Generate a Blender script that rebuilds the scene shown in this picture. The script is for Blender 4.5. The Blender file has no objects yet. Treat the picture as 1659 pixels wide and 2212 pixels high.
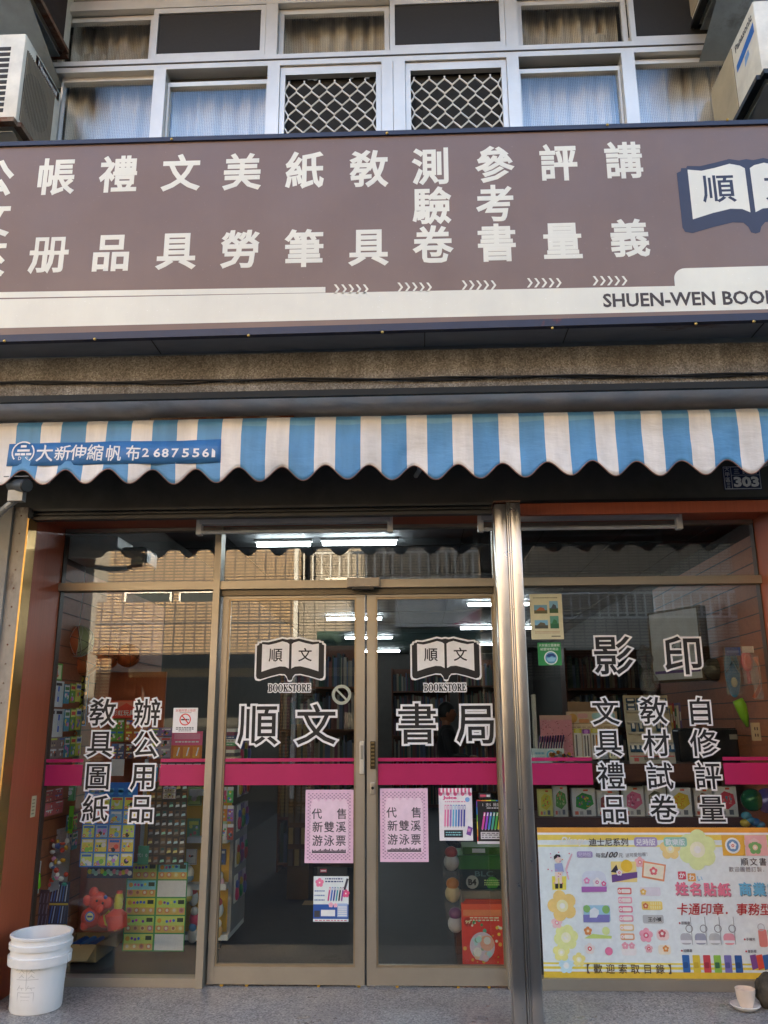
import bpy, bmesh, math, random
from mathutils import Vector, Matrix, noise as mnoise
random.seed(7)
scene = bpy.context.scene
COL = scene.collection
rad = math.radians

# ------------------------------------------------------------------ camera
CAM = Vector((0.0, -4.8, 1.345))
PITCH, YAW, ROLL = rad(14.2245), rad(2.3101), rad(-0.2809)
FPX, CU, CV = 1789.0, 829.5, 1106.0          # focal length and centre of the 1659 x 2212 view the measures were taken in
FWD = Vector((-math.sin(YAW) * math.cos(PITCH), math.cos(YAW) * math.cos(PITCH), math.sin(PITCH)))
_r0 = Vector((math.cos(YAW), math.sin(YAW), 0.0)); _u0 = _r0.cross(FWD)
RGT = _r0 * math.cos(ROLL) + _u0 * math.sin(ROLL)
UPV = -_r0 * math.sin(ROLL) + _u0 * math.cos(ROLL)
cd = bpy.data.cameras.new('camera'); cam = bpy.data.objects.new('camera', cd); COL.objects.link(cam)
cd.sensor_fit = 'VERTICAL'; cd.sensor_height = 24.0; cd.lens = FPX / 2212.0 * 24.0
cd.clip_start = 0.05; cd.clip_end = 500.0
cam.matrix_world = Matrix(((RGT.x, UPV.x, -FWD.x, CAM.x), (RGT.y, UPV.y, -FWD.y, CAM.y), (RGT.z, UPV.z, -FWD.z, CAM.z), (0, 0, 0, 1)))
scene.camera = cam

# ------------------------------------------------------------------ world, sun, exposure
SUN_EL, SUN_AZ = rad(24.0), rad(8.0)          # behind the shop, a little to the left
w = bpy.data.worlds.new('World'); scene.world = w; w.use_nodes = True
nt = w.node_tree; bg = nt.nodes['Background']; sky = nt.nodes.new('ShaderNodeTexSky')
sky.sky_type = 'NISHITA'; sky.sun_disc = False; sky.sun_elevation = SUN_EL; sky.sun_rotation = -SUN_AZ
sky.air_density = 1.0; sky.dust_density = 2.0; sky.ozone_density = 1.0
nt.links.new(sky.outputs[0], bg.inputs[0]); bg.inputs[1].default_value = 0.15
sd = bpy.data.lights.new('sun', 'SUN'); sun = bpy.data.objects.new('sun', sd); COL.objects.link(sun)
sd.energy = 5.0; sd.angle = rad(0.6); sd.color = (1.0, 0.80, 0.55)
_to_sun = Vector((-math.sin(SUN_AZ) * math.cos(SUN_EL), math.cos(SUN_AZ) * math.cos(SUN_EL), math.sin(SUN_EL)))
sun.rotation_euler = _to_sun.to_track_quat('Z', 'Y').to_euler()
sun.location = _to_sun * 60
vs = scene.view_settings
vs.view_transform = 'Standard'; vs.look = 'None'; vs.exposure = 2.80; vs.gamma = 1.0; vs.use_curve_mapping = False
try:
    scene.cycles.max_bounces = 10; scene.cycles.transparent_max_bounces = 24; scene.cycles.glossy_bounces = 5
    scene.cycles.sample_clamp_indirect = 6.0; scene.cycles.caustics_reflective = False
except Exception: pass

# ------------------------------------------------------------------ measuring: a pixel of the photo to the point where its ray meets the plane y = Y
def at(u, v, Y=0.0):
    d = RGT * ((u - CU) / FPX) - UPV * ((v - CV) / FPX) + FWD
    return CAM + d * ((Y - CAM.y) / d.y)
def ax(u, v, Y=0.0): return at(u, v, Y).x
def az(u, v, Y=0.0): return at(u, v, Y).z
def atx(u, v, X):                              # where the ray meets the plane x = X
    d = RGT * ((u - CU) / FPX) - UPV * ((v - CV) / FPX) + FWD
    return CAM + d * ((X - CAM.x) / d.x)

# ------------------------------------------------------------------ materials
def lin(c):
    if isinstance(c, str):
        c = [int(c[i:i + 2], 16) / 255 for i in (0, 2, 4)]
    return tuple(x / 12.92 if x <= 0.04045 else ((x + 0.055) / 1.055) ** 2.4 for x in c)
_mc = {}
def N(nt, typ, **kw):
    n = nt.nodes.new(typ)
    for k, v in kw.items(): setattr(n, k, v)
    return n
def base_mat(name):
    m = bpy.data.materials.new(name); m.use_nodes = True
    return m, m.node_tree, m.node_tree.nodes['Principled BSDF']
def coords(nt, scale=(1, 1, 1)):
    tc = N(nt, 'ShaderNodeTexCoord'); mp = N(nt, 'ShaderNodeMapping'); mp.inputs['Scale'].default_value = scale
    nt.links.new(tc.outputs['Object'], mp.inputs[0]); return mp.outputs[0]
def noise(nt, vec, scale, detail=4, rough=0.6, dist=0):
    n = N(nt, 'ShaderNodeTexNoise'); n.inputs['Scale'].default_value = scale; n.inputs['Detail'].default_value = detail
    n.inputs['Roughness'].default_value = rough; n.inputs['Distortion'].default_value = dist
    nt.links.new(vec, n.inputs['Vector']); return n.outputs[0]
def ramp(nt, fac, stops):
    r = N(nt, 'ShaderNodeValToRGB'); e = r.color_ramp.elements
    while len(e) < len(stops): e.new(0.5)
    for el, (p, c) in zip(e, stops): el.position = p; el.color = (*c, 1) if len(c) == 3 else c
    nt.links.new(fac, r.inputs[0]); return r.outputs[0]
def mixc(nt, fac, a, b, mode='MIX'):
    m = N(nt, 'ShaderNodeMix', data_type='RGBA', blend_type=mode)
    for val, idx in ((fac, 0), (a, 6), (b, 7)):
        if hasattr(val, 'links'): nt.links.new(val, m.inputs[idx])
        elif idx == 0: m.inputs[0].default_value = val
        else: m.inputs[idx].default_value = (*val[:3], 1)
    return m.outputs[2]
def bump(nt, h, bs, strength=0.3, dist=0.01):
    b = N(nt, 'ShaderNodeBump'); b.inputs['Strength'].default_value = strength; b.inputs['Distance'].default_value = dist
    nt.links.new(h, b.inputs['Height']); nt.links.new(b.outputs[0], bs.inputs['Normal'])

def paint(c, rough=0.55, metal=0.0, var=0.10, scale=9.0, name=None, spec=0.5, bmp=0.0):
    """plain paint, print, plastic: the colour with a little uneven tone in it"""
    c = lin(c) if isinstance(c, str) else c
    key = ('p', tuple(round(x, 4) for x in c), rough, metal, var, scale, spec, bmp)
    if key in _mc: return _mc[key]
    m, nt, bs = base_mat(name or 'paint')
    v = coords(nt); n = noise(nt, v, scale, 5)
    lo = tuple(x * (1 - var) for x in c); hi = tuple(min(1, x * (1 + var)) for x in c)
    nt.links.new(ramp(nt, n, [(0.3, lo), (0.7, hi)]), bs.inputs['Base Color'])
    bs.inputs['Roughness'].default_value = rough; bs.inputs['Metallic'].default_value = metal
    bs.inputs['Specular IOR Level'].default_value = spec
    if bmp: bump(nt, noise(nt, v, scale * 6, 3), bs, bmp, 0.004)
    _mc[key] = m; return m
BOOST = 1.0
def P(c, rough=0.6):
    c = lin(c) if isinstance(c, str) else c
    return paint(tuple(min(0.82, x * BOOST) for x in c), rough, 0, 0.06, 30.0, 'print')

def m_pebble():
    m, nt, bs = base_mat('pebble_concrete'); v = coords(nt)
    vo = N(nt, 'ShaderNodeTexVoronoi'); vo.inputs['Scale'].default_value = 150; nt.links.new(v, vo.inputs['Vector'])
    peb = ramp(nt, vo.outputs['Color'], [(0.1, lin('6f685c')), (0.45, lin('8b867c')), (0.9, lin('b2aea4'))])
    big = ramp(nt, noise(nt, v, 3.0, 6, 0.65), [(0.3, (0.45, 0.42, 0.38)), (0.7, (1, 1, 1))])
    c = mixc(nt, 0.85, peb, big, 'MULTIPLY')
    st = ramp(nt, noise(nt, coords(nt, (9, 9, 0.8)), 1.0, 5), [(0.45, (0.5, 0.46, 0.42)), (0.62, (1, 1, 1))])
    c = mixc(nt, 0.6, c, st, 'MULTIPLY')
    nt.links.new(c, bs.inputs['Base Color']); bs.inputs['Roughness'].default_value = 0.85
    bump(nt, vo.outputs['Distance'], bs, 0.5, 0.006); return m
def m_stained(c, stain, name, scale=2.5, thr=(0.55, 0.72), rough=0.6, metal=0.0, stretch=(1, 1, 1), var=0.12):
    """painted metal or plaster with rust or dirt patches of their own shape"""
    m, nt, bs = base_mat(name); v = coords(nt, stretch)
    c = lin(c) if isinstance(c, str) else c; stain = lin(stain) if isinstance(stain, str) else stain
    n1 = noise(nt, v, scale * 5, 5)
    bc = ramp(nt, n1, [(0.3, tuple(x * (1 - var) for x in c)), (0.7, tuple(min(1, x * (1 + var)) for x in c))])
    n2 = noise(nt, v, scale, 8, 0.7)
    f = ramp(nt, n2, [(thr[0], (0, 0, 0)), (thr[1], (1, 1, 1))])
    sc = mixc(nt, n1, tuple(x * 0.55 for x in stain), stain)
    nt.links.new(mixc(nt, f, bc, sc), bs.inputs['Base Color'])
    bs.inputs['Roughness'].default_value = rough; bs.inputs['Metallic'].default_value = metal
    bump(nt, n2, bs, 0.15, 0.01); return m
def m_signface(c, name='sign_vinyl'):
    """printed sheet that has stood in the weather: blotchy fading, rain streaks, specks"""
    m, nt, bs = base_mat(name); c = lin(c)
    fade = ramp(nt, noise(nt, coords(nt, (0.9, 1, 0.9)), 1.1, 6, 0.65), [(0.32, tuple(x * .90 for x in c)), (0.72, (c[0] * 1.10, c[1] * 1.12, c[2] * 1.10))])
    st = ramp(nt, noise(nt, coords(nt, (7, 1, 0.4)), 1.3, 7, 0.7), [(0.42, (.84, .83, .82)), (0.60, (1, 1, 1))])
    col = mixc(nt, 0.12, fade, st, 'MULTIPLY')
    sp = ramp(nt, noise(nt, coords(nt), 90, 2, 0.5), [(0.70, (0, 0, 0)), (0.74, (1, 1, 1))])
    fr_ = N(nt, 'ShaderNodeMath', operation='MULTIPLY'); fr_.inputs[1].default_value = 0.35; nt.links.new(sp, fr_.inputs[0])
    col = mixc(nt, fr_.outputs[0], col, tuple(min(1, x * 1.9) for x in c))
    nt.links.new(col, bs.inputs['Base Color'])
    nt.links.new(ramp(nt, noise(nt, coords(nt), 3, 5), [(0.3, (0.32,) * 3), (0.7, (0.48,) * 3)]), bs.inputs['Roughness'])
    bump(nt, noise(nt, coords(nt, (1, 1, 1)), 0.9, 2), bs, 0.25, 0.03); return m
def m_alu(c='aba495', rough=0.42, name='bronze_aluminium'):
    m, nt, bs = base_mat(name); v = coords(nt, (1, 1, 1))
    n = noise(nt, coords(nt, (3, 3, 60)), 3.0, 4); big = noise(nt, v, 2.2, 6, 0.65)
    c = lin(c)
    cc = ramp(nt, big, [(0.3, tuple(x * 0.82 for x in c)), (0.7, c)])
    nt.links.new(cc, bs.inputs['Base Color']); bs.inputs['Metallic'].default_value = 0.62
    nt.links.new(ramp(nt, n, [(0.2, (rough - 0.05,) * 3), (0.8, (rough + 0.09,) * 3)]), bs.inputs['Roughness']); return m
def m_stainless():
    m, nt, bs = base_mat('stainless_steel'); v = coords(nt, (3, 3, 2.0))
    bs.inputs['Base Color'].default_value = (0.50, 0.48, 0.44, 1); bs.inputs['Metallic'].default_value = 1.0
    nt.links.new(ramp(nt, noise(nt, coords(nt, (1, 1, 1)), 14, 6), [(0.3, (0.27,) * 3), (0.75, (0.33,) * 3)]), bs.inputs['Roughness'])
    bump(nt, noise(nt, v, 1.4, 1, 0.5, 0.8), bs, 0.09, 0.02); return m
def m_wood(c, name='board', sc=(14, 14, 0.9), rough=0.5, con=0.22):
    m, nt, bs = base_mat(name); v = coords(nt, sc); c = lin(c)
    n = noise(nt, v, 3.0, 6, 0.6, 0.6)
    nt.links.new(ramp(nt, n, [(0.3, tuple(x * (1 - con) for x in c)), (0.7, tuple(min(1, x * (1 + con)) for x in c))]), bs.inputs['Base Color'])
    bs.inputs['Roughness'].default_value = rough; bump(nt, n, bs, 0.06, 0.003); return m
def m_terrazzo():
    m, nt, bs = base_mat('terrazzo'); v = coords(nt)
    vo = N(nt, 'ShaderNodeTexVoronoi'); vo.inputs['Scale'].default_value = 130; nt.links.new(v, vo.inputs['Vector'])
    a = ramp(nt, vo.outputs['Color'], [(0.05, lin('5d5a58')), (0.4, lin('8d8984')), (0.8, lin('b3ada6')), (1, lin('d2ccc4'))])
    b = ramp(nt, noise(nt, v, 2.2, 7, 0.7), [(0.3, (0.72, 0.70, 0.69)), (0.7, (1, 1, 1))])
    nt.links.new(mixc(nt, 0.8, a, b, 'MULTIPLY'), bs.inputs['Base Color'])
    nt.links.new(ramp(nt, noise(nt, v, 5, 5), [(0.3, (0.25,) * 3), (0.7, (0.48,) * 3)]), bs.inputs['Roughness']); return m
def m_glass(tint=0.96, ior=1.53, wav=0.0022, name='window_glass'):
    m = bpy.data.materials.new(name); m.use_nodes = True; nt = m.node_tree; nt.nodes.remove(nt.nodes['Principled BSDF'])
    out = nt.nodes['Material Output']
    tr = N(nt, 'ShaderNodeBsdfTransparent'); tr.inputs[0].default_value = (tint * 0.97, tint, tint * 0.985, 1)
    gl = N(nt, 'ShaderNodeBsdfGlossy'); gl.inputs['Roughness'].default_value = 0.0; gl.inputs[0].default_value = (1, 1, 1, 1)
    fr = N(nt, 'ShaderNodeFresnel'); fr.inputs['IOR'].default_value = ior
    geo = N(nt, 'ShaderNodeNewGeometry')     # a thin sheet reflects as much from its back as from its front
    iv = N(nt, 'ShaderNodeMapRange'); iv.inputs['To Min'].default_value = ior; iv.inputs['To Max'].default_value = 1.0 / ior
    nt.links.new(geo.outputs['Backfacing'], iv.inputs['Value']); nt.links.new(iv.outputs[0], fr.inputs['IOR'])
    bp = N(nt, 'ShaderNodeBump'); bp.inputs['Strength'].default_value = wav; bp.inputs['Distance'].default_value = 0.05
    nt.links.new(noise(nt, coords(nt, (1, 1, 1)), 2.6, 1), bp.inputs['Height'])
    nt.links.new(bp.outputs[0], gl.inputs['Normal'])
    mx = N(nt, 'ShaderNodeMixShader'); nt.links.new(fr.outputs[0], mx.inputs[0])
    nt.links.new(tr.outputs[0], mx.inputs[1]); nt.links.new(gl.outputs[0], mx.inputs[2])
    nt.links.new(mx.outputs[0], out.inputs[0]); return m
def m_ribglass():
    """figured glass: fine ribs both ways, part mirror, part see-through"""
    m = bpy.data.materials.new('figured_glass'); m.use_nodes = True; nt = m.node_tree; nt.nodes.remove(nt.nodes['Principled BSDF'])
    out = nt.nodes['Material Output']; hs = []
    for vec in ('X', 'Z'):
        wv = N(nt, 'ShaderNodeTexWave'); wv.bands_direction = vec; wv.inputs['Scale'].default_value = 30.0
        nt.links.new(coords(nt), wv.inputs['Vector']); hs.append(wv.outputs[1])
    ad = N(nt, 'ShaderNodeMath', operation='ADD'); nt.links.new(hs[0], ad.inputs[0]); nt.links.new(hs[1], ad.inputs[1])
    gl = N(nt, 'ShaderNodeBsdfGlossy'); gl.inputs['Roughness'].default_value = 0.10; gl.inputs[0].default_value = (0.95, 0.97, 1, 1)
    bp = N(nt, 'ShaderNodeBump'); bp.inputs['Strength'].default_value = 0.10; bp.inputs['Distance'].default_value = 0.002
    nt.links.new(ad.outputs[0], bp.inputs['Height']); nt.links.new(bp.outputs[0], gl.inputs['Normal'])
    tr = N(nt, 'ShaderNodeBsdfTransparent')
    nt.links.new(ramp(nt, ad.outputs[0], [(0.0, (0.70, 0.71, 0.72)), (1.0, (0.97, 0.98, 0.98))]), tr.inputs[0])
    mx = N(nt, 'ShaderNodeMixShader'); mx.inputs[0].default_value = 0.13
    nt.links.new(tr.outputs[0], mx.inputs[1]); nt.links.new(gl.outputs[0], mx.inputs[2]); nt.links.new(mx.outputs[0], out.inputs[0]); return m
def m_film(tint='e8ecee', amount=0.30, rough=0.12, name='clear_plastic'):
    key = ('film', tint, amount, rough)
    if key in _mc: return _mc[key]
    m = bpy.data.materials.new(name); m.use_nodes = True; nt = m.node_tree; bs = nt.nodes['Principled BSDF']; out = nt.nodes['Material Output']
    bs.inputs['Base Color'].default_value = (*lin(tint), 1); bs.inputs['Roughness'].default_value = rough
    tr = N(nt, 'ShaderNodeBsdfTransparent'); mx = N(nt, 'ShaderNodeMixShader'); mx.inputs[0].default_value = amount
    bump(nt, noise(nt, coords(nt), 38, 3, 0.7, 1.0), bs, 0.9, 0.02)
    nt.links.new(tr.outputs[0], mx.inputs[1]); nt.links.new(bs.outputs[0], mx.inputs[2]); nt.links.new(mx.outputs[0], out.inputs[0])
    _mc[key] = m; return m
def m_emit(c, s, name='lit_tube'):
    m, nt, bs = base_mat(name); bs.inputs['Emission Color'].default_value = (*c, 1); bs.inputs['Emission Strength'].default_value = s
    bs.inputs['Base Color'].default_value = (0.8, 0.8, 0.8, 1); return m
def m_tile(c, grout, wd, ht, mortar=0.006, name='wall_tile', axis='xz'):
    m, nt, bs = base_mat(name)
    tc = N(nt, 'ShaderNodeTexCoord'); sp = N(nt, 'ShaderNodeSeparateXYZ'); cb = N(nt, 'ShaderNodeCombineXYZ')
    nt.links.new(tc.outputs['Object'], sp.inputs[0]); nt.links.new(sp.outputs[0], cb.inputs[0]); nt.links.new(sp.outputs[2], cb.inputs[1])
    b = N(nt, 'ShaderNodeTexBrick'); b.offset = 0.0; b.squash = 1.0
    nt.links.new(cb.outputs[0], b.inputs['Vector'])
    c = lin(c); g = lin(grout)
    b.inputs['Color1'].default_value = (*[x * 0.9 for x in c], 1); b.inputs['Color2'].default_value = (*[min(1, x * 1.08) for x in c], 1)
    b.inputs['Mortar'].default_value = (*g, 1); b.inputs['Scale'].default_value = 1.0
    b.inputs['Mortar Size'].default_value = mortar; b.inputs['Brick Width'].default_value = wd; b.inputs['Row Height'].default_value = ht
    nt.links.new(mixc(nt, 0.5, b.outputs[0], ramp(nt, noise(nt, tc.outputs['Object'], 1.3, 6), [(0.3, (0.75, 0.72, 0.7)), (0.7, (1, 1, 1))]), 'MULTIPLY'), bs.inputs['Base Color'])
    bs.inputs['Roughness'].default_value = 0.45; return m
def m_fabric(c, name='awning_canvas', dirt=0.30):
    m, nt, bs = base_mat(name); c = lin(c)
    st = noise(nt, coords(nt, (7, 7, 1.2)), 1.5, 6, 0.6)
    bl = noise(nt, coords(nt), 5.0, 6, 0.7)
    col = mixc(nt, dirt, c, ramp(nt, bl, [(0.35, (0.42, 0.38, 0.33)), (0.6, (0.9, 0.9, 0.9))]), 'MULTIPLY')
    col = mixc(nt, 0.42, col, ramp(nt, st, [(0.4, tuple(x * 0.72 for x in c)), (0.6, tuple(min(1, x * 1.12) for x in c))]))
    nt.links.new(col, bs.inputs['Base Color']); bs.inputs['Roughness'].default_value = 0.55
    bump(nt, noise(nt, coords(nt, (3, 3, 9)), 3.0, 3), bs, 0.22, 0.02); return m

M = dict(
    pebble=m_pebble(), glass=m_glass(), rib=m_ribglass(), alu=m_alu(), alu2=m_alu('dcdad4', 0.42, 'window_aluminium'), steel=m_stainless(), terrazzo=m_terrazzo(),
    red=m_wood('aa5636', 'red_brown_board', (30, 30, 0.5), 0.45, 0.10), wood=m_wood('5d3320', 'shelf_wood', (0.9, 14, 14), 0.5, 0.2),
    slat=m_wood('9c5c3c', 'slat_board', (0.8, 8, 14), 0.5, 0.15),
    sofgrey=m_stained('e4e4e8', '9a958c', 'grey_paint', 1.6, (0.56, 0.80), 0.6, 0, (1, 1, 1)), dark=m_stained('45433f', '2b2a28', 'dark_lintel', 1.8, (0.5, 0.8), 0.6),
    bluegrey=m_stained('7c8590', '5c3320', 'sheet_metal', 1.1, (0.60, 0.70), 0.5, 0.2, (1, 3, 3)),
    rust=m_stained('7a6a58', '6b3416', 'rusty_steel', 9, (0.42, 0.6), 0.75, 0.2), acwhite=m_stained('d9d6c8', '8a5526', 'ac_paint', 2.2, (0.66, 0.78), 0.45),
    galv=m_stained('8f9698', '5a4a3c', 'galvanised', 2.2, (0.58, 0.78), 0.5, 0.35), black=paint('101010', 0.45), white=paint('dcdcd8', 0.4),
    navy=m_stained('1d2740', '742b22', 'navy_trim', 2.0, (0.66, 0.72), 0.5), track=m_stained('8d877d', '54351e', 'track_steel', 7, (0.52, 0.70), 0.6, 0.15, (1, 1, 0.6)),
    floor_in=m_stained('2c2c2b', '222221', 'floor_tile', 2, (0.4, 0.8), 0.62), ceil=paint('76797c', 0.7), wallin=paint('4a4744', 0.8),
    plaster=m_stained('8d8a83', '5d5850', 'plaster', 1.5, (0.5, 0.8), 0.85), asphalt=paint((0.075, 0.073, 0.072), 0.9, 0, 0.3, 40, 'asphalt'),
    blue=m_fabric('5590be', 'blue_canvas', 0.12), cream=m_fabric('e4e0da', 'white_canvas', 0.2), pale=m_fabric('6a9fc2', 'faded_canvas', 0.2),
    trimbrown=paint('8f6a5e', 0.8, 0, .3, 20), cream2=m_signface('dedbcc', 'sign_print'), ink=P('141416'), wht=P('f2f1ec'), magenta=paint('b0265c', 0.35, 0, 0.06, 6),
    tube=m_emit((0.86, 0.93, 1.0), 8.0), signbg=m_signface('745e55'),
    card=paint('a98e63', 0.8, 0, 0.1), film=m_film('e8ecee', 0.13, 0.12), film2=m_film('f2f4f6', 0.07, 0.08), curtain=paint('d6cdbb', 0.9, 0, 0.06),
)

# ------------------------------------------------------------------ building blocks
WL = {}
class MB:
    """collects faces with materials and links them as ONE mesh object"""
    def __init__(s): s.v = []; s.f = []; s.m = []; s.slots = []
    def mi(s, m):
        if isinstance(m, str): m = M[m]
        if m not in s.slots: s.slots.append(m)
        return s.slots.index(m)
    def add(s, vs, fs, m):
        o = len(s.v); i = s.mi(m); s.v += [tuple(p) for p in vs]
        for f in fs: s.f.append(tuple(o + k for k in f)); s.m.append(i)
        return s
    def quad(s, a, b, c, d, m): return s.add([a, b, c, d], [(0, 1, 2, 3)], m)
    def box(s, x0, x1, y0, y1, z0, z1, m):
        if x0 > x1: x0, x1 = x1, x0
        if y0 > y1: y0, y1 = y1, y0
        if z0 > z1: z0, z1 = z1, z0
        vs = [(x, y, z) for z in (z0, z1) for y in (y0, y1) for x in (x0, x1)]
        return s.add(vs, [(0, 2, 3, 1), (4, 5, 7, 6), (0, 1, 5, 4), (2, 6, 7, 3), (0, 4, 6, 2), (1, 3, 7, 5)], m)
    def obox(s, c, hx, hy, hz, rot, m):
        R = rot if isinstance(rot, Matrix) else Matrix.Rotation(rot, 3, 'Z')
        t = MB(); t.box(-hx, hx, -hy, hy, -hz, hz, m)
        c = Vector(c); return s.add([c + R @ Vector(p) for p in t.v], t.f, m)
    def rbox(s, x0, x1, y0, y1, z0, z1, r, m, n=2):
        """box with rounded edges"""
        bm = bmesh.new(); bmesh.ops.create_cube(bm, size=1)
        for vv in bm.verts:
            vv.co = Vector(((x0 + x1) / 2 + vv.co.x * (x1 - x0), (y0 + y1) / 2 + vv.co.y * (y1 - y0), (z0 + z1) / 2 + vv.co.z * (z1 - z0)))
        bmesh.ops.bevel(bm, geom=bm.edges[:], offset=r, segments=n, affect='EDGES', profile=0.5)
        bm.verts.index_update(); vs = [tuple(q.co) for q in bm.verts]; fs = [[q.index for q in f.verts] for f in bm.faces]; bm.free()
        return s.add(vs, fs, m)
    def tube(s, pts, r, m, n=8, cap=True):
        pts = [Vector(p) for p in pts]; vs = []; k = len(pts)
        up = Vector((0, 0, 1))
        for i, p in enumerate(pts):
            t = (pts[min(i + 1, k - 1)] - pts[max(i - 1, 0)]).normalized()
            a = t.cross(up if abs(t.z) < 0.9 else Vector((1, 0, 0))).normalized(); b = t.cross(a)
            rr = r[i] if isinstance(r, (list, tuple)) else r
            vs += [p + (a * math.cos(2 * math.pi * j / n) + b * math.sin(2 * math.pi * j / n)) * rr for j in range(n)]
        fs = [(i * n + j, (i + 1) * n + j, (i + 1) * n + (j + 1) % n, i * n + (j + 1) % n) for i in range(k - 1) for j in range(n)]
        if cap: fs += [tuple(range(n)), tuple(reversed(range((k - 1) * n, k * n)))]
        return s.add(vs, fs, m)
    def lathe(s, prof, c, m, n=40, axis='Z'):
        c = Vector(c); vs = []
        for r, z in prof:
            for j in range(n):
                a = 2 * math.pi * j / n; p = Vector((r * math.cos(a), r * math.sin(a), z))
                if axis == 'Y': p = Vector((p.x, p.z, p.y))
                if axis == 'X': p = Vector((p.z, p.x, p.y))
                vs.append(c + p)
        fs = [(i * n + j, i * n + (j + 1) % n, (i + 1) * n + (j + 1) % n, (i + 1) * n + j) for i in range(len(prof) - 1) for j in range(n)]
        return s.add(vs, fs, m)
    def ball(s, c, rx, ry, rz, m, n=16, k=10):
        prof = [(math.sin(math.pi * i / k), -math.cos(math.pi * i / k)) for i in range(k + 1)]
        t = MB(); t.lathe([(max(r, 1e-3), z) for r, z in prof], (0, 0, 0), m, n)
        return s.add([(c[0] + p[0] * rx, c[1] + p[1] * ry, c[2] + p[2] * rz) for p in t.v], t.f, m)
    def prism(s, poly, y0, y1, m):
        """outline in x, z pulled from y0 to y1"""
        k = len(poly); vs = [(p[0], y0, p[1]) for p in poly] + [(p[0], y1, p[1]) for p in poly]
        return s.add(vs, [tuple(range(k)), tuple(reversed(range(k, 2 * k)))] + [(i, (i + 1) % k, (i + 1) % k + k, i + k) for i in range(k)], m)
    def build(s, name, parent=None, smooth=False, mat=None, base=None):
        me = bpy.data.meshes.new(name)
        if parent is not None and base is None: O = WL[parent.name]
        elif base is not None: O = Vector(base)
        else:
            xs, ys, zs = zip(*s.v); O = Vector(((min(xs) + max(xs)) / 2, (min(ys) + max(ys)) / 2, min(zs)))
        me.from_pydata([(p[0] - O.x, p[1] - O.y, p[2] - O.z) for p in s.v], [], s.f)
        for m in s.slots: me.materials.append(m)
        me.polygons.foreach_set('material_index', s.m)
        bm = bmesh.new(); bm.from_mesh(me); bmesh.ops.recalc_face_normals(bm, faces=bm.faces[:]) if s.fixn else None
        bm.to_mesh(me); bm.free()
        if smooth:
            me.polygons.foreach_set('use_smooth', [True] * len(me.polygons))
            if smooth != 'all': me.set_sharp_from_angle(angle=rad(38))
        me.update()
        o = bpy.data.objects.new(name, me); COL.objects.link(o); WL[o.name] = O
        if parent is not None: o.parent = parent; o.location = O - WL[parent.name]
        else: o.location = O
        return o
    fixn = True
def tag(o, label, cat, group=None, kind=None):
    if label: o['label'] = label
    if cat: o['category'] = cat
    if group: o['group'] = group
    if kind: o['kind'] = kind
    return o
def thing(name, label, cat, loc, group=None):
    o = bpy.data.objects.new(name, None); COL.objects.link(o); o.location = loc; o.empty_display_size = 0.1
    WL[o.name] = Vector(loc); return tag(o, label, cat, group)
def structure(name, mb, **k):
    o = mb.build(name, **k); o['kind'] = 'structure'; return o

# ------------------------------------------------------------------ lettering
_gc = {}
def _curve_mesh(body, bevel, res):
    cu = bpy.data.curves.new('lettering', 'FONT'); cu.body = body; cu.size = 1.0; cu.resolution_u = 2
    cu.bevel_depth = bevel; cu.bevel_resolution = res; cu.align_x = 'LEFT'
    ob = bpy.data.objects.new('lettering', cu); COL.objects.link(ob)
    me = bpy.data.meshes.new_from_object(ob.evaluated_get(bpy.context.evaluated_depsgraph_get()))
    vs = [tuple(v.co) for v in me.vertices]; fs = [tuple(p.vertices) for p in me.polygons]
    bpy.data.objects.remove(ob); bpy.data.curves.remove(cu); bpy.data.meshes.remove(me)
    return vs, fs
def _bb(vs):
    xs = [p[0] for p in vs]; ys = [p[1] for p in vs]; return min(xs), max(xs), min(ys), max(ys)
def glyph(ch, bevel=0.0, res=1):
    """one full-width character, its em square centred on the origin and one unit wide"""
    k = (ch, bevel, res)
    if k not in _gc:
        if 'em' not in _gc:
            b = _bb(_curve_mesh('國', 0, 1)[0]); _gc['em'] = ((b[0] + b[1]) / 2, (b[2] + b[3]) / 2, (b[1] - b[0]) / 0.86)
        cx, cy, em = _gc['em']; vs, fs = _curve_mesh(ch, bevel * em, res)
        zs = [p[2] for p in vs] or [0]; zr = max(max(zs), 1e-6)
        _gc[k] = ([((p[0] - cx) / em, (p[1] - cy) / em, p[2] / zr) for p in vs], fs)
    return _gc[k]
def word(s, bevel=0.0, res=1):
    """a run of Latin letters or figures, box -0.5 .. 0.5 both ways"""
    k = ('w', s, bevel, res)
    if k not in _gc:
        b = _bb(_curve_mesh(s, 0, 1)[0]); vs, fs = _curve_mesh(s, bevel * (b[3] - b[2]), res); zr = max(max([p[2] for p in vs]), 1e-6)
        _gc[k] = ([((p[0] - (b[0] + b[1]) / 2) / (b[1] - b[0]), (p[1] - (b[2] + b[3]) / 2) / (b[3] - b[2]), p[2] / zr) for p in vs], fs)
    return _gc[k]
TH = 0.00035
class Plane:
    """a flat sheet in space: origin, unit axes across and up; the normal looks out of the printed side"""
    def __init__(s, o, a=(1, 0, 0), b=(0, 0, 1)):
        s.o = Vector(o); s.a = Vector(a).normalized(); s.b = Vector(b).normalized(); s.n = s.a.cross(s.b)
    def p(s, x, y, h=0): return s.o + s.a * x + s.b * y + s.n * h
def put(mb, g, pl, cx, cy, w, h, m, lift, thick=TH, rot=0.0, shear=0.0):
    c, sn = math.cos(rot), math.sin(rot); out = []
    for x, y, z in g[0]:
        x2, y2 = (x + y * shear) * w, y * h
        out.append(pl.p(cx + x2 * c - y2 * sn, cy + x2 * sn + y2 * c, lift + (z + 1) * 0.5 * thick))
    mb.add(out, g[1], m)
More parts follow.
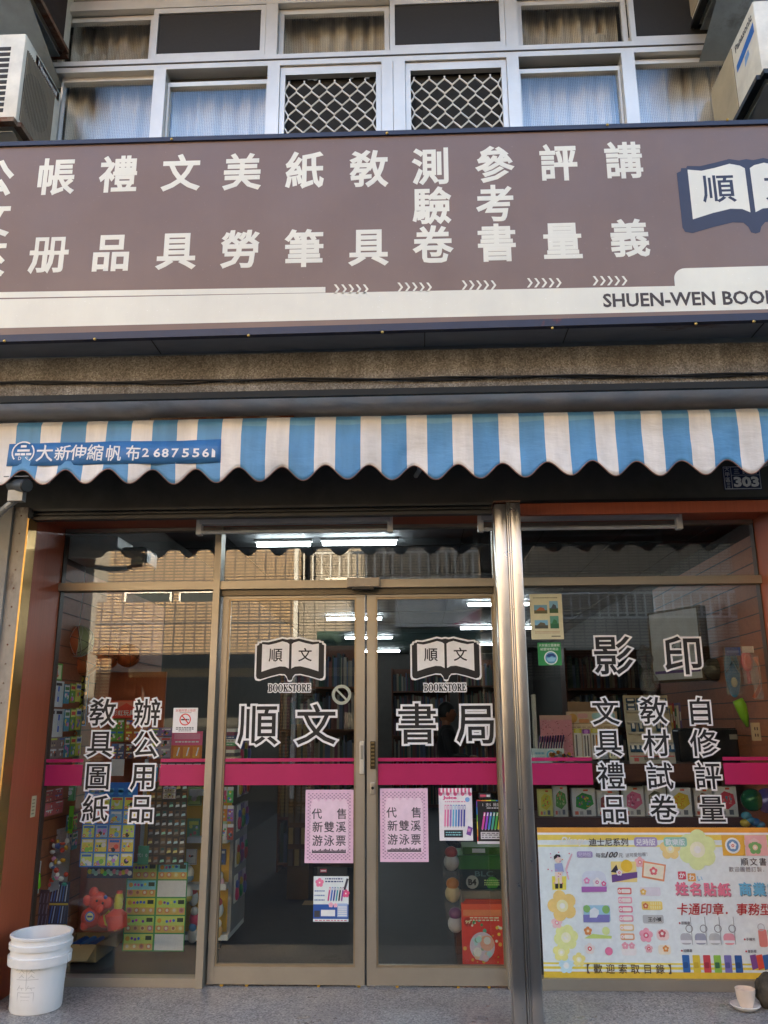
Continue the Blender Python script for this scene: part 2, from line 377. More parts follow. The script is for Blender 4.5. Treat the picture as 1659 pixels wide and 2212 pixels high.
class Art(MB):
    """print on a sheet of w x h metres; places are given in parts of the sheet, 0..1 both ways"""
    fixn = False
    def __init__(s, pl, w, h, thick=0.0015, back=None):
        super().__init__(); s.pl = pl; s.w = w; s.h = h; s.L = 0; s.t = thick; s.wave = None
        if back is not None:
            q = [pl.p(x, y, z) for z in (-thick, 0) for x, y in ((0, 0), (w, 0), (w, h), (0, h))]
            s.add(q, [(4, 5, 6, 7), (3, 2, 1, 0), (0, 1, 5, 4), (1, 2, 6, 5), (2, 3, 7, 6), (3, 0, 4, 7)], back if not isinstance(back, str) or back in M else P(back))
    def mt(s, m): return m if not isinstance(m, str) else (M[m] if m in M else P(m))
    th = TH; sub = 0
    def lift(s, L): return s.th * (1 + L)
    def rect(s, x0, y0, x1, y1, m, L=0):
        if s.sub and (x1 - x0) * s.w > s.sub * 1.5:
            n = int((x1 - x0) * s.w / s.sub) + 1
            for i in range(n): s.rect(x0 + (x1 - x0) * i / n, y0, x0 + (x1 - x0) * (i + 1) / n, y1, m, L)
            return s
        s.add([s.pl.p(x * s.w, y * s.h, s.lift(L)) for x, y in ((x0, y0), (x1, y0), (x1, y1), (x0, y1))], [(0, 1, 2, 3)], s.mt(m)); return s
    def rrect(s, x0, y0, x1, y1, m, L=0, r=0.25):
        W, H = (x1 - x0) * s.w, (y1 - y0) * s.h; rr = r * min(W, H); pts = []
        for cx, cy, a0 in ((W - rr, H - rr, 0), (rr, H - rr, 90), (rr, rr, 180), (W - rr, rr, 270)):
            for k in range(5): a = rad(a0 + 22.5 * k); pts.append((x0 * s.w + cx + rr * math.cos(a), y0 * s.h + cy + rr * math.sin(a)))
        s.add([s.pl.p(x, y, s.lift(L)) for x, y in pts], [tuple(range(len(pts)))], s.mt(m)); return s
    def poly(s, pts, m, L=0):
        s.add([s.pl.p(x * s.w, y * s.h, s.lift(L)) for x, y in pts], [tuple(range(len(pts)))], s.mt(m)); return s
    def circ(s, x, y, r, m, L=0, ry=None, n=20, r0=0.0):
        """disc or ring; r in metres"""
        ry = ry or r; X, Y = x * s.w, y * s.h
        o = [s.pl.p(X + r * math.cos(2 * math.pi * i / n), Y + ry * math.sin(2 * math.pi * i / n), s.lift(L)) for i in range(n)]
        if r0:
            k = [s.pl.p(X + r0 * math.cos(2 * math.pi * i / n), Y + r0 * math.sin(2 * math.pi * i / n), s.lift(L)) for i in range(n)]
            s.add(o + k, [(i, (i + 1) % n, n + (i + 1) % n, n + i) for i in range(n)], s.mt(m))
        else: s.add(o, [tuple(range(n))], s.mt(m))
        return s
    def line(s, x0, y0, x1, y1, t, m, L=0):
        a = Vector((x0 * s.w, y0 * s.h)); b = Vector((x1 * s.w, y1 * s.h)); d = (b - a).normalized(); q = Vector((-d.y, d.x)) * t / 2
        s.add([s.pl.p(p.x, p.y, s.lift(L)) for p in (a - q, b - q, b + q, a + q)], [(0, 1, 2, 3)], s.mt(m)); return s
    def cjk(s, txt, x, y, size, m, L=1, step=None, bevel=0.0, down=False, rot=0.0, sx=1.0, res=0, shear=0.0):
        """full-width characters; size and step in metres, x y the middle of the run"""
        step = step or size * 1.04; n = len(txt)
        for i, ch in enumerate(txt):
            if ch == ' ': continue
            d = (i - (n - 1) / 2) * step
            px, py = (0, -d) if down else (d, 0)
            put(s, glyph(ch, bevel, res), s.pl, x * s.w + px * math.cos(rot) - py * math.sin(rot), y * s.h + px * math.sin(rot) + py * math.cos(rot), size * sx, size, s.mt(m), s.lift(L), TH * 0.8, rot, shear)
        return s
    def lat(s, txt, x, y, w, h, m, L=1, bevel=0.0, rot=0.0, shear=0.0, res=0):
        put(s, word(txt, bevel, res), s.pl, x * s.w, y * s.h, w, h, s.mt(m), s.lift(L), TH * 0.8, rot, shear); return s
    def flower(s, x, y, r, petal, core, L=1, k=5, a0=0.3):
        for i in range(k):
            a = a0 + 2 * math.pi * i / k
            s.circ(x + 0.6 * r * math.cos(a) / s.w, y + 0.6 * r * math.sin(a) / s.h, r * 0.47, petal, L + i * 0.12, n=14)
        s.circ(x, y, r * 0.42, core, L + 1, n=14); s.circ(x, y, r * 0.2, 'f6f3e2', L + 1.3, n=10); return s
def sheet_from(u0, v0, u1, v1, Y, yaw=0.0):
    """a sheet facing the street whose upper left corner is seen at u0 v0 and lower right corner at u1 v1 when it stands at depth Y"""
    um, vm = (u0 + u1) / 2, (v0 + v1) / 2
    x0, x1, z1, z0 = at(u0, vm, Y).x, at(u1, vm, Y).x, at(um, v0, Y).z, at(um, v1, Y).z
    return Plane((x0, Y, z0), (math.cos(yaw), math.sin(yaw), 0)), (x1 - x0) / math.cos(yaw), z1 - z0
def art(u0, v0, u1, v1, Y, back='wht', thick=0.0015, yaw=0.0):
    pl, W, H = sheet_from(u0, v0, u1, v1, Y, yaw); return Art(pl, W, H, thick, back)

# ================================================================== THE SETTING
structure('street', MB().box(-60, 60, -60, 30, -0.6, -0.28, 'asphalt'))
structure('pavement', MB().box(-2.65, 3.2, -0.80, 0.04, -0.27, 0.0, 'terrazzo'))
structure('floor', MB().box(-2.55, 3.2, 0.045, 16.0, -0.27, -0.004, 'floor_in'))

# ------------------------------------------------------------------ the shop building
YW = -0.62                                                             # upper wall face
B = thing('shop_building', 'grey shop building with a pebbled concrete beam and two rows of upper windows', 'building', (0.2, 1.0, -0.28))
WX0, WX1 = -2.23, 2.06                                                 # the band of windows
ZR0, ZR1 = az(800, 149, YW), az(800, 125, YW)                          # rail between the two rows
ZT = az(800, 14, YW)                                                   # head of the upper row
ZB = 4.12
wl = MB()
wl.box(-2.75, WX0, YW, YW + 0.2, 3.10, 11, 'plaster'); wl.box(WX1, 3.2, YW, YW + 0.2, 3.10, 11, 'plaster')
wl.box(WX0, WX1, YW, YW + 0.2, 3.10, ZB, 'plaster'); wl.box(WX0, WX1, YW + 0.001, YW + 0.2, ZT + 0.07, 11, 'plaster')
wl.box(-2.75, -2.60, YW + 0.2, 16.2, -0.28, 11, 'plaster'); wl.box(3.2, 3.35, YW, 16.2, -0.28, 11, 'plaster')
wl.box(-2.60, 3.2, 16.0, 16.2, -0.28, 11, 'plaster'); wl.box(-2.75, 3.35, YW, 16.2, 11.0, 11.2, 'plaster')
wl.box(-2.60, 3.2, -0.45, 16.0, 3.10, 3.25, 'plaster')
wl.box(-2.60, 3.2, 0.6, 0.7, 3.25, 11, 'dark')
wl.build('wall', B)
bm_ = MB()
zb0, zb1 = az(800, 849, -1.07), 3.105
bm_.box(-6.0, 6.5, -1.07, YW, zb0, zb1, 'pebble')
bm_.build('beam', B)
MB().box(-6.0, 6.5, -1.078, -1.055, zb0 - 0.012, zb0 + 0.020, paint('1e2224', .8)).build('drip_edge', B)
YL = -0.38
MB().box(-6.0, 6.5, -1.052, YL - 0.005, zb0 - 0.004, zb0 + 0.09, 'sofgrey').build('soffit', B)
ZL = az(800, 1094, YL); ZF = ZL - .016
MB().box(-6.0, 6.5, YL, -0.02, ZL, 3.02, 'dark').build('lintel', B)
sl = MB()
zs0, zs1 = az(600, 1117, YL - .02), az(600, 1096, YL - .02)
dkg = paint('54524c', .5, .2)
sl.box(-2.17, 0.41, YL - .06, YL - .002, zs1 - 0.012, zs1 + 0.002, dkg); sl.box(-2.17, 0.41, YL - .03, YL - .002, zs0 + 0.010, zs1 - 0.014, 'black'); sl.box(-2.17, 0.41, YL - .055, YL - .002, zs0 - 0.004, zs0 + 0.012, dkg); sl.box(-2.17, 0.41, YL - .045, YL - .0021, (zs0 + zs1) / 2 - .003, (zs0 + zs1) / 2 + .004, dkg)
sl.build('shutter_slot', B)
MB().box(0.54, 3.2, YL - .035, YL - .001, zs0 - 0.012, zs1 - 0.004, 'red').build('fascia_board', B)
MB().box(0.54, 3.2, YL - .045, YL - .004, zs1 - 0.002, zs1 + 0.012, 'black').build('fascia_rail', B)
MB().box(-2.14, 1.97, YL + .01, 0.0, ZF, ZL - .002, 'red').build('soffit_board', B)
MB().box(-2.20, -2.118, YL + .002, -0.001, 0.002, ZF - .001, 'red').build('reveal_board', B)
MB().box(1.965, 2.05, YL + .002, -0.001, 0.002, ZF - .001, 'red').build('reveal_board', B)
tk = MB(); tk.box(-2.205, -2.128, YL - .10, YL, 0.002, ZL - .001, 'track'); tk.box(-2.127, -2.118, YL - .102, YL + .001, 0.002, zs0 - .005, paint('b08a4c', 0.3, 0.8))
for k in range(24): tk.ball((-2.165, YL - .101, 0.15 + k * 0.1), 0.005, 0.003, 0.005, 'rust', 8, 5)
tk.build('shutter_track', B)
tk2 = MB(); tk2.box(2.06, 2.12, YL - .10, YL, 0.002, ZL - .002, 'track'); tk2.build('shutter_track', B)
MB().box(-2.75, -2.207, YL - .12, -0.02, -0.28, ZL - .001, 'plaster').build('side_pier', B)
MB().box(2.13, 3.2, YL - .12, -0.02, -0.28, ZL - .001, 'plaster').build('side_pier', B)
MB().box(-6.2, 6.5, -1.95, YW - 0.001, ZT + 0.55, ZT + 0.75, 'plaster').build('balcony_slab', B)
# inside
MB().box(-2.60, -2.20, 0.001, 15.9, -0.003, 3.08, 'wallin').build('interior_wall', B)
MB().box(2.75, 3.19, 0.001, 15.9, -0.003, 3.08, 'wallin').build('interior_wall', B)
MB().box(-2.19, 2.74, 15.6, 15.9, -0.003, 2.94, 'wallin').build('interior_wall', B)
MB().box(-2.19, 2.74, 0.12, 15.59, 2.95, 3.07, 'ceil').build('ceiling', B)
MB().box(-2.19, 2.74, 0.02, 0.115, ZL + .001, 3.07, 'ceil').build('ceiling_edge', B)
cl = MB()
for k in range(9): cl.box(-2.19, 2.74, 1.2 + k * 1.6, 1.22 + k * 1.6, 2.944, 2.949, 'black')
for k in range(7): cl.box(-1.7 + k * 0.7, -1.69 + k * 0.7, 0.13, 15.5, 2.945, 2.9485, 'black')
cl.build('ceiling_joint', B)

# upper windows: each a part with its pane, curtain or grille below it
def curtain(parent, x0, x1, z0, z1, y):
    z1 += 0.30; m = MB(); n = max(12, int((x1 - x0) / 0.012)); ph = random.random() * 6; vs = []
    for i in range(n + 1):
        x = x0 + (x1 - x0) * i / n
        vs += [(x, y + 0.018 * math.sin(x * 62 + ph + 2.2 * math.sin(x * 7 + ph)) + 0.010 * math.sin(x * 117 + 1) + 0.012 * math.sin(x * 19 + ph), z) for z in (z0, z1)]
    m.add(vs, [(2 * i, 2 * i + 2, 2 * i + 3, 2 * i + 1) for i in range(n)], 'curtain'); m.build('curtain', parent, smooth='all')
def frame_box(m, x0, x1, z0, z1, y0, y1, t, tb, mt):
    m.box(x0, x0 + t, y0, y1, z0, z1, mt); m.box(x1 - t, x1, y0, y1, z0, z1, mt)
    m.box(x0 + t, x1 - t, y0 + .001, y1, z1 - tb, z1, mt); m.box(x0 + t, x1 - t, y0 + .001, y1, z0, z0 + tb, mt)
wf = MB()
wf.box(WX0, WX1, YW - 0.055, YW + 0.06, ZR0, ZR1, 'alu2'); wf.box(WX0, WX1, YW - 0.06, YW + 0.02, (ZR0 + ZR1) / 2 - 0.004, (ZR0 + ZR1) / 2 + 0.004, 'dark')
wf.box(WX0, WX1, YW - 0.05, YW + 0.06, ZT, ZT + 0.069, 'alu2')
for a, b in ((577, 602), (1090, 1117)): wf.box(ax(a, 75, YW), ax(b, 75, YW), YW - 0.05, YW + 0.06, ZR1 + .001, ZT - .001, 'alu2')
for a, b in ((335, 361), (580, 606), (825, 849.5), (850.5, 876), (1096, 1122), (1345, 1373)):
    wf.box(ax(a, 225, YW), ax(b, 225, YW), YW - 0.058, YW + 0.06, ZB + .001, ZR0 - .001, 'alu2')
wf.build('window_frame', B)
def up(a, v): return ax(a, v, YW)
PY = YW + 0.03
up_spec = [(('130', 335), 0), ((335, 577), 1), ((602, 842), 0), ((842, 1090), 1), ((1117, 1357), 0), ((1357, 1580), 1)]
for (a, b), proud in up_spec:
    x0, x1 = up(float(a), 75), up(float(b), 75); m = MB(); yy = YW - 0.048 if proud else YW - 0.004
    frame_box(m, x0 + .002, x1 - .002, ZR1 + 0.004, ZT - 0.004, yy, yy + 0.035, 0.030, 0.036, 'alu2')
    wn = m.build('window', B)
    p = MB(); p.box(x0 + .031, x1 - .031, yy + 0.014, yy + 0.018, ZR1 + 0.038, ZT - 0.038, paint('191714', 0.6, 0, 0.2, 60) if proud else 'rib'); p.build('insect_screen' if proud else 'pane', wn)
    if not proud: curtain(wn, x0 + .02, x1 - .02, ZR1, ZT, YW + 0.14)
lo_spec = [(130, 335, 'p', 178), (361, 580, 'p', 187), (606, 825, 'g', 165), (876, 1096, 'g', 160), (1122, 1345, 'p', 158), (1373, 1580, 'p', 138)]
for a, b, kind, vt in lo_spec:
    x0, x1 = up(a, 225), up(b, 225); zt = az((a + b) / 2, vt, YW); m = MB()
    if kind == 'p':
        frame_box(m, x0 + .002, x1 - .002, ZB + 0.003, zt + 0.03, YW - 0.012, YW + 0.03, 0.012, 0.03, 'alu2')
        if ZR0 - zt > 0.08: m.box(x0 + .002, x1 - .002, YW + 0.03, YW + 0.05, zt + 0.032, ZR0 - 0.002, 'dark')
        wn = m.build('window', B)
        MB().box(x0 + .013, x1 - .013, YW + 0.012, YW + 0.016, ZB + 0.03, zt, 'rib').build('pane', wn)
        curtain(wn, x0, x1, ZB, ZR0, YW + 0.13)
    else:
        frame_box(m, x0 + .002, x1 - .002, ZB + 0.003, ZR0 - 0.03, YW - 0.045, YW - 0.005, 0.030, 0.032, 'alu2')
        m.box(x0 + .002, x1 - .002, YW - 0.04, YW + 0.02, ZR0 - 0.028, ZR0 - 0.003, 'alu2')
        wn = m.build('window', B); g = MB(); n = 12; zz0, zz1 = ZB + 0.03, ZR0 - 0.065; st = (x1 - x0 - 0.06) / n; hh = 0.060
        for i in range(n + 1):
            pts = []; k = 0; z = zz0
            while z < zz1:
                s = 1 if (k + i) % 2 else -1; xx = min(max(x0 + 0.03 + i * st + s * st * 0.48, x0 + .03), x1 - .03)
                pts += [(xx, YW - 0.028, z), (xx, YW - 0.028, min(z + 0.018, zz1))]; z += hh; k += 1
            g.tube(pts, 0.0052, paint('dad5ca', 0.4, 0.3), 5)
        g.build('grille', wn)
        MB().box(x0 + .031, x1 - .031, YW + 0.012, YW + 0.016, ZB + 0.03, ZR0 - 0.06, paint('17150f', 0.7, 0, 0.3, 80)).build('insect_screen', wn)

# ------------------------------------------------------------------ houses across the street (seen in the glass)
def house(name, label, x0, x1, y, zsoff, zpar, tile, col, recess):
    h = thing(name, label, 'building', ((x0 + x1) / 2, y - 3, -0.28)); m = MB()
    m.box(x0, x1, y - 0.15, y, zsoff, zpar, tile)                                   # parapet over the arcade
    m.box(x0, x1, y - 7, y - recess, zpar - 1.0, 8.6, tile)
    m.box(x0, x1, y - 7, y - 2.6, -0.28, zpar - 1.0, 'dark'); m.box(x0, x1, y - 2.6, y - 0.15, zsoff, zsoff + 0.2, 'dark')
    m.box(x0, x1, y - 1.0, y, 5.9, 8.6, tile)
    m.build('wall', h)
    for xx in (x0 + 0.02, x1 - 0.32): MB().box(xx, xx + 0.30, y - 0.30, y - 0.151, -0.28, zsoff, tile).build('column', h)
    for k in range(3):
        a = x0 + 0.4 + k * (x1 - x0 - 0.6) / 3; b = a + (x1 - x0) / 3 - 0.4
        wnd = MB().box(a, b, y - recess - 0.02, y - recess + 0.02, zpar + 0.04, zpar + 0.24, paint('1f2c2b', 0.25)).build('window', h)
        f = MB(); frame_box(f, a - .03, b + .03, zpar + 0.01, zpar + 0.27, y - recess + .021, y - recess + .05, 0.04, 0.04, 'alu2'); f.build('frame', wnd)
    return h
OY = -11.0
tileA = m_tile('c8a474', '2a170a', 0.205, 0.062, 0.017, 'beige_tile'); tileB = m_tile('b9ad9c', '2c2621', 0.205, 0.060, 0.0105, 'grey_tile')
xa0, xa1, xb1, xc1 = ax(205, 1350, -OY), ax(640, 1350, -OY), ax(1085, 1350, -OY), ax(1500, 1350, -OY)
zso = az(430, 1413, -OY); zpa = az(430, 1298, -OY)
hA = house('tiled_house', 'sunlit beige tiled house across the street with dark arcade below', xa0, xa1, OY, zso, zpa, tileA, 'd9bc92', 0.5)
MB().box(xa1 - 0.05, xa1 + 0.03, OY + 0.01, OY + 0.09, 0, 8, 'white').build('downpipe', hA)
MB().box(xa0, xa1, OY + 0.001, OY + 0.012, az(430, 1345, -OY) - .012, az(430, 1345, -OY) + .012, 'dark').build('ledge', hA)
MB().box(ax(235, 1445, -OY), xa1 + 1.2, OY - 1.3, OY - 1.1, az(400, 1455, -OY), az(400, 1436, -OY), paint('d8b878', 0.6)).build('arcade_beam', hA)
hB = house('tiled_house', 'beige tiled house across the street with a green awning', xa1 + 0.04, xb1, OY, zso + .1, zpa + 0.35, tileB, 'b9ad9c', 1.2)
gw = MB(); gw.box(xa1 + 0.5, xb1 + 0.3, OY, OY + 0.9, az(850, 1412, -OY), az(850, 1372, -OY), paint('1f4a40', 0.6)); gw.build('awning', hB)
def railing(h, x0, x1, z0, z1, y):
    m = MB(); m.box(x0, x1, y - .02, y + .02, z1 - .04, z1, 'white'); m.box(x0, x1, y - .02, y + .02, z0, z0 + .04, 'white'); n = int((x1 - x0) / 0.17)
    for i in range(n): m.box(x0 + i * (x1 - x0) / n, x0 + i * (x1 - x0) / n + 0.03, y - .015, y + .015, z0 + .041, z1 - .041, 'white')
    m.build('railing', h)
railing(hB, xa1 + 0.1, xb1, zpa + 0.36, zpa + 0.95, OY - 0.1)
hC = house('tiled_house', 'grey tiled house across the street with a white balcony railing', xb1 + 0.04, xc1 + 1.5, OY, zso + .08, zpa - 0.42, tileB, 'b9ad9c', 1.2)
railing(hC, xb1 + 0.1, xc1 + 1.4, zpa - 0.41, zpa + 0.1, OY - 0.1)
hD = house('tiled_house', 'wide grey tiled house at the right end of the far side of the street', xc1 + 1.54, xc1 + 9.5, OY, zso, zpa, tileB, 'b9ad9c', 0.8)
sgn = MB(); sgn.box(xa1 + 1.9, xb1 - 0.1, OY + 0.02, OY + 0.14, zpa - 0.55, zpa + 0.1, 'white'); sgn.prism([(xb1 - 1.0, zpa - 0.55), (xb1 - 0.1, zpa - 0.55), (xb1 - 0.1, zpa - 0.05)], OY + 0.141, OY + 0.16, 'magenta'); o = sgn.build('signboard', hB)
nb = thing('neighbour_building', 'plastered two storey building to the left of the shop', 'building', (-6, 4, -0.28)); MB().box(-9.5, -2.8, -0.6, 9, -0.28, 6.9, 'plaster').build('wall', nb)
MB().box(-9.6, -2.8, -0.7, 9.1, 6.9, 7.04, 'sofgrey').build('roof', nb)
nb2 = thing('neighbour_building', 'tall plastered building to the right of the shop', 'building', (9, 4, -0.28)); MB().box(3.4, 18, -0.9, 14, -0.28, 11.5, 'plaster').build('wall', nb2)
MB().box(3.4, 18, -1.0, 14.1, 11.5, 11.7, 'sofgrey').build('roof', nb2)
nb3 = thing('neighbour_building', 'plain tall building further along the far side of the street', 'building', (-14, -15, -0.28)); MB().box(-24, xa0 - 0.05, -18, -12.2, -0.28, 9.5, 'plaster').build('wall', nb3)
MB().box(-24.1, xa0 - 0.04, -18.1, -12.1, 9.5, 9.7, 'sofgrey').build('roof', nb3)

# ------------------------------------------------------------------ the glazed shop front with its sliding doors
F = thing('glazed_shopfront', 'bronze aluminium shop front with two sliding glass doors and wide side panes', 'shopfront', (-0.1, 0.0, 0.0))
XL, XR = -2.117, 1.964
zt0, zt1 = az(460, 1275, 0), az(460, 1258, 0)                            # transom bar
ZTOP = ZF - .002
xm0, xm1 = ax(459, 1400, 0), ax(473, 1400, 0)                            # mullion between left pane and doors
xd0, xd1 = xm1, 0.45                                                     # doorway
xg = ax(790, 1700, 0)                                                    # where the doors meet
xr0 = 0.50
fr = MB()
fr.box(XL, XR, -0.04, 0.045, zt0, zt1, 'alu')
fr.box(xm0, xm1, -0.05, 0.05, 0.0, ZTOP, 'alu'); fr.box(xr0 - 0.06, xr0 + 0.03, -0.035, 0.05, 0.0, ZTOP, 'alu')
fr.box(XL, XL + 0.006, -0.012, 0.04, 0.0, ZTOP, paint('4a3a30', .5)); fr.box(XR - 0.006, XR, -0.012, 0.04, 0.0, ZTOP, paint('4a3a30', .5))
fr.box(XL + .006, xm0, -0.035, 0.04, 0.001, 0.045, 'alu'); fr.box(xr0 + 0.03, XR - .006, -0.035, 0.04, 0.001, 0.055, 'alu')
fr.box(XL + .006, xm0, -0.02, 0.035, ZTOP - 0.02, ZTOP - 0.001, 'alu'); fr.box(xm1, xr0 - .06, -0.02, 0.035, ZTOP - 0.02, ZTOP - 0.001, 'alu'); fr.box(xr0 + .03, XR - .006, -0.02, 0.035, ZTOP - 0.02, ZTOP - 0.001, 'alu')
fr.box(xm1, xr0 - .06, -0.012, 0.046, zt0 - 0.035, zt0 - 0.001, paint('5d5648', 0.4, 0.6))
fr.build('frame', F)
GT = 0.006
def pane(nm, x0, x1, z0, z1, y, parent=F):
    return MB().box(x0, x1, y, y + GT, z0, z1, 'glass').build(nm, parent)
pane('transom_pane', XL + .006, xm0, zt1, ZTOP - .02, 0.0); pane('transom_pane', xm1, xr0 - .06, zt1, ZTOP - .02, 0.0); pane('transom_pane', xr0 + .03, XR - .006, zt1, ZTOP - .02, 0.0)
gl = pane('side_pane', XL + .006, xm0, 0.045, zt0, 0.0); gr = pane('side_pane', xr0 + .03, XR - .006, 0.055, zt0, 0.0)
DY = 0.022                                                               # doors stand a little behind the side panes
DZ1 = zt0 - 0.036
def door(x0, x1, left):
    m = MB(); s0 = 0.035 if left else 0.05; s1 = 0.05 if left else 0.035
    zb = az(600, 2087, DY); zt = az(600, 1293, DY)
    m.box(x0, x0 + s0, DY - 0.02, DY + 0.02, 0.008, DZ1, 'alu'); m.box(x1 - s1, x1, DY - 0.02, DY + 0.02, 0.008, DZ1, 'alu')
    m.box(x0 + s0, x1 - s1, DY - 0.019, DY + 0.019, 0.009, zb, 'alu'); m.box(x0 + s0, x1 - s1, DY - 0.019, DY + 0.019, zt, DZ1 - .001, 'alu')
    t = paint('9a8c74', 0.35, 0.6)
    m.box(x0 + s0, x1 - s1, DY - 0.012, DY + 0.012, zb, zb + 0.012, t); m.box(x0 + s0, x1 - s1, DY - 0.012, DY + 0.012, zt - 0.012, zt, t)
    m.box(x0 + s0, x0 + s0 + 0.010, DY - 0.012, DY + 0.012, zb + .012, zt - .012, t); m.box(x1 - s1 - 0.010, x1 - s1, DY - 0.012, DY + 0.012, zb + .012, zt - .012, t)
    d = m.build('sliding_door', F)
    MB().box(x0 + s0 + .01, x1 - s1 - .01, DY - GT / 2, DY + GT / 2, zb + .012, zt - .012, 'glass').build('pane', d)
    return d, x0 + s0 + .011, x1 - s1 - .011
dL, l0, l1 = door(xd0 + 0.012, xg - 0.006, True)
dR, r0, r1 = door(xg + 0.006, xd1 + 0.02, False)
# handles, lock, sensor
hd = MB(); hd.rbox(ax(777, 1640), ax(787, 1640), DY - 0.034, DY - 0.0205, az(782, 1672), az(782, 1601), 0.004, paint('c9c4b4', 0.35, 0.2)); hd.box(ax(779, 1640), ax(785, 1640), DY - 0.0355, DY - 0.0335, az(782, 1640), az(782, 1610), paint('8f8a7c', .5)); hd.build('handle', dL)
hd = MB(); hd.rbox(ax(800, 1640), ax(811, 1640), DY - 0.034, DY - 0.0205, az(805, 1661), az(805, 1601), 0.003, paint('4d4430', 0.35, 0.7))
for k in range(7): hd.box(ax(802, 1640), ax(809, 1640), DY - 0.036, DY - 0.0335, az(805, 1606 + k * 8), az(805, 1602.5 + k * 8), paint('8a7c58', 0.3, 0.8))
hd.build('handle', dR)
lk = MB(); lk.rbox(ax(800, 1700), ax(810, 1700), DY - 0.03, DY - 0.0205, az(805, 1715), az(805, 1690), 0.003, paint('b9b2a2', 0.3, 0.7)); lk.lathe([(0.0001, -0.034), (0.008, -0.034), (0.008, -0.028)], (ax(805, 1702), DY, az(805, 1702)), 'black', 14, 'Y'); lk.build('lock', dR)
sn = MB(); sn.rbox(ax(752, 1262), ax(821, 1262), -0.085, -0.041, az(786, 1272), az(786, 1253), 0.004, paint('bdb3a4', 0.4)); sn.rbox(ax(763, 1270), ax(810, 1270), -0.080, -0.055, az(786, 1278), az(786, 1269.5), 0.003, 'black'); sn.build('door_sensor', F)
ft = MB()
for u in (478, 532, 688, 775, 858, 990, 1057): ft.box(ax(u - 3, 2138), ax(u + 3, 2138), DY - 0.025, DY + 0.01, 0.0005, 0.0085, paint('b58a2c', .5))
ft.build('floor_guide', F)

# vinyl lettering, logos and stripes on the glass
def letters(txt, pts, size, y, parent, core, halo, lift=0.0006):
    pl = Plane((0, y, 0))
    for ch, (u, v) in zip(txt, pts):
        m = MB(); m.fixn = False
        c = at(u, v, y); s = size * (at(u, v - 1, y).z - c.z)
        put(m, glyph(ch, halo, 2), pl, c.x, c.z, s, s, M['wht'], lift, 0.0006)
        put(m, glyph(ch, core, 1), pl, c.x, c.z, s, s, M['ink'], lift + 0.0008, 0.0004)
        m.build('character', parent)
letters('敎具圖紙', [(222, 1540), (216, 1608), (211, 1678), (205.5, 1748)], 60, 0, gl, 0.012, 0.072)
letters('辦公用品', [(318, 1540), (315, 1608), (310, 1678), (305, 1749)], 60, 0, gl, 0.012, 0.072)
letters('文具禮品', [(1308, 1538), (1314, 1606), (1320, 1677), (1327, 1749)], 60, 0, gr, 0.012, 0.072)
letters('敎材試卷', [(1411, 1536), (1418, 1606), (1425, 1677), (1433, 1749)], 60, 0, gr, 0.012, 0.072)
letters('自修評量', [(1512, 1537), (1520, 1606), (1529, 1677), (1538, 1749)], 60, 0, gr, 0.012, 0.072)
letters('影印', [(1324, 1417), (1476, 1417)], 87, 0, gr, 0.012, 0.058)
DF = DY - GT / 2
letters('順文', [(557, 1567), (683, 1567)], 90, DF, dL, 0.010, 0.062)
letters('書局', [(901, 1565), (1029, 1565)], 90, DF, dR, 0.010, 0.062)
BOOK_OUT = [(0, .62), (.10, .60), (.24, .63), (.45, .575), (.66, .525), (.84, .535), (.86, .50), (.93, .50), (.94, .45), (1, .42), (1, -.48), (.97, -.55), (.87, -.575), (.55, -.48), (.30, -.42), (.15, -.43), (.09, -.50), (.06, -.59), (0, -.61)]
BOOK_PAGE = [(.035, .45), (.10, .495), (.24, .53), (.45, .47), (.64, .43), (.83, .455), (.83, -.34), (.55, -.25), (.30, -.19), (.14, -.20), (.035, -.255)]
def book_logo(m, pl, cx, cz, unit, ground, halo, page, ink, lift, chars, csize, right=True):
    def full(half): return [(-x, y) for x, y in half][::-1] + [(x, y) for x, y in half if x > 1e-6]
    def polyg(pts, mt, h): m.add([pl.p(cx + x * unit, cz + y * unit, h) for x, y in pts], [tuple(range(len(pts)))], mt)
    o = full(BOOK_OUT)
    if halo is not None:
        polyg([(x * 1.035, y * 1.05) for x, y in o], halo, lift); 
    polyg([(x * .985, y * .965) for x, y in o], ground, lift + TH)
    polyg([(-x, y) for x, y in BOOK_PAGE][::-1], page, lift + 2 * TH); polyg(BOOK_PAGE, page, lift + 2 * TH)
    for ch, sx in zip(chars, (-.43, .43)): put(m, glyph(ch, 0.012, 0), pl, cx + sx * unit, cz + .13 * unit, csize * unit, csize * unit, ink, lift + 3 * TH, TH)
for (u, v), d in (((627, 1425), dL), ((962.7, 1424), dR)):
    m = MB(); m.fixn = False; pl = Plane((0, DF, 0)); c = at(u, v, DF); un = 74 * (ax(u + 1, v, DF) - c.x)
    book_logo(m, pl, c.x, c.z, un, M['ink'], M['wht'], M['wht'], M['ink'], 0.0006, '順文', 0.40); m.build('logo', d)
    m = MB(); m.fixn = False; c = at(u - 1.5, v + 61, DF); W = 93 * (ax(u + 1, v, DF) - ax(u, v, DF)); H = 16 * (az(u, v - 1, DF) - az(u, v, DF))
    put(m, word('𝐁𝐎𝐎𝐊𝐒𝐓𝐎𝐑𝐄', 0.17, 2), pl, c.x, c.z, W * .97, H, M['wht'], 0.0006, 0.0005); put(m, word('𝐁𝐎𝐎𝐊𝐒𝐓𝐎𝐑𝐄', 0.02, 0), pl, c.x, c.z, W * .97, H, M['ink'], 0.0014, 0.0003); m.build('lettering', d)
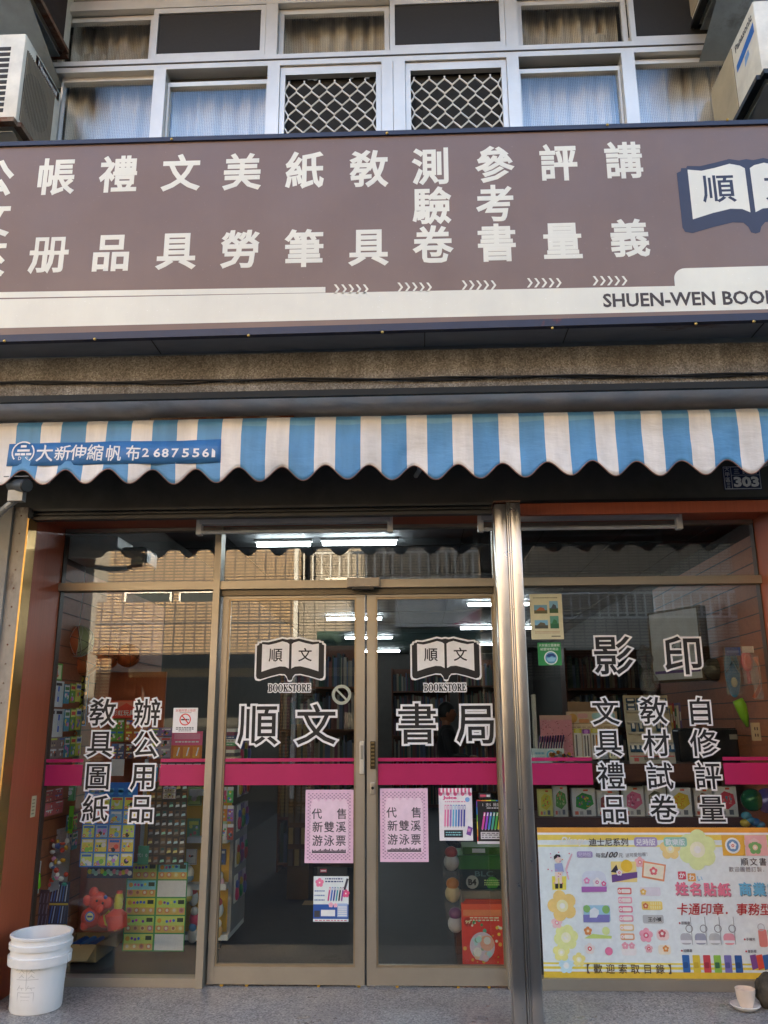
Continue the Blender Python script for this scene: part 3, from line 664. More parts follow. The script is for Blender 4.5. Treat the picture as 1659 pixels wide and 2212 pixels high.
def stripe(parent, x0, x1, y):
    m = MB(); z = lambda v: az(800, v, 0)
    m.box(x0, x1, y - .0012, y - .0004, z(1645), z(1637.5), 'magenta'); m.box(x0, x1, y - .0012, y - .0004, z(1696), z(1650), 'magenta'); m.build('stripe', parent)
stripe(gl, XL + .007, ax(178, 1670), 0); stripe(gl, ax(346, 1670), xm0 - .001, 0)
stripe(dL, l0, l1, DF); stripe(dR, r0, r1, DF)
stripe(gr, xr0 + .031, ax(1280, 1670), 0); stripe(gr, ax(1564, 1670), XR - .007, 0)

# ------------------------------------------------------------------ stainless shutter post in front of the doors
px0, px1 = 0.405, 0.540
T = thing('shutter_post', 'shiny stainless steel shutter post standing in front of the right door', 'post', ((px0 + px1) / 2, -0.55, 0.0))
pm = (px0 * 0.47 + px1 * 0.53)
MB().rbox(px0, pm - 0.010, -0.60, -0.50, 0.001, 2.445, 0.006, 'steel').build('channel', T, smooth=True)
MB().rbox(pm + 0.010, px1, -0.60, -0.50, 0.001, 2.452, 0.006, 'steel').build('channel', T, smooth=True)
r = MB()
for k in (-1, 1): r.rbox(pm + k * .005 - .0042, pm + k * .005 + .0042, -0.607, -0.52, 0.001, 2.452, 0.0035, 'steel')
r.build('rib', T, smooth=True)
MB().box(px0 - .002, px1 + .002, -0.605, YL - .062, 2.4525, 2.462, 'rust').build('cap_plate', T)

# ------------------------------------------------------------------ the long sign board
YS = -1.25
SG = thing('sign_board', 'long brown bookshop sign board with cream characters and a navy rim', 'sign', (-0.15, -1.16, az(800, 722, YS)))
def sz(u, v): return az(u, v, YS)
zsT0, zsT1 = sz(0, 310), sz(1659, 261); zsB0, zsB1 = sz(0, 741), sz(1659, 693)
xs0, xs1 = ax(0, 520, YS), ax(1659, 480, YS)
def zline(x, z0, z1): return z0 + (z1 - z0) * (x - xs0) / (xs1 - xs0)
X0, X1 = -3.0, 3.2
def strip(m, x0, x1, fz0, fz1, y0, y1, mt):
    m.prism([(x0, fz0(x0)), (x1, fz0(x1)), (x1, fz1(x1)), (x0, fz1(x0))], y0, y1, mt)
top = lambda x: zline(x, zsT0, zsT1); bot = lambda x: zline(x, zsB0, zsB1)
m = MB(); strip(m, X0, X1, lambda x: bot(x) + .012, lambda x: top(x) - .012, YS, YS + 0.05, 'signbg'); m.build('panel', SG)
m = MB(); strip(m, X0, X1, lambda x: top(x) - .024, top, YS - 0.012, YS + 0.16, 'navy'); m.build('rim', SG)
m = MB(); strip(m, X0, X1, bot, lambda x: bot(x) + .036, YS - 0.012, YS + 0.02, 'navy'); m.build('rim', SG)
m = MB(); strip(m, X0, X1, lambda x: bot(x) + .004, lambda x: bot(x) + .012, YS + 0.021, -1.075, 'bluegrey')
for xx in (-1.25, .05, .72, 1.62): m.box(xx, xx + .004, YS + .022, -1.076, bot(xx) + .0005, bot(xx) + .0038, 'black')
m.build('underside', SG)
for u, v in ((371, 301), (836, 288), (1312, 270), (1571, 259)):
    c = at(u, v, YS - .012); MB().ball((c.x, c.y - .002, c.z), .0075, .006, .0075, paint('b99a5a', .3, .9), 12, 6).build('screw', SG, smooth='all')
for u, v in ((10, 737), (205, 733), (537, 725), (826, 718), (1193, 709), (1503, 700), (1628, 695)):
    c = at(u, v, YS - .012); MB().ball((c.x, c.y - .002, c.z), .0075, .006, .0075, paint('b99a5a', .3, .9), 12, 6).build('screw', SG, smooth='all')
spl = Plane((0, YS, 0))
def sign_letters(items):
    for ch, u, v, s in items:
        m = MB(); m.fixn = False
        c = at(u, v, YS); k = at(u, v - 1, YS).z - c.z; kx = at(u + 1, v, YS).x - c.x
        put(m, glyph(ch, 0.026, 0), spl, c.x, c.z, s * kx * 1.03, s * k, M['cream2'], 0.0006, 0.0008, rot=-0.004)
        m.build('character', SG)
top_row = [('帳', 121, 383), ('禮', 256, 378), ('文', 391, 375), ('美', 523, 373), ('紙', 658, 369), ('敎', 797, 366), ('測', 931, 361), ('參', 1068, 357), ('評', 1206, 353), ('講', 1347, 348)]
bot_row = [('册', 106, 550), ('品', 240, 547), ('具', 381, 543), ('勞', 519, 540), ('筆', 657, 538), ('具', 796, 535), ('卷', 935, 530), ('書', 1073, 526), ('量', 1215, 522), ('義', 1360, 516)]
mid = {6: ('驗', 933, 446), 7: ('考', 1070, 441)}
for i in range(10):
    it = [(*top_row[i], 79), (*bot_row[i], 82)]
    if i in mid: it.append((*mid[i], 80))
    sign_letters(it)
sign_letters([('公', -12, 386, 79), ('文', -20, 474, 80), ('夾', -30, 558, 82)])
m = MB(); m.fixn = False
def sq(pts, mt='cream2', h=0.0005): m.add([spl.p(at(u, v, YS).x, at(u, v, YS).z, h) for u, v in pts], [tuple(range(len(pts)))], M[mt])
xl = X0
za, zb = at(0, 626, YS), at(703, 620, YS)
m.add([spl.p(X0, sz(0, 640), .0005), spl.p(ax(703, 632, YS), sz(703, 632), .0005), spl.p(ax(703, 620, YS), sz(703, 620), .0005), spl.p(X0, sz(0, 627), .0005)], [(0, 1, 2, 3)], M['cream2']); m.build('stripe', SG)
m = MB(); m.fixn = False
zbt = lambda x: zline(x, sz(0, 646.5), sz(1659, 614)); zbb = lambda x: zline(x, sz(0, 709), sz(1659, 668))
xn = ax(1456, 600, YS)
m.add([spl.p(X0, zbb(X0), .0005), spl.p(X1, zbb(X1), .0005), spl.p(X1, zbt(X1), .0005), spl.p(X0, zbt(X0), .0005)], [(0, 1, 2, 3)], M['cream2'])
pts = [(xn, zbt(xn) - .005)]; zt_ = sz(1500, 579)
for k in range(9): a = math.pi - k * math.pi / 16; pts.append((xn + .055 + .055 * math.cos(a), zt_ - .055 + .055 * math.sin(a)))
pts += [(X1, zt_ + .004), (X1, zbt(X1) - .005)]
m.add([spl.p(x, z, .0009) for x, z in pts], [tuple(range(len(pts)))], M['cream2']); m.build('band', SG)
for u, v in ((760, 624.5), (897, 620.5), (1036, 616), (1177, 611), (1319, 606.5)):
    m = MB(); m.fixn = False
    for k in range(5):
        cu = u + (k - 2) * 15.6 - 3
        sq([(cu - 4.5, v - 10), (cu + .5, v - 10), (cu + 8, v), (cu + .5, v + 10), (cu - 4.5, v + 10), (cu + 3, v)])
    m.build('chevron', SG)
m = MB(); m.fixn = False; c = at(1400, 648, YS); kx = at(1401, 648, YS).x - c.x; kz = at(1400, 647, YS).z - c.z
put(m, word('SHUEN-WEN BOOKSTORE', 0.035, 0), spl, ax(1304, 654, YS) + 0.5 * 500 * kx, sz(1560, 644), 500 * kx, 28 * kz, paint('3b3230', .5), .0012, .0005, rot=-.004); m.build('lettering', SG)
m = MB(); m.fixn = False; c = at(1622, 425, YS); kx = at(1623, 425, YS).x - c.x
book_logo(m, spl, c.x, sz(1622, 424), 158 * kx, paint('222942', .45), None, M['cream2'], paint('222942', .45), .0006, '順文', 0.46)
m.build('emblem', SG)

# ------------------------------------------------------------------ blue and white awning, rolled in
YA = -0.93
A = thing('awning', 'blue and white striped canvas awning with a scalloped front edge', 'awning', (-0.15, -0.75, 2.48))
edges = [(-60, 'b'), (-20, 'w'), (32.5, 'b'), (86, 'w'), (130, 'b'), (184, 'w'), (228.5, 'b'), (282.5, 'w'), (327.5, 'b'), (381, 'w'), (425, 'b'), (478.5, 'w'), (521.5, 'b'), (575, 'w'), (625, 'b'), (680, 'w'), (725, 'b'), (779, 'w'), (823.5, 'b'), (878.5, 'w'), (923, 'b'), (978, 'w'), (1022, 'b'), (1078.5, 'w'), (1123, 'b'), (1178, 'w'), (1231, 'b'), (1287, 'w'), (1332, 'b'), (1389.5, 'w'), (1435.5, 'b'), (1493.5, 'w'), (1541, 'b'), (1598, 'w'), (1647, 'b'), (1703, 'w'), (1750, 'b')]
ex = [(ax(u, 960, YA), c) for u, c in edges]
while ex[0][0] > -3.0: ex.insert(0, (ex[0][0] - (.115 if ex[0][1] == 'w' else .095), 'b' if ex[0][1] == 'w' else 'w'))
while ex[-1][0] < 2.6: ex.append((ex[-1][0] + (.115 if ex[-1][1] == 'b' else .095), 'b' if ex[-1][1] == 'w' else 'w'))
xt0, xt1 = ax(94, 1049, YA), ax(1624.5, 1023, YA); lam = (xt1 - xt0) / 16
ztip = 2.490; ztop = 2.800
def zbot(x): return ztip + 0.037 * (1 - math.cos(2 * math.pi * (x - xt0) / lam))
def hang(x, t):                                                          # t 0 at the top, 1 at the hem
    return YA + t * (0.014 * math.sin(x * 5.1 + 1.0) + 0.008 * math.sin(x * 11 + 2)) + 0.010 * math.sin(math.pi * t) * math.sin(x * 2.2) + 0.010 * mnoise.noise((x * 5, t * 2.2, 0)) * min(1, t * 3) + 0.004 * mnoise.noise((x * 14 + t * 9, t * 5 - x * 4, 3)) * min(1, t * 3)
stops = []
for i in range(len(ex) - 1):
    n = max(2, int((ex[i + 1][0] - ex[i][0]) / 0.012))
    for k in range(n): stops.append((ex[i][0] + (ex[i + 1][0] - ex[i][0]) * k / n, ex[i][1]))
stops.append((ex[-1][0], 'w'))
top_rows = [(0.055, .035), (0.035, .050), (0.012, .042), (0.0, .02)]
m = MB(); NT = 12; vs = []; per = len(top_rows) + NT + 1
for x, c in stops:
    for dy, dz in top_rows: vs.append((x, YA + dy, ztop + dz - 0.02))
    for k in range(NT + 1):
        t = k / NT; vs.append((x, hang(x, t), ztop + (zbot(x) - ztop) * t))
fs = {'w': [], 'b': [], 'p': []}
for i in range(len(stops) - 1):
    for k in range(per - 1):
        c = stops[i][1]
        if c == 'b' and 3 <= k < 5 and x > -9: c = 'p' if stops[i][0] > -0.95 else 'b'
        fs[c].append((i * per + k, i * per + k + 1, (i + 1) * per + k + 1, (i + 1) * per + k))
o_ = len(m.v); m.v += vs
for key, mt in (('w', 'cream'), ('b', 'blue'), ('p', 'pale')):
    idx = m.mi(mt)
    for f in fs[key]: m.f.append(f); m.m.append(idx)
m.fixn = False
va = m.build('valance', A, smooth='all')
sm = va.modifiers.new('thickness', 'SOLIDIFY'); sm.thickness = 0.003; sm.offset = 1
m = MB(); m.tube([(x, hang(x, 1) - .001, zbot(x)) for x, c in stops], 0.0030, 'trimbrown', 5); m.build('hem', A, smooth='all')
m = MB(); m.tube([(-2.95, -0.80, 2.80), (2.6, -0.80, 2.80)], 0.06, 'cream', 20); m.build('canvas_roll', A, smooth=True)
m = MB(); m.tube([(-2.95, YA + .03, 2.775), (2.6, YA + .03, 2.775)], 0.018, 'galv', 12); m.build('front_bar', A, smooth=True)
for a, b, v in ((325, 636, 906), (1092, 1592, 895)):
    MB().box(ax(a, v, -.86), ax(b, v, -.86), -0.872, -0.70, az((a + b) / 2, v + 3, -.86), az((a + b) / 2, v - 4, -.86), 'rust').build('mounting_rail', A)
for xx in (-2.0, 0.0, 1.75):
    m = MB(); m.tube([(xx, -0.55, 2.62), (xx + .02, -0.72, 2.60), (xx + .02, YA + .03, 2.74)], 0.013, 'galv', 8); m.build('arm', A, smooth=True)
m = MB(); m.fixn = False; n = 40; xb0, xb1 = ax(18, 978, YA), ax(478, 978, YA)
tb0, tb1 = (ztop - az(240, 955, YA)) / (ztop - 2.52), (ztop - az(240, 1004, YA)) / (ztop - 2.52)
vs = []
for i in range(n + 1):
    x = xb0 + (xb1 - xb0) * i / n
    for t in (tb0, (tb0 + tb1) / 2, tb1): vs.append((x, hang(x, t) - .006, ztop - (ztop - 2.52) * t))
m.add(vs, [(i * 3 + k, i * 3 + k + 1, i * 3 + k + 4, i * 3 + k + 3) for i in range(n) for k in range(2)], m_fabric('3a74b0', 'banner_canvas', .06)); bn = m.build('banner', A, smooth='all')
sm = bn.modifiers.new('thickness', 'SOLIDIFY'); sm.thickness = 0.0015; sm.offset = 0
m = MB(); m.fixn = False; bw = P('e3e6ea')
def bput(g, u, v, w, h, rot=0):
    c = at(u, v, YA); k = at(u, v - 1, YA).z - c.z; t = (ztop - c.z) / (ztop - 2.52); y = hang(c.x, t) - .0085
    put(m, g, Plane((0, y, 0)), c.x, c.z, w * k, h * k, bw, 0, .0006, rot)
for ch, u, v, s in (('大', 97, 980, 36), ('新', 136, 979, 34), ('伸', 171, 979, 33), ('縮', 208, 980, 34), ('帆', 248, 982, 33), ('布', 289, 981, 32)): bput(glyph(ch, .012, 0), u, v, s, s * 1.05, -.05 * (ch != '大'))
for ch, u in zip('26875561', (316, 340, 357.5, 378.5, 401.5, 424, 445, 462)): bput(word(ch, .03, 0), u, 979, 13 if ch != '1' else 5, 18)
c = at(51, 978, YA); pl = Plane((0, hang(c.x, .6) - .0085, 0)); k = at(51, 977, YA).z - c.z
for r0, r1 in ((21, 24),):
    n = 26; m.add([pl.p(c.x + r * k * math.cos(2 * math.pi * i / n), c.z + r * k * math.sin(2 * math.pi * i / n), .0003) for r in (r1, r0) for i in range(n)], [(i, (i + 1) % n, n + (i + 1) % n, n + i) for i in range(n) if i not in (3, 16)], bw)
for x, y, w_, h_ in ((0, 13, 12, 5), (-6, 4, 13, 5), (7, 4, 13, 5), (-11, -4, 11, 5), (0, -4, 9, 5), (12, -4, 11, 5)):
    m.add([pl.p(c.x + (x + q * w_ / 2) * k, c.z + (y + p * h_ / 2) * k, .0003) for q, p in ((-1, -1), (1, -1), (1, 1), (-1, 1))], [(0, 1, 2, 3)], bw)
bput(word('D', .02, 0), 44, 991, 6, 7); bput(word('S', .02, 0), 58, 991, 6, 7)
m.build('lettering', bn)

# ------------------------------------------------------------------ cables along the beam
m = MB()
for kx_ in range(4):
    pts = []
    for i in range(70):
        u = -60 + i * 26; v = 826 - 0.012 * u - .3 * kx_ + (7 - kx_ * 1.2) * abs(math.sin((u - 590) / 560 * math.pi / 1.0)) ** 1.0 * (1 if kx_ else 1.4) * 0.6 + 1.5 * math.sin(u / 47 + kx_)
        p = at(u, v, -1.080 - .003 * kx_); pts.append(p)
    m.tube(pts, 0.0038, 'black', 6)
tag(m.build('cable_bundle', smooth='all'), 'thin black cables sagging along the front of the pebbled concrete beam', 'cable')

# ------------------------------------------------------------------ air conditioners
gr_dark = paint('2b2723', 0.6, 0.2, 0.3, 20); acw = M['acwhite']
def slats_x(m, X, y0, y1, z0, z1, n, mt, s=1):                            # upright fins on a face looking along x
    for i in range(n):
        y = y0 + (y1 - y0) * (i + .5) / n; d = (y1 - y0) / n * .17
        m.box(X, X + .006 * s, y - d, y + d, z0, z1, mt)
def bracket(t, x0, x1, y0, y1, z, s, low, mt):
    m = MB()
    m.box(x0, x1, y0 - .02, y0 + .02, z - .030, z - .003, mt); m.box(x0, x1, y1 - .04, y1, z - .030, z - .003, mt)
    xx = x1 if s > 0 else x0
    m.box(xx - .02, xx + .02, y0 + .021, y1 - .041, z - .031, z - .004, mt)
    m.build('bracket_frame', t)
    m = MB(); m.prism([(x0 + .03, z - .05), (x1 - .03, z - .05), (x1 - .03, z - .055), (x0 + .03, z - .055)], y0 + .03, y1 - .05, 'galv')
    m.add([(x0 + .02, y0 + .03, z - .05), (x1 - .02, y0 + .03, z - .05), (x1 - .02, y1, z - .24), (x0 + .02, y1, z - .24)], [(0, 1, 2, 3)], 'galv')
    m.build('support_plate', t)
def window_ac(label, x0, x1, y0, y1, z0, z1, s, look):
    X = x1 if s > 0 else x0
    t = thing('air_conditioner', label, 'air conditioner', ((x0 + x1) / 2, (y0 + y1) / 2, z0), 'air conditioners beside the upper windows')
    MB().rbox(x0, x1, y0, y1, z0, z1, 0.012, acw).build('body', t, smooth=True)
    if look == 'fan':
        m = MB(); m.box(X - .004, X + .0008, y0 + .03, y1 - .085, z0 + .02, z1 - .085, paint('4a4238', 0.7, 0, .2, 12)); slats_x(m, X + .0006, y0 + .03, y1 - .085, z0 + .02, z1 - .085, 22, paint('857a68', .6)); m.build('grille', t)
        m = MB(); m.lathe([(.001, .0012), (.15, .0012), (.15, .003), (.001, .003)], (X, (y0 + y1 - .05) / 2 - .03, (z0 + z1) / 2 - .03), paint('15120f', .7), 28, 'X'); m.build('fan', t)
        pl = Plane((X, y0 + .13, z1 - .080), (0, 1, 0)); a = Art(pl, y1 - y0 - .16, .062, .001, P('ea3450')); a.lat('National', .5, .5, a.w * .8, .034, P('f0e4e0'), .5, .03); a.build('badge', t)
        m = MB()
        for c_ in range(3):
            for r_ in range(12):
                xx = x1 - .075 - c_ * .19; z = z0 + .045 + r_ * .036; m.box(xx - .15, xx, y0 - .0012, y0 + .004, z, z + .024, gr_dark)
        m.build('vent', t)
    elif look == 'old':
        m = MB(); m.box(X - .004, X + .001, y0 + .02, y1 - .095, z0 + .02, z1 - .02, paint('4a3a30', .8, 0, .3, 30)); slats_x(m, X + .001, y0 + .02, y1 - .095, z0 + .02, z1 - .02, 34, paint('3b2f28', .8)); m.build('grille', t)
    elif look == 'logo':
        yl = y0 + (y1 - y0) * .47
        m = MB(); m.box(X - .001, X + .004, yl, y1 - .012, z0 + .02, z1 - .02, paint('57503f', .7)); slats_x(m, X - .006, yl, y1 - .012, z0 + .02, z1 - .02, 30, paint('b4ab90', .5)); m.build('grille', t)
        pl = Plane((X - .0005, yl - .015, z0), (0, -1, 0)); a = Art(pl, yl - y0 - .02, z1 - z0, .001); a.lat('Panasonic', .50, .84, .22, .042, P('4a4f58'), 0, .04)
        a.poly([(.06, .52), (.94, .60), (.94, .74), (.06, .62)], P('2f6fbf'), 0); a.poly([(.40, .40), (.64, .46), (.62, .54), (.44, .52)], P('7fa6d4'), 0); a.build('badge', t)
    elif look == 'coil':
        m = MB(); m.box(X - .001, X + .004, y0 + .05, y1 - .012, z0 + .06, z1 - .02, paint('7c7466', .8)); slats_x(m, X - .006, y0 + .05, y1 - .012, z0 + .06, z1 - .02, 40, paint('9a917e', .6)); m.build('grille', t)
    bracket(t, x0, x1, y0, y1, z0, s, look in ('fan', 'logo'), M['black'] if look in ('logo', 'coil') else M['rust'])
    return t
window_ac('white air conditioner with a red badge and dark fan grille, lower left', -2.80, -2.105, -1.115, -0.65, 4.475, 5.03, 1, 'fan')
window_ac('old rust stained air conditioner at the top left above the red badged one', -2.90, -2.10, -1.18, -0.625, 5.34, 5.95, 1, 'old')
window_ac('white air conditioner with a blue badge on the right beside the lower windows', 1.750, 2.5, -1.27, -0.65, 4.475, 4.905, -1, 'logo')
window_ac('shaded air conditioner at the top right above the blue badged one', 1.69, 2.5, -1.24, -0.625, 5.36, 5.95, -1, 'coil')

# ------------------------------------------------------------------ security camera, number plate, tube lamps under the soffit
YC = -0.72
YC = -0.90
c0, c1 = at(36, 1048, YC), at(78, 1056, YC)
SC = thing('security_camera', 'dark grey bullet security camera under the left end of the awning', 'camera', c0)
m = MB(); d = Vector((.075, -.05, -.018)); e = c0 + d
m.tube([c0 - d * .5, c0 + d], .032, paint('3c4248', .35, .2), 20); m.build('body', SC, smooth=True)
m = MB(); m.tube([e, e + d * .08], [.034, .030], 'black', 20); m.build('lens', SC, smooth=True)
m = MB(); m.box(c0.x - .05, c0.x + .075, YC - .04, YC + .02, c0.z + .032, c0.z + .036, paint('565d63', .4)); m.build('sun_shield', SC)
m = MB(); m.tube([c0 + Vector((.01, 0, -.03)), c0 + Vector((-.005, .02, -.07)), c0 + Vector((-.05, .03, -.10)), c0 + Vector((-.14, .12, -.12)), c0 + Vector((-.2, .215, -.12))], .017, paint('8b8c88', .45, .2), 10); m.box(c0.x - .03, c0.x + .045, YC - .02, YC + .02, c0.z - .085, c0.z - .03, paint('8b8c88', .4, .3)); m.build('bracket', SC)

a = art(1562, 1006, 1644, 1058, YL - .006, P('1d2c52'), .003)
a.rect(.02, .03, .98, .06, 'c9ccd2', 0); a.rect(.02, .94, .98, .97, 'c9ccd2', 0); a.rect(.02, .03, .035, .97, 'c9ccd2', 0); a.rect(.965, .03, .98, .97, 'c9ccd2', 0); a.rect(.215, .06, .228, .94, 'c9ccd2', 0); a.rect(.228, .60, .965, .615, 'c9ccd2', 0)
a.cjk('大甲區', .12, .64, a.h * .20, P('c9ccd2'), 1, a.h * .22, .01, True); a.cjk('順德', .12, .18, a.h * .13, P('aab0ba'), 1, a.h * .14, 0, True); a.cjk('三民路', .60, .77, a.h * .24, P('c9ccd2'), 1, a.w * .23, .01); a.lat('303', .60, .33, a.w * .62, a.h * .38, P('e2e4e6'), 1, .07)
tag(a.build('house_number_plate'), 'small navy house number plate reading 303 below the right end of the awning', 'number plate')
for a_, b_, v0, v1, lab in ((426, 850, 1128, 1153, 'unlit fluorescent batten under the soffit above the sliding doors'), (1032, 1474, 1119, 1146, 'unlit fluorescent batten under the soffit behind the steel post and right pane')):
    YF = -0.20; x0, x1 = ax(a_, 1140, YF), ax(b_, 1140, YF); zt_ = ZF - .001; zb_ = az((a_ + b_) / 2, v1, YF)
    t = thing('lamp_batten', lab, 'lamp', ((x0 + x1) / 2, YF, zb_), 'unlit tube lamps outside the shop')
    m = MB(); m.prism([(x0, 0), (x1, 0), (x1, 1), (x0, 1)], 0, 1, 'white'); m = MB()
    m.add([(x, YF + dy, z) for x in (x0 + .02, x1 - .02) for dy, z in ((-.036, zt_ - .003), (-.030, zt_ - .034), (.022, zt_ - .034), (.026, zt_ - .003))], [(0, 1, 5, 4), (1, 2, 6, 5), (2, 3, 7, 6), (0, 3, 2, 1), (4, 5, 6, 7), (0, 4, 7, 3)], paint('b4b7b6', .45)); m.build('housing', t)
    m = MB(); m.tube([(x0 + .03, YF - .012, zb_ + .012), (x1 - .03, YF - .012, zb_ + .012)], .0115, paint('b9bfc1', .25), 14); m.build('tube', t, smooth=True)
    for xx in (x0, x1 - .035):
        m = MB(); m.rbox(xx, xx + .032, YF - .028, YF + .02, zb_ - .003, zt_ - .001, .004, paint('dcdcd8', .4)); m.build('end_cap', t)

# ------------------------------------------------------------------ bucket, cup and saucer, stump of bark
YB = -0.36
bc = at(91, 2019, YB); x_l, x_r = ax(26, 2017, YB), ax(156, 2017, YB); R_ = (x_r - x_l) / 2 * .965; bx = (x_l + x_r) / 2; hb = az(91, 2012, YB + .0) 
Bk = thing('bucket', 'white ribbed plastic bucket standing by the left red panel', 'bucket', (bx, YB, 0))
rb = R_ * .80; H = hb
m = MB(); prof = [(.001, .001), (rb, .001), (rb + .004, .01)]
def rz(z): return rb + (R_ * .935 - rb) * z / H
for z in (.1, .2, H - .135): prof.append((rz(z), z))
prof += [(rz(H) + .010, H - .134), (rz(H) + .012, H - .095), (rz(H) + .002, H - .093), (rz(H) + .002, H - .065), (rz(H) + .010, H - .063), (rz(H) + .012, H - .040), (rz(H) + .003, H - .037), (rz(H) + .004, H - .016), (R_, H - .014), (R_ + .001, H - .003), (R_ - .003, H), (R_ - .012, H - .001), (R_ - .016, H - .02), (rb - .006, .012), (.001, .012)]
m.lathe(prof, (bx, YB, 0), m_stained('e2e1dd', 'a39682', 'white_plastic', 3.6, (.66, .86), .36, 0, (1, 1, .4), .03), 56); m.build('pail', Bk, smooth=True)
for s in (1,):
    m = MB(); m.rbox(bx + s * (R_ - .006) - .012, bx + s * (R_ - .006) + .012, YB - .022, YB + .022, H - .135, H - .093, .006, 'white'); m.build('lug', Bk, smooth=True)
# pencilled characters on the side, wrapped round it
pen = P('b4b3b0')
def pencil(strokes, zc, s, a0):
    m = MB()
    for st in strokes:
        pts = []
        for i in range(len(st) - 1):
            for k in range(6):
                t_ = k / 5; x = st[i][0] + (st[i + 1][0] - st[i][0]) * t_; y = st[i][1] + (st[i + 1][1] - st[i][1]) * t_; zz = zc + (y - .5) * s
                r_ = rz(zz) + .0004; an = -math.pi / 2 + a0 + (x - .5) * s / r_; pts.append((bx + r_ * math.cos(an), YB + r_ * math.sin(an), zz))
        m.tube(pts, .0011, pen, 5)
    m.build('character', Bk)
pencil([[(.5, 1), (.3, .8), (.02, .62)], [(.5, 1), (.72, .8), (.98, .64)], [(.32, .72), (.26, .6), (.18, .52)], [(.28, .64), (.40, .54)], [(.70, .72), (.64, .6), (.56, .52)], [(.66, .64), (.80, .54)], [(.32, .50), (.26, .42), (.18, .36)], [(.28, .46), (.40, .38)], [(.70, .50), (.64, .42), (.56, .36)], [(.66, .46), (.80, .38)], [(.06, .30), (.95, .32)], [(.5, .92), (.5, .0)]], H * .53, .125, -.02)
pencil([[(.22, 1), (.08, .80)], [(.16, .90), (.42, .90)], [(.30, .90), (.34, .80)], [(.64, 1), (.52, .80)], [(.60, .90), (.92, .91)], [(.74, .90), (.80, .80)], [(.12, .70), (.12, .0)], [(.12, .70), (.88, .71), (.88, .04), (.76, .06)], [(.28, .54), (.72, .54)], [(.32, .40), (.32, .14)], [(.32, .40), (.68, .40), (.68, .14)], [(.32, .16), (.68, .16)]], H * .23, .105, -.04)

YU = -0.30
cc = at(1609, 2160, YU); zc = 0.0; sx0, sx1 = ax(1577, 2158, YU), ax(1640, 2158, YU); sr = (sx1 - sx0) / 2; ccx = (sx0 + sx1) / 2
m = MB(); m.lathe([(.001, .004), (sr * .55, .004), (sr * .6, .001), (sr * .72, .008), (sr, .022), (sr * 1.005, .025), (sr * .98, .0265), (sr * .7, .013), (.001, .011)], (ccx, YU, zc), paint('e6dfd6', .25), 40)
tag(m.build('saucer', smooth='all'), 'white saucer on the terrazzo at the lower right corner', 'saucer')
cr = (ax(1631, 2140, YU) - ax(1589, 2140, YU)) / 2; chh = cr * 1.72
C = thing('cup', 'cream cup standing on the white saucer', 'cup', (ccx + .006, YU, .013))
m = MB(); m.lathe([(.001, .0), (cr * .62, .0), (cr * .70, .012), (cr * .86, chh * .4), (cr * .97, chh * .8), (cr, chh), (cr * .955, chh + .001), (cr * .93, chh * .8), (cr * .8, chh * .35), (cr * .6, .012), (.001, .010)], (ccx + .006, YU, .0135), paint('e3cdb8', .3), 40); m.build('bowl', C, smooth=True)
m = MB(); m.tube([(ccx + .006 + cr * .9 * math.cos(t_) * .0 + .0, YU + cr * .85 + .022 * math.sin(t_), .013 + chh * .5 + .024 * math.cos(t_)) for t_ in [k * math.pi / 10 for k in range(11)]], .005, paint('e3cdb8', .3), 8); m.build('handle', C, smooth='all')
bm = bmesh.new(); bmesh.ops.create_icosphere(bm, subdivisions=4, radius=1)
sc0, sc1 = at(1632, 2150, YU + .02), at(1700, 2150, YU + .02)
for v_ in bm.verts:
    n_ = 1 + .20 * mnoise.noise(v_.co * 2.2) + .09 * mnoise.noise(v_.co * 7)
    v_.co = Vector((v_.co.x * .062 * n_, v_.co.y * .055 * n_, max(v_.co.z, -.8) * .082 * n_))
zmin = min(v_.co.z for v_ in bm.verts)
m = MB(); bm.verts.index_update(); m.add([(v_.co.x + sc0.x + .068, v_.co.y + YU + .02, v_.co.z - zmin + .001) for v_ in bm.verts], [[q.index for q in f.verts] for f in bm.faces], m_stained('4e4639', '2b271f', 'bark', 14, (.4, .7), .9)); bm.free()
tag(m.build('bark_lump', smooth='all'), 'rough dark brown lump of bark beside the cream cup', 'bark')

# ================================================================== PAPER ON THE GLASS
def bars(a, x0, x1, ys, hh, m, L=1, gaps=9):
    """rows of print too small to read, as short dashes"""
    for y in ys:
        x = x0
        while x < x1:
            wd = random.uniform(.5, 1.4) * (x1 - x0) / gaps; a.rect(x, y, min(x + wd, x1), y + hh, m, L); x += wd + (x1 - x0) / gaps * .3
# two lilac ticket notices
def notice(u0, v0, u1, v1, label):
    a = art(u0, v0, u1, v1, DF - .002, P('e3bfd6')); pat = P('a98ba3')
    nx, ny = 22, 40
    for i in range(nx):
        for j in range(ny):
            x, y = .05 + .9 * i / nx, .04 + .92 * j / ny
            if .12 < x < .84 and .13 < y < .86: continue
            if (i + j) % 2: a.rect(x, y, x + .9 / nx * .8, y + .92 / ny * .75, pat, 0)
    a.rrect(.11, .12, .89, .84, 'ead0e0', 1, .12)
    for k in range(5): a.circ(.20 + k * .15, .83, a.w * .06, 'ead0e0', 1.15 + k * .1)
    s = a.w * .215; d = P('4d4650')
    a.cjk('代', .24, .665, s, d, 2, None, .012); a.cjk('售', .76, .665, s, d, 2, None, .012)
    a.cjk('新雙溪', .50, .485, s, d, 2, s * 1.12, .012); a.cjk('游泳票', .50, .30, s, d, 2, s * 1.12, .012)
    for k in range(26):
        h_ = random.uniform(.02, .05); a.rect(.15 + .7 * k / 26, .145, .15 + .7 * k / 26 + .022, .145 + h_, d, 2)
    a.rect(.15, .135, .85, .15, d, 2)
    tag(a.build('notice'), label, 'notice', 'lilac swimming ticket notices')
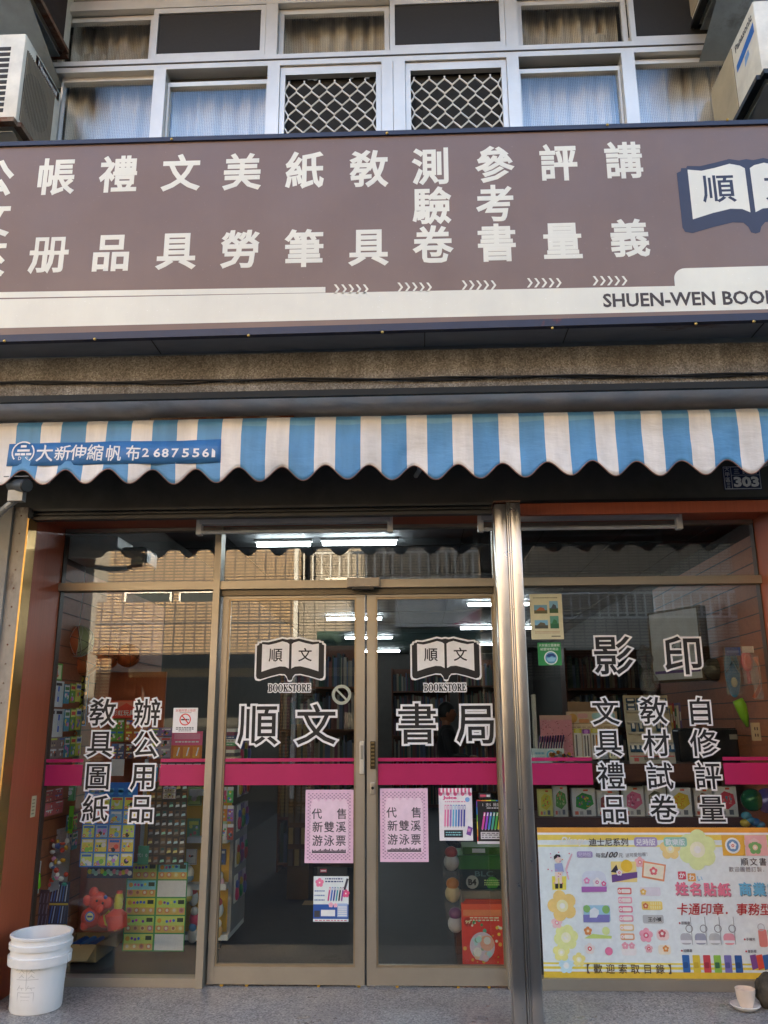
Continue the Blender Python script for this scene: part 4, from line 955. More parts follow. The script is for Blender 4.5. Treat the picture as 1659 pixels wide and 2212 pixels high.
notice(659, 1706, 763.5, 1864.5, 'lilac swimming ticket notice on the left sliding door')
notice(821, 1703, 925, 1862, 'lilac swimming ticket notice on the right sliding door')
# no smoking sticker
a = art(373.6, 1529, 426.5, 1583, -.0025, P('eeeceb')); a.cjk('本場所禁止吸菸', .5, .89, a.w * .115, P('c8433f'), 1)
a.rect(.26, .79, .74, .81, '8a8a8a', 1); a.circ(.5, .53, a.w * .235, P('d33a34'), 1, r0=a.w * .19, n=28); a.rect(.33, .50, .60, .555, '262626', 1); a.rect(.62, .50, .66, .555, '262626', 1); a.line(.36, .69, .64, .37, a.w * .045, P('d33a34'), 2)
bars(a, .14, .86, (.19, .13), .035, '5b5b5b'); bars(a, .25, .78, (.06,), .035, '8c8c8c')
tag(a.build('sticker'), 'white square no smoking sticker with red ring on the left pane', 'sticker')
# grey ring with a slash
c = at(737.8, 1500.7, DF); k = at(738.8, 1500.7, DF).x - c.x
m = MB(); m.fixn = False; a = Art(Plane((c.x - .05, DF - .0004, c.z - .05)), .1, .1); g_ = paint('aab0a0', .5)
a.circ(.5, .5, 21 * k, g_, 0, n=40, r0=14.5 * k); q_ = 16 * k / .1 * .7071; a.line(.5 - q_, .5 + q_, .5 + q_, .5 - q_, .011, g_, .3)
tag(a.build('sticker'), 'round grey prohibition sticker with one slash on the left sliding door', 'sticker')
# pen posters
def pens(a, x0, x1, y0, y1, cols, lean=.03, t=.012, L=2):
    n = len(cols)
    for i, c_ in enumerate(cols):
        x = x0 + (x1 - x0) * i / max(1, n - 1); a.line(x, y0, x + lean, y1, t, P(c_), L); a.line(x + lean * .75, y0 + (y1 - y0) * .78, x + lean * .97, y1 - (y1 - y0) * .04, t * .55, P('e8e8ee'), L + 1); a.line(x - lean * .12, y0 - (y1 - y0) * .05, x, y0, t * .4, P('aaaaaa'), L)
a = art(677, 1893, 753, 1991, DF - .002, P('dfeaf4'))
a.rect(0, .06, 1, .38, '2b57a5', 0); a.rect(.22, .12, .62, .26, 'e6ecf4', 1); a.rect(.68, .10, .97, .40, '9fb9dc', 1); a.rect(.03, .10, .19, .24, '3d3f46', 1)
for q in range(5): a.rect(.70, .13 + q * .045, .95, .155 + q * .045, 'e6ecf4', 2)
a.flower(.17, .86, .022, P('e77fa4'), P('e77fa4')); a.flower(.92, .62, .02, P('e05a8a'), P('e05a8a')); a.flower(.50, .37, .013, P('f0b8cc'), P('e77fa4')); a.flower(.63, .36, .011, P('f0b8cc'), P('e77fa4'))
bars(a, .33, .84, (.93, .87), .03, '3a4a7c'); bars(a, .03, .32, (.66, .56, .46), .03, '6a86b4'); pens(a, .42, .80, .46, .76, ['d0508a', '3a6fc4', '2f4f9c', '3f9fb0', '2a2a34', '8c4fa0'], .05, .008); a.line(.88, .70, .97, .95, .012, '3a3a46', 2); bars(a, .05, .95, (.02,), .018, 'c05a72')
tag(a.build('poster'), 'small pale blue pen poster under the lilac notice on the left door', 'poster')
a = art(685, 1873, 750, 1894, DF + .03, P('1c1c20')); a.rect(.1, .45, .32, .8, 'b8415a', 0); a.rect(.12, .55, .30, .68, 'e8d8dc', 1); tag(a.build('card'), 'black header card behind the glass between lilac notice and pale blue poster', 'card')
a = art(948.5, 1702.5, 1020.5, 1816, DF - .002, P('e9e6f0'))
for q in range(9): a.rect(q / 9, .885, q / 9 + 1 / 18, 1, 'e0628f', 0); a.circ(q / 9 + .055, .885, a.w / 18, 'e0628f' if q % 2 == 0 else 'f0d4e0', 0, n=10)
a.lat('Juice', .33, .81, a.w * .4, a.h * .07, P('d64f8c'), 1, .05); bars(a, .18, .80, (.73,), .02, 'd98cb0'); a.circ(.86, .78, a.w * .07, '7aa6dc', 1)
pens(a, .17, .74, .27, .68, ['e58ab4', 'd873a8', '9f7fc8', '6fb7d8', '5a9fd4', '4f74c0', '6a64b0', '3f4f9a'], .03, .010)
a.rect(.14, .06, .70, .20, '22242c', 1); bars(a, .19, .65, (.10, .145), .02, '8fd0d8', 2); a.poly([(.80, .12), (.93, .09), (1.0, .24), (.86, .28)], P('7a4a9c'), 1); a.rect(.84, .17, .93, .23, 'd28ac0', 2)
tag(a.build('poster'), 'white pen poster with pink awning border on the right sliding door', 'poster')
a = art(1030, 1728, 1094, 1823, DF - .002, P('1b1b1f'))
for q, c_ in enumerate(('d8443c', 'e89a3c', 'e8d84c', '6ab04c', '3c8ad0', '7a4cb0')): a.rect(0, q / 6, .03, (q + 1) / 6, c_, 0); a.rect(q / 6, .975, (q + 1) / 6, 1, c_, 0)
a.cjk('1支5機能', .5, .89, a.w * .12, P('d8d8dc'), 1); bars(a, .35, .85, (.80,), .03, 'b8b8c0'); pens(a, .18, .72, .33, .72, ['d04f9c', '9c4fd0', '4f8cd0', '4fb0a0', '4fae54', 'd0c84f'], .10, .011); a.rect(.12, .11, .82, .27, 'd4d4d8', 1); bars(a, .15, .8, (.14, .19, .23), .02, '55555c', 2, 6); a.circ(.9, .34, a.w * .09, 'e6e6e6', 1); a.rect(0, 0, 1, .06, 'dcdce0', 1); a.rect(.86, .62, 1, .80, '3a3a40', 1)
tag(a.build('poster'), 'black pen poster with rainbow edge beside the steel post', 'poster')
a = art(1034, 1713, 1060, 1725, DF - .002, P('24242a')); a.rect(.12, .3, .6, .7, 'c8506a', 0); a.rect(.65, .3, .95, .7, 'd8d8dc', 0); tag(a.build('label_strip'), 'tiny dark strip above the black pen poster', 'label')
# cream photo poster and green sticker on the right pane
a = art(1146, 1283, 1215.5, 1381, -.0025, P('d5d0ae')); bars(a, .10, .86, (.905,), .018, '6f705c', 1, 22)
def photo(a, x0, y0, x1, y1, sky_, land, roof):
    a.rect(x0, y0, x1, y1, sky_, 1); a.rect(x0, y0, x1, y0 + (y1 - y0) * .4, land, 2); a.poly([(x0 + (x1 - x0) * .15, y0 + (y1 - y0) * .35), (x0 + (x1 - x0) * .85, y0 + (y1 - y0) * .35), (x0 + (x1 - x0) * .75, y0 + (y1 - y0) * .65), (x0 + (x1 - x0) * .45, y0 + (y1 - y0) * .75)], P(roof), 3)
photo(a, .12, .565, .53, .755, '6f9fb4', '5c5a3c', 'a8603c'); photo(a, .60, .575, .87, .84, '7fb0c8', '3f5a3a', '4a5560'); photo(a, .12, .235, .53, .42, '7cb4d4', '4a4c44', '5f5a4c'); photo(a, .60, .235, .87, .51, '5f9c8c', '2f6a4a', '3a7a50')
bars(a, .12, .88, (.16, .13), .012, 'b08a6a', 1, 24); a.rect(.62, .055, .90, .075, '55564a', 1)
tag(a.build('poster'), 'cream poster with four small photographs at the top of the right pane', 'poster')
a = art(1162, 1388, 1212.5, 1437.5, -.0025, P('2f8a4a')); a.cjk('大安國立圖書館', .5, .88, a.w * .125, P('d6e2d2'), 1, None, .01); a.cjk('結盟特約商店', .5, .71, a.w * .125, P('d6e2d2'), 1, None, .01); a.circ(.55, .33, a.w * .29, P('dfe8e4'), 1, n=30); a.circ(.55, .33, a.w * .245, P('5f9cc0'), 2, n=30); a.poly([(.33, .40), (.45, .50), (.65, .52), (.77, .40), (.70, .36), (.60, .42), (.48, .36)], P('1f3f7a'), 3); a.poly([(.35, .30), (.55, .36), (.76, .32), (.68, .18), (.45, .17)], P('8fc4d8'), 3); bars(a, .42, .70, (.09,), .03, '2f6a5a', 3)
tag(a.build('sticker'), 'green square library sticker with a round blue emblem under the cream poster', 'sticker')
# price tag on the red reveal board
p0 = atx(72, 1742, -2.118); m = MB(); m.box(-2.1178, -2.1165, p0.y - .028, p0.y + .028, p0.z - .055, p0.z + .055, paint('c9b78e', .6)); 
for q in range(5): m.box(-2.1166, -2.1162, p0.y - .02, p0.y + .012, p0.z - .04 + q * .018, p0.z - .034 + q * .018, paint('8a7a5a', .6))
tag(m.build('paper_tag'), 'narrow cream paper tag stuck on the left red panel', 'tag')

# ------------------------------------------------------------------ the big name sticker banner at the foot of the right pane
YN = -0.008
bx0, bx1 = ax(1160, 1790, YN), XR - .03; bz0, bz1 = az(1400, 2118, YN), az(1400, 1787.5, YN)
W_, H_ = bx1 - bx0, bz1 - bz0
a = Art(Plane((bx0, YN, bz0)), W_, H_, .0012, P('f0f6f7')); a.th = .0007; a.sub = .05
kpx = 0.3188
def bp(px, py):                                                          # place on the banner, from the close view of the photo
    q = at(1130.1 + px * kpx, 1755.5 + py * kpx, YN); return ((q.x - bx0) / W_, (q.z - bz0) / H_)
mpx = (at(1401, 1950, YN).x - at(1400, 1950, YN).x) * kpx                # metres to one pixel of the close view
mpz = (at(1400, 1949, YN).z - at(1400, 1950, YN).z) * kpx
def yb(py): return bp(900, py)[1]
yel, orn, wh = P('e2bf45'), P('e2a040'), P('eef0ea')
a.rect(0, yb(135), 1, 1, orn, 0); a.rect(0, yb(150), 1, yb(135), wh, 0); a.rect(0, yb(185), 1, yb(150), P('e8cf5c'), 0); a.rect(0, yb(232), 1, yb(218), P('ece08a'), 0)
a.rect(0, 0, 1, yb(1080), P('e3c040'), 0)
for y0, y1 in ((1030, 1018), (1062, 1045)): a.rect(0, yb(y0), 1, yb(y1), P('e6d552'), 0)
def fl(px, py, r, c, core, L=1, a0=.3, k=5): x, y = bp(px, py); a.flower(x, y, r * mpx, P(c), P(core), L, k, a0)
fl(1180, 250, 125, 'dbe8a8', 'ecf4cc', 1, .4, 6); fl(995, 245, 68, 'ead08c', 'f4e4b4'); fl(265, 630, 95, 'ecca7c', 'f5e4b0', 1, .6); fl(290, 845, 78, 'e0e69c', 'eef4c8', 1, .2, 6); fl(258, 945, 55, 'e8e490', 'f4f0bc'); fl(378, 995, 42, 'ece08c', 'f5f0c4'); fl(292, 1035, 48, 'c0dfe8', 'e2f0f4'); fl(228, 745, 36, 'eac4c4', 'e8a0a8'); fl(790, 335, 34, 'ecb4b4', 'e08c90')
def T(txt, px, py, size, c, bev=0.0, shear=0.0, step=None, rot=0.0, L=4): x, y = bp(px, py); a.cjk(txt, x, y, size * mpx, P(c), L, (step or size * 1.02) * mpx, bev, shear=shear, rot=rot)
def RR(px0, py0, px1, py1, c, L=2, r=.3): x0, y1 = bp(px0, py0); x1, y0 = bp(px1, py1); y0 = yb(py1); y1 = yb(py0); a.rrect(x0, y0, x0 + (px1 - px0) * mpx / W_, y1, P(c), L, r)
x, y = bp(335, 195); a.lat('Disney', x, y, 165 * mpx, 62 * mpz, P('f4f2e2'), 4, .03, shear=.2)
T('迪士尼系列', 578, 200, 54, '4c4a4c', .01); RR(748, 165, 908, 230, 'a79ac4'); T('兒時版', 828, 200, 44, 'f0eef6', .02); RR(948, 165, 1108, 230, '94c8b4'); T('歡樂版', 1028, 200, 44, 'e2f2ea', .02)
RR(362, 262, 470, 305, 'a79ac4'); T('兒時版', 416, 284, 30, 'd8d2e6', .01); T('每套', 523, 288, 34, '5a585a', 0); x, y = bp(600, 284); a.lat('100', x, y, 76 * mpx, 38 * mpz, P('4c4a4c'), 4, .04, shear=.2); T('元', 660, 288, 32, '5a585a'); T('送可愛包喔！', 775, 284, 28, '7c7a7c', 0, 0, None, .06)
# a child sitting on a yellow block
def PO(pts, c, L): a.poly([bp(*p) for p in pts], P(c), L)
def CI(px, py, r, c, L, ry=None): x, y = bp(px, py); a.circ(x, y, r * mpx, P(c), L, (ry or r) * mpx, 18)
PO([(195, 430), (292, 430), (290, 522), (198, 522)], 'e6d858', 2); PO([(212, 345), (262, 340), (276, 400), (214, 405)], '9aa4cc', 3); PO([(214, 400), (268, 398), (262, 440), (216, 440)], 'e8d6c8', 3.5); PO([(218, 440), (236, 440), (236, 480), (216, 480)], 'ecd2be', 4); PO([(244, 440), (262, 440), (264, 480), (246, 480)], 'ecd2be', 4); PO([(216, 480), (238, 480), (238, 514), (216, 514)], '2c2c30', 4); PO([(246, 480), (266, 480), (266, 512), (246, 512)], '2c2c30', 4)
CI(236, 318, 23, 'ecd2be', 4); PO([(208, 318), (206, 296), (222, 280), (248, 284), (252, 300), (232, 300)], '26262a', 5); PO([(284, 380), (300, 330), (326, 276), (334, 280), (312, 340), (296, 390), (312, 450), (304, 455)], 'e6bcc4', 3)
for _ in range(16): CI(random.uniform(165, 330), random.uniform(260, 540), 4.5, random.choice(['d8606a', 'e8a060', 'd888b0']), 5)
# sticker samples: plain cards with flowers, trees and bars
RR(592, 330, 765, 470, 'ecd68a', 2, .05); PO([(598, 420), (772, 400), (772, 440), (602, 472)], '6a4a88', 3); CI(700, 360, 40, 'e8c03c', 3); PO([(592, 400), (630, 350), (650, 410)], '35303c', 4); fl(650, 405, 20, 'e8e0e8', 'd8506a', 5)
PO([(810, 325), (966, 352), (955, 466), (803, 438)], 'e0946a', 2); PO([(820, 338), (955, 360), (946, 452), (814, 428)], 'f0e2ca', 3); fl(882, 395, 26, 'dc6a70', 'f0e2d0', 4)
RR(394, 395, 560, 535, 'd4dce6', 2, .35); PO([(394, 500), (565, 500), (565, 535), (396, 538)], 'a86ab0', 3); fl(430, 460, 20, 'e28cb8', 'f0e0f0', 4); fl(500, 470, 28, 'f0ecec', 'd85a90', 4); fl(545, 480, 16, 'd85a90', 'f0e0f0', 4)
RR(406, 628, 586, 740, '9cc8dc', 2, .12); PO([(406, 690), (586, 690), (584, 742), (408, 742)], '7c7cb8', 3); CI(430, 650, 24, '86b86c', 4); CI(560, 655, 26, '86b86c', 4); PO([(450, 710), (450, 660), (480, 640), (512, 660), (512, 710)], 'dfe6ee', 4)
PO([(412, 850), (470, 820), (600, 835), (598, 852)], 'c4dc7c', 3); CI(560, 800, 26, 'd4e49c', 3); fl(438, 800, 26, 'd88a50', 'e8c08a', 4); fl(450, 920, 34, 'e4ded8', 'd04a50', 4); CI(580, 938, 26, 'e67ca0', 3)
for i_, c_ in enumerate(('d8706c', 'e8a8b4', 'e08098', 'e69cac', 'e8c88c', 'e4a878')):
    y_ = 508 + i_ * 62; RR(638 + i_ * 4, y_, 732 + i_ * 4, y_ + 45, c_, 2, .25); RR(664 + i_ * 4, y_ + 10, 724 + i_ * 4, y_ + 36, 'f2e4dc', 3, .3); fl(652 + i_ * 4, y_ + 22, 11, 'f4eeea', 'd85a6a', 4)
for (px, py), c_ in (((788, 505), 'd8d4dc'), ((800, 600), 'ecd070'), ((808, 692), 'b8bcbc')): RR(px, py, px + 140, py + 58, c_, 2, .2)
fl(812, 535, 20, 'e4b860', 'f0dca0', 4); fl(828, 630, 18, 'c87050', 'f0c090', 4); T('王小禎', 890, 722, 30, '3c3c3c', .02)
for q in range(5):
    for r__ in range(2): RR(860 + q * 15, 604 + r__ * 26, 868 + q * 15, 624 + r__ * 26, 'f2e4a4', 3, .1)
fl(832, 830, 44, 'e8a4b4', 'd86480', 2, .2, 5); RR(900, 790, 984, 864, 'e8d0cc', 2, .4); fl(940, 818, 24, 'c8606a', 'f0e6e0', 4); RR(664, 905, 764, 968, 'e6e4e2', 2, .3); fl(690, 900, 22, 'e4a4b0', 'e4a4b0', 4); fl(735, 900, 20, 'e4a4b0', 'e4a4b0', 4); fl(850, 920, 26, 'e2b4b8', 'd04a5a', 3); RR(912, 895, 996, 960, 'f0e2cc', 2, .3); fl(965, 920, 20, 'd8904c', 'e8c890', 4)
RR(1340, 152, 1494, 290, 'dfae44', 2, .02); CI(1418, 222, 52, 'e2ecf0', 3); CI(1418, 222, 40, '6f93b8', 4); fl(1418, 222, 24, 'f0f0ee', 'd0605a', 5); RR(1496, 152, 1646, 290, 'e6b4b4', 2, .02); fl(1570, 235, 44, '7ab06a', 'e8d0b0', 3); PO([(1520, 200), (1560, 168), (1606, 196)], 'ecc8c4', 4); RR(1648, 152, 1800, 290, 'c4d880', 2, .02)
T('順文書局', 1590, 333, 52, '4a4444', .005, 0, 62); T('歡迎團體訂製．更多', 1560, 384, 34, '7a7478', 0, 0, 38)
for (px, py), c_, t_ in (((1074, 425), 'd04f60', 'か'), ((1140, 438), 'e0a050', 'わ'), ((1195, 446), '8cc0dc', 'い')): RR(px - 28, py - 28, px + 26, py + 26, c_, 2, .1) if t_ != 'い' else None; T(t_, px, py, 40, 'f2eaea' if t_ != 'い' else c_, .03)
T('姓名貼紙', 1221, 525, 84, '9a8088', .035, 0, 95, -.02, 4); T('姓名貼紙', 1215, 519, 84, 'e07a92', .035, 0, 95, -.02, 5); T('商業印章', 1651, 527, 84, '6f8694', .035, 0, 95, -.02, 4); T('商業印章', 1645, 521, 84, '6cb4d6', .035, 0, 95, -.02, 5)
T('卡通印章．事務型印章', 1440, 655, 78, 'b23038', .012, .15, 80)
for px, py, t_ in ((1095, 747, '原稿章'), (1110, 934, '迴轉章'), (1535, 857, '手機吊'), (1545, 938, '會計章')): CI(px - 36, py, 6, 'c0404a', 4); T(t_, px + 4, py, 20, '5a5456', .01)
for i_, c_ in enumerate(('b0b4ba', '9ca2b4', 'b4babc', 'dc9aa6')):
    px = 1062 + i_ * 97; RR(px, 815, px + 76, 892, c_, 2, .35); RR(px, 862, px + 78, 880, 'dfe3e6', 3, .1); x, y = bp(px + 62, 785); a.circ(x, y, 25 * mpx, P('8a8e92'), 3, n=24, r0=20 * mpx); x2, y2 = bp(px + 80, 830); a.line(x2, y2 + .12, x2, y2 - .06, 4 * mpx, P('9a9ea2'), 3)
RR(1588, 785, 1644, 905, 'd8867c', 2, .25); x, y = bp(1610, 775); a.circ(x, y, 24 * mpx, P('b8bcc0'), 3, n=20, r0=19 * mpx); RR(1652, 785, 1700, 900, '8cb888', 2, .25)
for i_, c_ in enumerate(('2f66a8', 'd8c040', 'c84850', '8cbc4c', '7a74b4', '2a5a9c')): px = 1074 + i_ * 71; RR(px, 962, px + 48, 1080, c_, 3, .1); RR(px + 10, 1010, px + 40, 1050, {'2f66a8': '24508a', 'd8c040': 'c4a830'}.get(c_, 'a03040' if i_ == 2 else '3a6a4a' if i_ == 3 else '5a5694' if i_ == 4 else '1f4478'), 4, .2)
for i_, c_ in enumerate(('7a4a8c', 'd2503c', '3a68a4')): px = 1545 + i_ * 42; PO([(px - 12, 965), (px + 28, 958), (px + 50, 1050), (px + 8, 1066)], c_, 3 + i_)
T('【歡迎索取目錄】', 716, 1059, 60, '5a4c34', .01, 0, 83)
# crease and soft waves: bend the whole sheet a little
for i, p in enumerate(a.v):
    q = Vector(p); f_ = 0.0028 * (mnoise.noise((q.x * 3.1, 0, q.z * 4.0)) + .35 * mnoise.noise((q.x * 8, 3, q.z * 6)))
    a.v[i] = (q.x, q.y - abs(f_), q.z)
m = MB(); m.fixn = False; nx, nz = 60, 30; vs = []
for i in range(nx + 1):
    for j in range(nz + 1):
        x, z = bx0 + W_ * i / nx, bz0 + H_ * j / nz; f_ = 0.0028 * (mnoise.noise((x * 3.1, 0, z * 4.0)) + .35 * mnoise.noise((x * 8, 3, z * 6)))
        if j == 0: z += .006 * mnoise.noise((x * 7, 5, 0)) + .004 * mnoise.noise((x * 21, 1, 0)) - .004
        vs.append((x, YN - abs(f_), z))
o_ = len(a.v); a.v = a.v[8:]; a.f = [tuple(k - 8 for k in f) for f in a.f[6:]]; a.m = a.m[6:]
a.add(vs, [(i * (nz + 1) + j, (i + 1) * (nz + 1) + j, (i + 1) * (nz + 1) + j + 1, i * (nz + 1) + j + 1) for i in range(nx) for j in range(nz)], P('dfe9ea', .35))
tag(a.build('banner_poster'), 'big yellow edged name sticker banner at the foot of the right pane', 'poster')

# ================================================================== INSIDE THE SHOP
# lit tubes on the ceiling
ZC = 2.90
def tube_lamp(u0, u1, v, label):
    d = (RGT * ((u0 + u1) / 2 - CU) / FPX - UPV * (v - CV) / FPX + FWD); Yt = CAM.y + (ZC - CAM.z) / d.z * d.y
    x0, x1 = ax(u0, v, Yt), ax(u1, v, Yt)
    t = thing('ceiling_lamp', label, 'lamp', ((x0 + x1) / 2, Yt, ZC), 'lit tube lamps on the shop ceiling')
    MB().tube([(x0, Yt, ZC), (x1, Yt, ZC)], 0.017, 'tube', 10).build('tube', t)
    MB().box(x0 - .02, x1 + .02, Yt - .025, Yt + .025, ZC + .022, ZC + .048, 'white').build('housing', t)
for u0, u1, v, lab in ((556, 670, 1176.5, 'front left lit tube lamp of the pair above the left sliding door'), (697, 855, 1173.5, 'front right lit tube lamp of the pair above the sliding doors'),
                       (706, 824, 1337, 'lit tube lamp nearest the sensor seen high through both sliding doors'), (746, 847, 1378, 'short lit tube lamp just above the book logos between the two doors'), (772, 863, 1407, 'lowest lit tube lamp between the two book logos'),
                       (1011, 1142, 1306, 'highest lit tube lamp behind the steel post'), (995, 1147, 1357, 'long lit tube lamp behind the steel post, second from the top'), (1033, 1120, 1392, 'third lit tube lamp right of the right book logo'), (1035, 1125, 1418, 'lowest lit tube lamp right of the right book logo')):
    tube_lamp(u0, u1, v, lab)

# dark bookcases further in
def bookcase(label, x0, x1, y, z1, rows, yaw=0):
    t = thing('bookcase', label, 'bookcase', ((x0 + x1) / 2, y + .15, 0)); m = MB()
    m.box(x0, x0 + .02, y, y + .3, 0, z1, 'wood'); m.box(x1 - .02, x1, y, y + .3, 0, z1, 'wood'); m.box(x0 + .02, x1 - .02, y + .28, y + .3, 0, z1, 'wood')
    m.build('case', t)
    for r_ in range(rows):
        z = .08 + r_ * (z1 - .1) / rows; MB().box(x0 + .021, x1 - .021, y + .002, y + .279, z - .02, z, 'wood').build('shelf', t)
        b = MB(); x = x0 + .03; cols = ('39404c', '6a4038', '7a705c', '304a40', '8c8478', '2c2c34', '5c3444', '4c5c74')
        while x < x1 - .06:
            w_ = random.uniform(.012, .035); h_ = (z1 - .1) / rows * random.uniform(.6, .88); b.box(x, x + w_ - .001, y + random.uniform(.02, .05), y + .25, z + .001, z + h_, P(random.choice(cols))); x += w_
        b.build('book_row', t)
    return t
bookcase('dark bookcase full of books behind the left sliding door', -1.35, -.55, 3.4, 2.1, 5)
bookcase('tall dark bookcase at the back between the two doors', -.45, .5, 9.0, 2.2, 6)
bookcase('dark bookcase at the back behind the right sliding door', .55, 1.5, 7.0, 2.2, 6)
bookcase('dark bookcase of books behind the white light box', 1.55, 2.6, 4.2, 2.1, 5)

BOOST = 1.75                                                             # print colours below were read in the shade of the shop: the paper itself is lighter
# ---- hanging cards, packs and toys behind the left pane
def card(name, label, cat, u0, v0, u1, v1, Y, back, draw=None, group=None, thick=.0015, yaw=0):
    a = art(u0, v0, u1, v1, Y, P(back), thick, yaw)
    if draw: draw(a)
    return tag(a.build(name), label, cat, group)
def grid_toys(nx, ny, cols, tag_c='e8762c', bg=None, heart=False):
    def d(a):
        for i in range(nx):
            for j in range(ny):
                x0, y0 = (i + .06) / nx, (j + .06) / ny; x1, y1 = (i + .94) / nx, (j + .94) / ny
                a.rect(x0, y0, x1, y1, random.choice(bg or cols), 0); cx, cy = (x0 + x1) / 2, (y0 + y1) / 2; r_ = min(a.w / nx, a.h / ny)
                a.rect(x0 + .08 / nx, y1 - .22 / ny, x1 - .08 / nx, y1 - .06 / ny, random.choice(('e8e2d0', 'c8443c', '2f5ca0', 'e8c848', 'd8dce4')), .4)
                for _ in range(5): a.circ(cx + random.uniform(-.26, .26) / nx, cy + random.uniform(-.3, .16) / ny, r_ * random.uniform(.06, .2), random.choice(cols + ('f0ece0', '2a2a30')), 1 + _ * .22, n=10)
                a.line(x0, y0, x1, y0, r_ * .03, '3a3a3c', .3); a.line(x1, y0, x1, y1, r_ * .03, '3a3a3c', .35)
                if tag_c: a.circ((i + .2) / nx, (j + .2) / ny, r_ * .12, tag_c, 2.2, n=12); a.circ((i + .2) / nx, (j + .2) / ny, r_ * .05, 'f6dcb0', 2.6, n=8)
    return d
def blister(a, n, ny=1, amt=.0): pass
# wood boards that carry the goods
db = MB(); db.box(ax(178, 1700, .78), ax(345, 1700, .78), .78, .80, .02, az(260, 1452, .78), 'red'); tag(db.build('display_board'), 'red brown wooden display board behind the hanging toys on the left', 'board')
MB_ = MB(); MB_.box(-2.195, -2.165, .06, 2.2, .02, 2.30, 'slat')
for k in range(22): MB_.box(-2.164, -2.160, .06, 2.2, .10 + k * .10, .106 + k * .10, 'wood')
tag(MB_.build('slat_panel'), 'brown slatted display panel along the left inner wall', 'panel')

def gumcard(a):
    grid_toys(4, 6, ('d8a03c', 'c8483c', '6c9c3c', '5c88b0', '9c6cae'), 'ec7424', ('b8ac4c', 'a8b45c', 'b0786c', '7c98ae'))(a)
    a.rect(0, .82, 1, 1, '2a64a8', 3)
    for k in range(5): a.circ(.14 + k * .18, .88, a.w * .05, '4a8cc8', 3.4, n=10); a.rect(.09 + k * .18, .88, .19 + k * .18, .93, '4a8cc8', 3.4)
def edge(a, c, t=.02):
    for r_ in ((0, 0, 1, t), (0, 1 - t, 1, 1), (0, 0, t * 1.2, 1), (1 - t * 1.2, 0, 1, 1)): a.rect(*r_, c, 4)
card('sticker_sheet', 'big blue edged sheet of small heart toys hanging in the left pane', 'toy sheet', 178, 1690, 293, 1873, .22, '3a6cb0', lambda a: (gumcard(a), edge(a, '2458a4', .015)))
def foil(a):
    for i in range(6):
        for j in range(9):
            x0, y0 = (i + .05) / 6, (j + .05) / 9; a.rect(x0, y0, x0 + .9 / 6, y0 + .9 / 9, random.choice(('3a2c20', '4a382a', '2c241c', '55442f')), 0)
            a.poly([(x0 + .02, y0 + .02), (x0 + .13, y0 + .03), (x0 + .12, y0 + .06), (x0 + .03, y0 + .05)], random.choice(('c8d0c0', 'e0a868', '8cc0a0', '9ab0c8', 'd8d4c4', '77716a')), 1)
            a.rect(x0 + .03, y0 + .055, x0 + .12, y0 + .085, random.choice(('6e5638', '2b4b44', '7a4c28', '242424')), 1)
card('foil_pack_sheet', 'brown sheet of shiny foil packs hanging right of the blue toy sheet', 'toy sheet', 320, 1690, 402, 1868, .42, '2f261d', foil)
def coins(a):
    for i in range(2):
        for j in range(5):
            x0, y0 = (i + .03) / 2, (j + .02) / 5; c_ = ('a8b45c', '6cacd8', 'd8b83c', '9cb858')[(j * 3 + i) % 4]
            if (i, j) in ((1, 0), (1, 3)): a.rect(x0, y0, x0 + .47, y0 + .185, 'd6d6d2', 0); continue
            a.rect(x0, y0, x0 + .47, y0 + .185, c_, 0); a.rect(x0, y0, x0 + .47, y0 + .08, 'b09450', 1)
            for k in range(4): a.circ(x0 + .06 + k * .117, y0 + .05, a.w * .042, random.choice(('c88c5c', 'b0704c', 'c8a468', 'a86c74')), 2, n=14); a.circ(x0 + .06 + k * .117, y0 + .05, a.w * .024, random.choice(('e0c090', '8a5c4c', 'd0b0a0')), 2.4, n=10)
            a.circ(x0 + .06, y0 + .135, a.w * .035, 'ec8830', 2); 
            for k in range(4): a.circ(x0 + .13 + k * .055, y0 + .135 + random.uniform(-.01, .01), a.w * .022, random.choice(('d84c8c', '3a5cb0', 'e8d050', '6a3c8c')), 2.2, n=10)
            a.rect(x0 + .35, y0 + .12, x0 + .45, y0 + .165, '2c3828', 2)
    edge(a, '2f7a44', .012)
card('toy_card_sheet', 'green edged sheet of coin shaped toy cards on the yellow rack, two cards missing', 'toy sheet', 270, 1862, 402, 2055, .50, '3a7c48', coins)
# water toy bag
tb = thing('toy_bag', 'clear bag with an orange elephant water toy and yellow nozzle under the blue toy sheet', 'toy', at(222, 2010, .30))
a = art(188, 1872, 287, 1897, .30, P('1f2c4c'))
for k in range(14): a.circ(.06 + k * .067, .5 + random.uniform(-.1, .1), a.h * .22, random.choice(('d8dce4', '4ac86c', 'e8c040', '8ac0e8', 'd87090')), 1, n=10)
a.build('header_card', tb)
org = paint('e8482c', .35, 0, .05); yelw = paint('d8c82c', .4, 0, .05)
def bl(m, u, v, Y, ru, mt, sz_=1.0, sy=.8): c = at(u, v, Y); k = at(u + 1, v, Y).x - c.x; m.ball(c, ru * k, ru * k * sy, ru * k * sz_, mt)
m = MB(); bl(m, 212, 1947, .32, 21, org, .95, .7); bl(m, 196, 1982, .32, 21, org, 1.0, .7); bl(m, 203, 1930, .31, 11, org, 1.2, .5); bl(m, 188, 1945, .30, 9, org, 1.2, .5); bl(m, 232, 1950, .31, 12, org, 1.0, .5); bl(m, 182, 2000, .30, 9, org); bl(m, 226, 1990, .31, 15, org, .9, .6); bl(m, 216, 1964, .28, 9, org); m.build('elephant', tb, smooth='all')
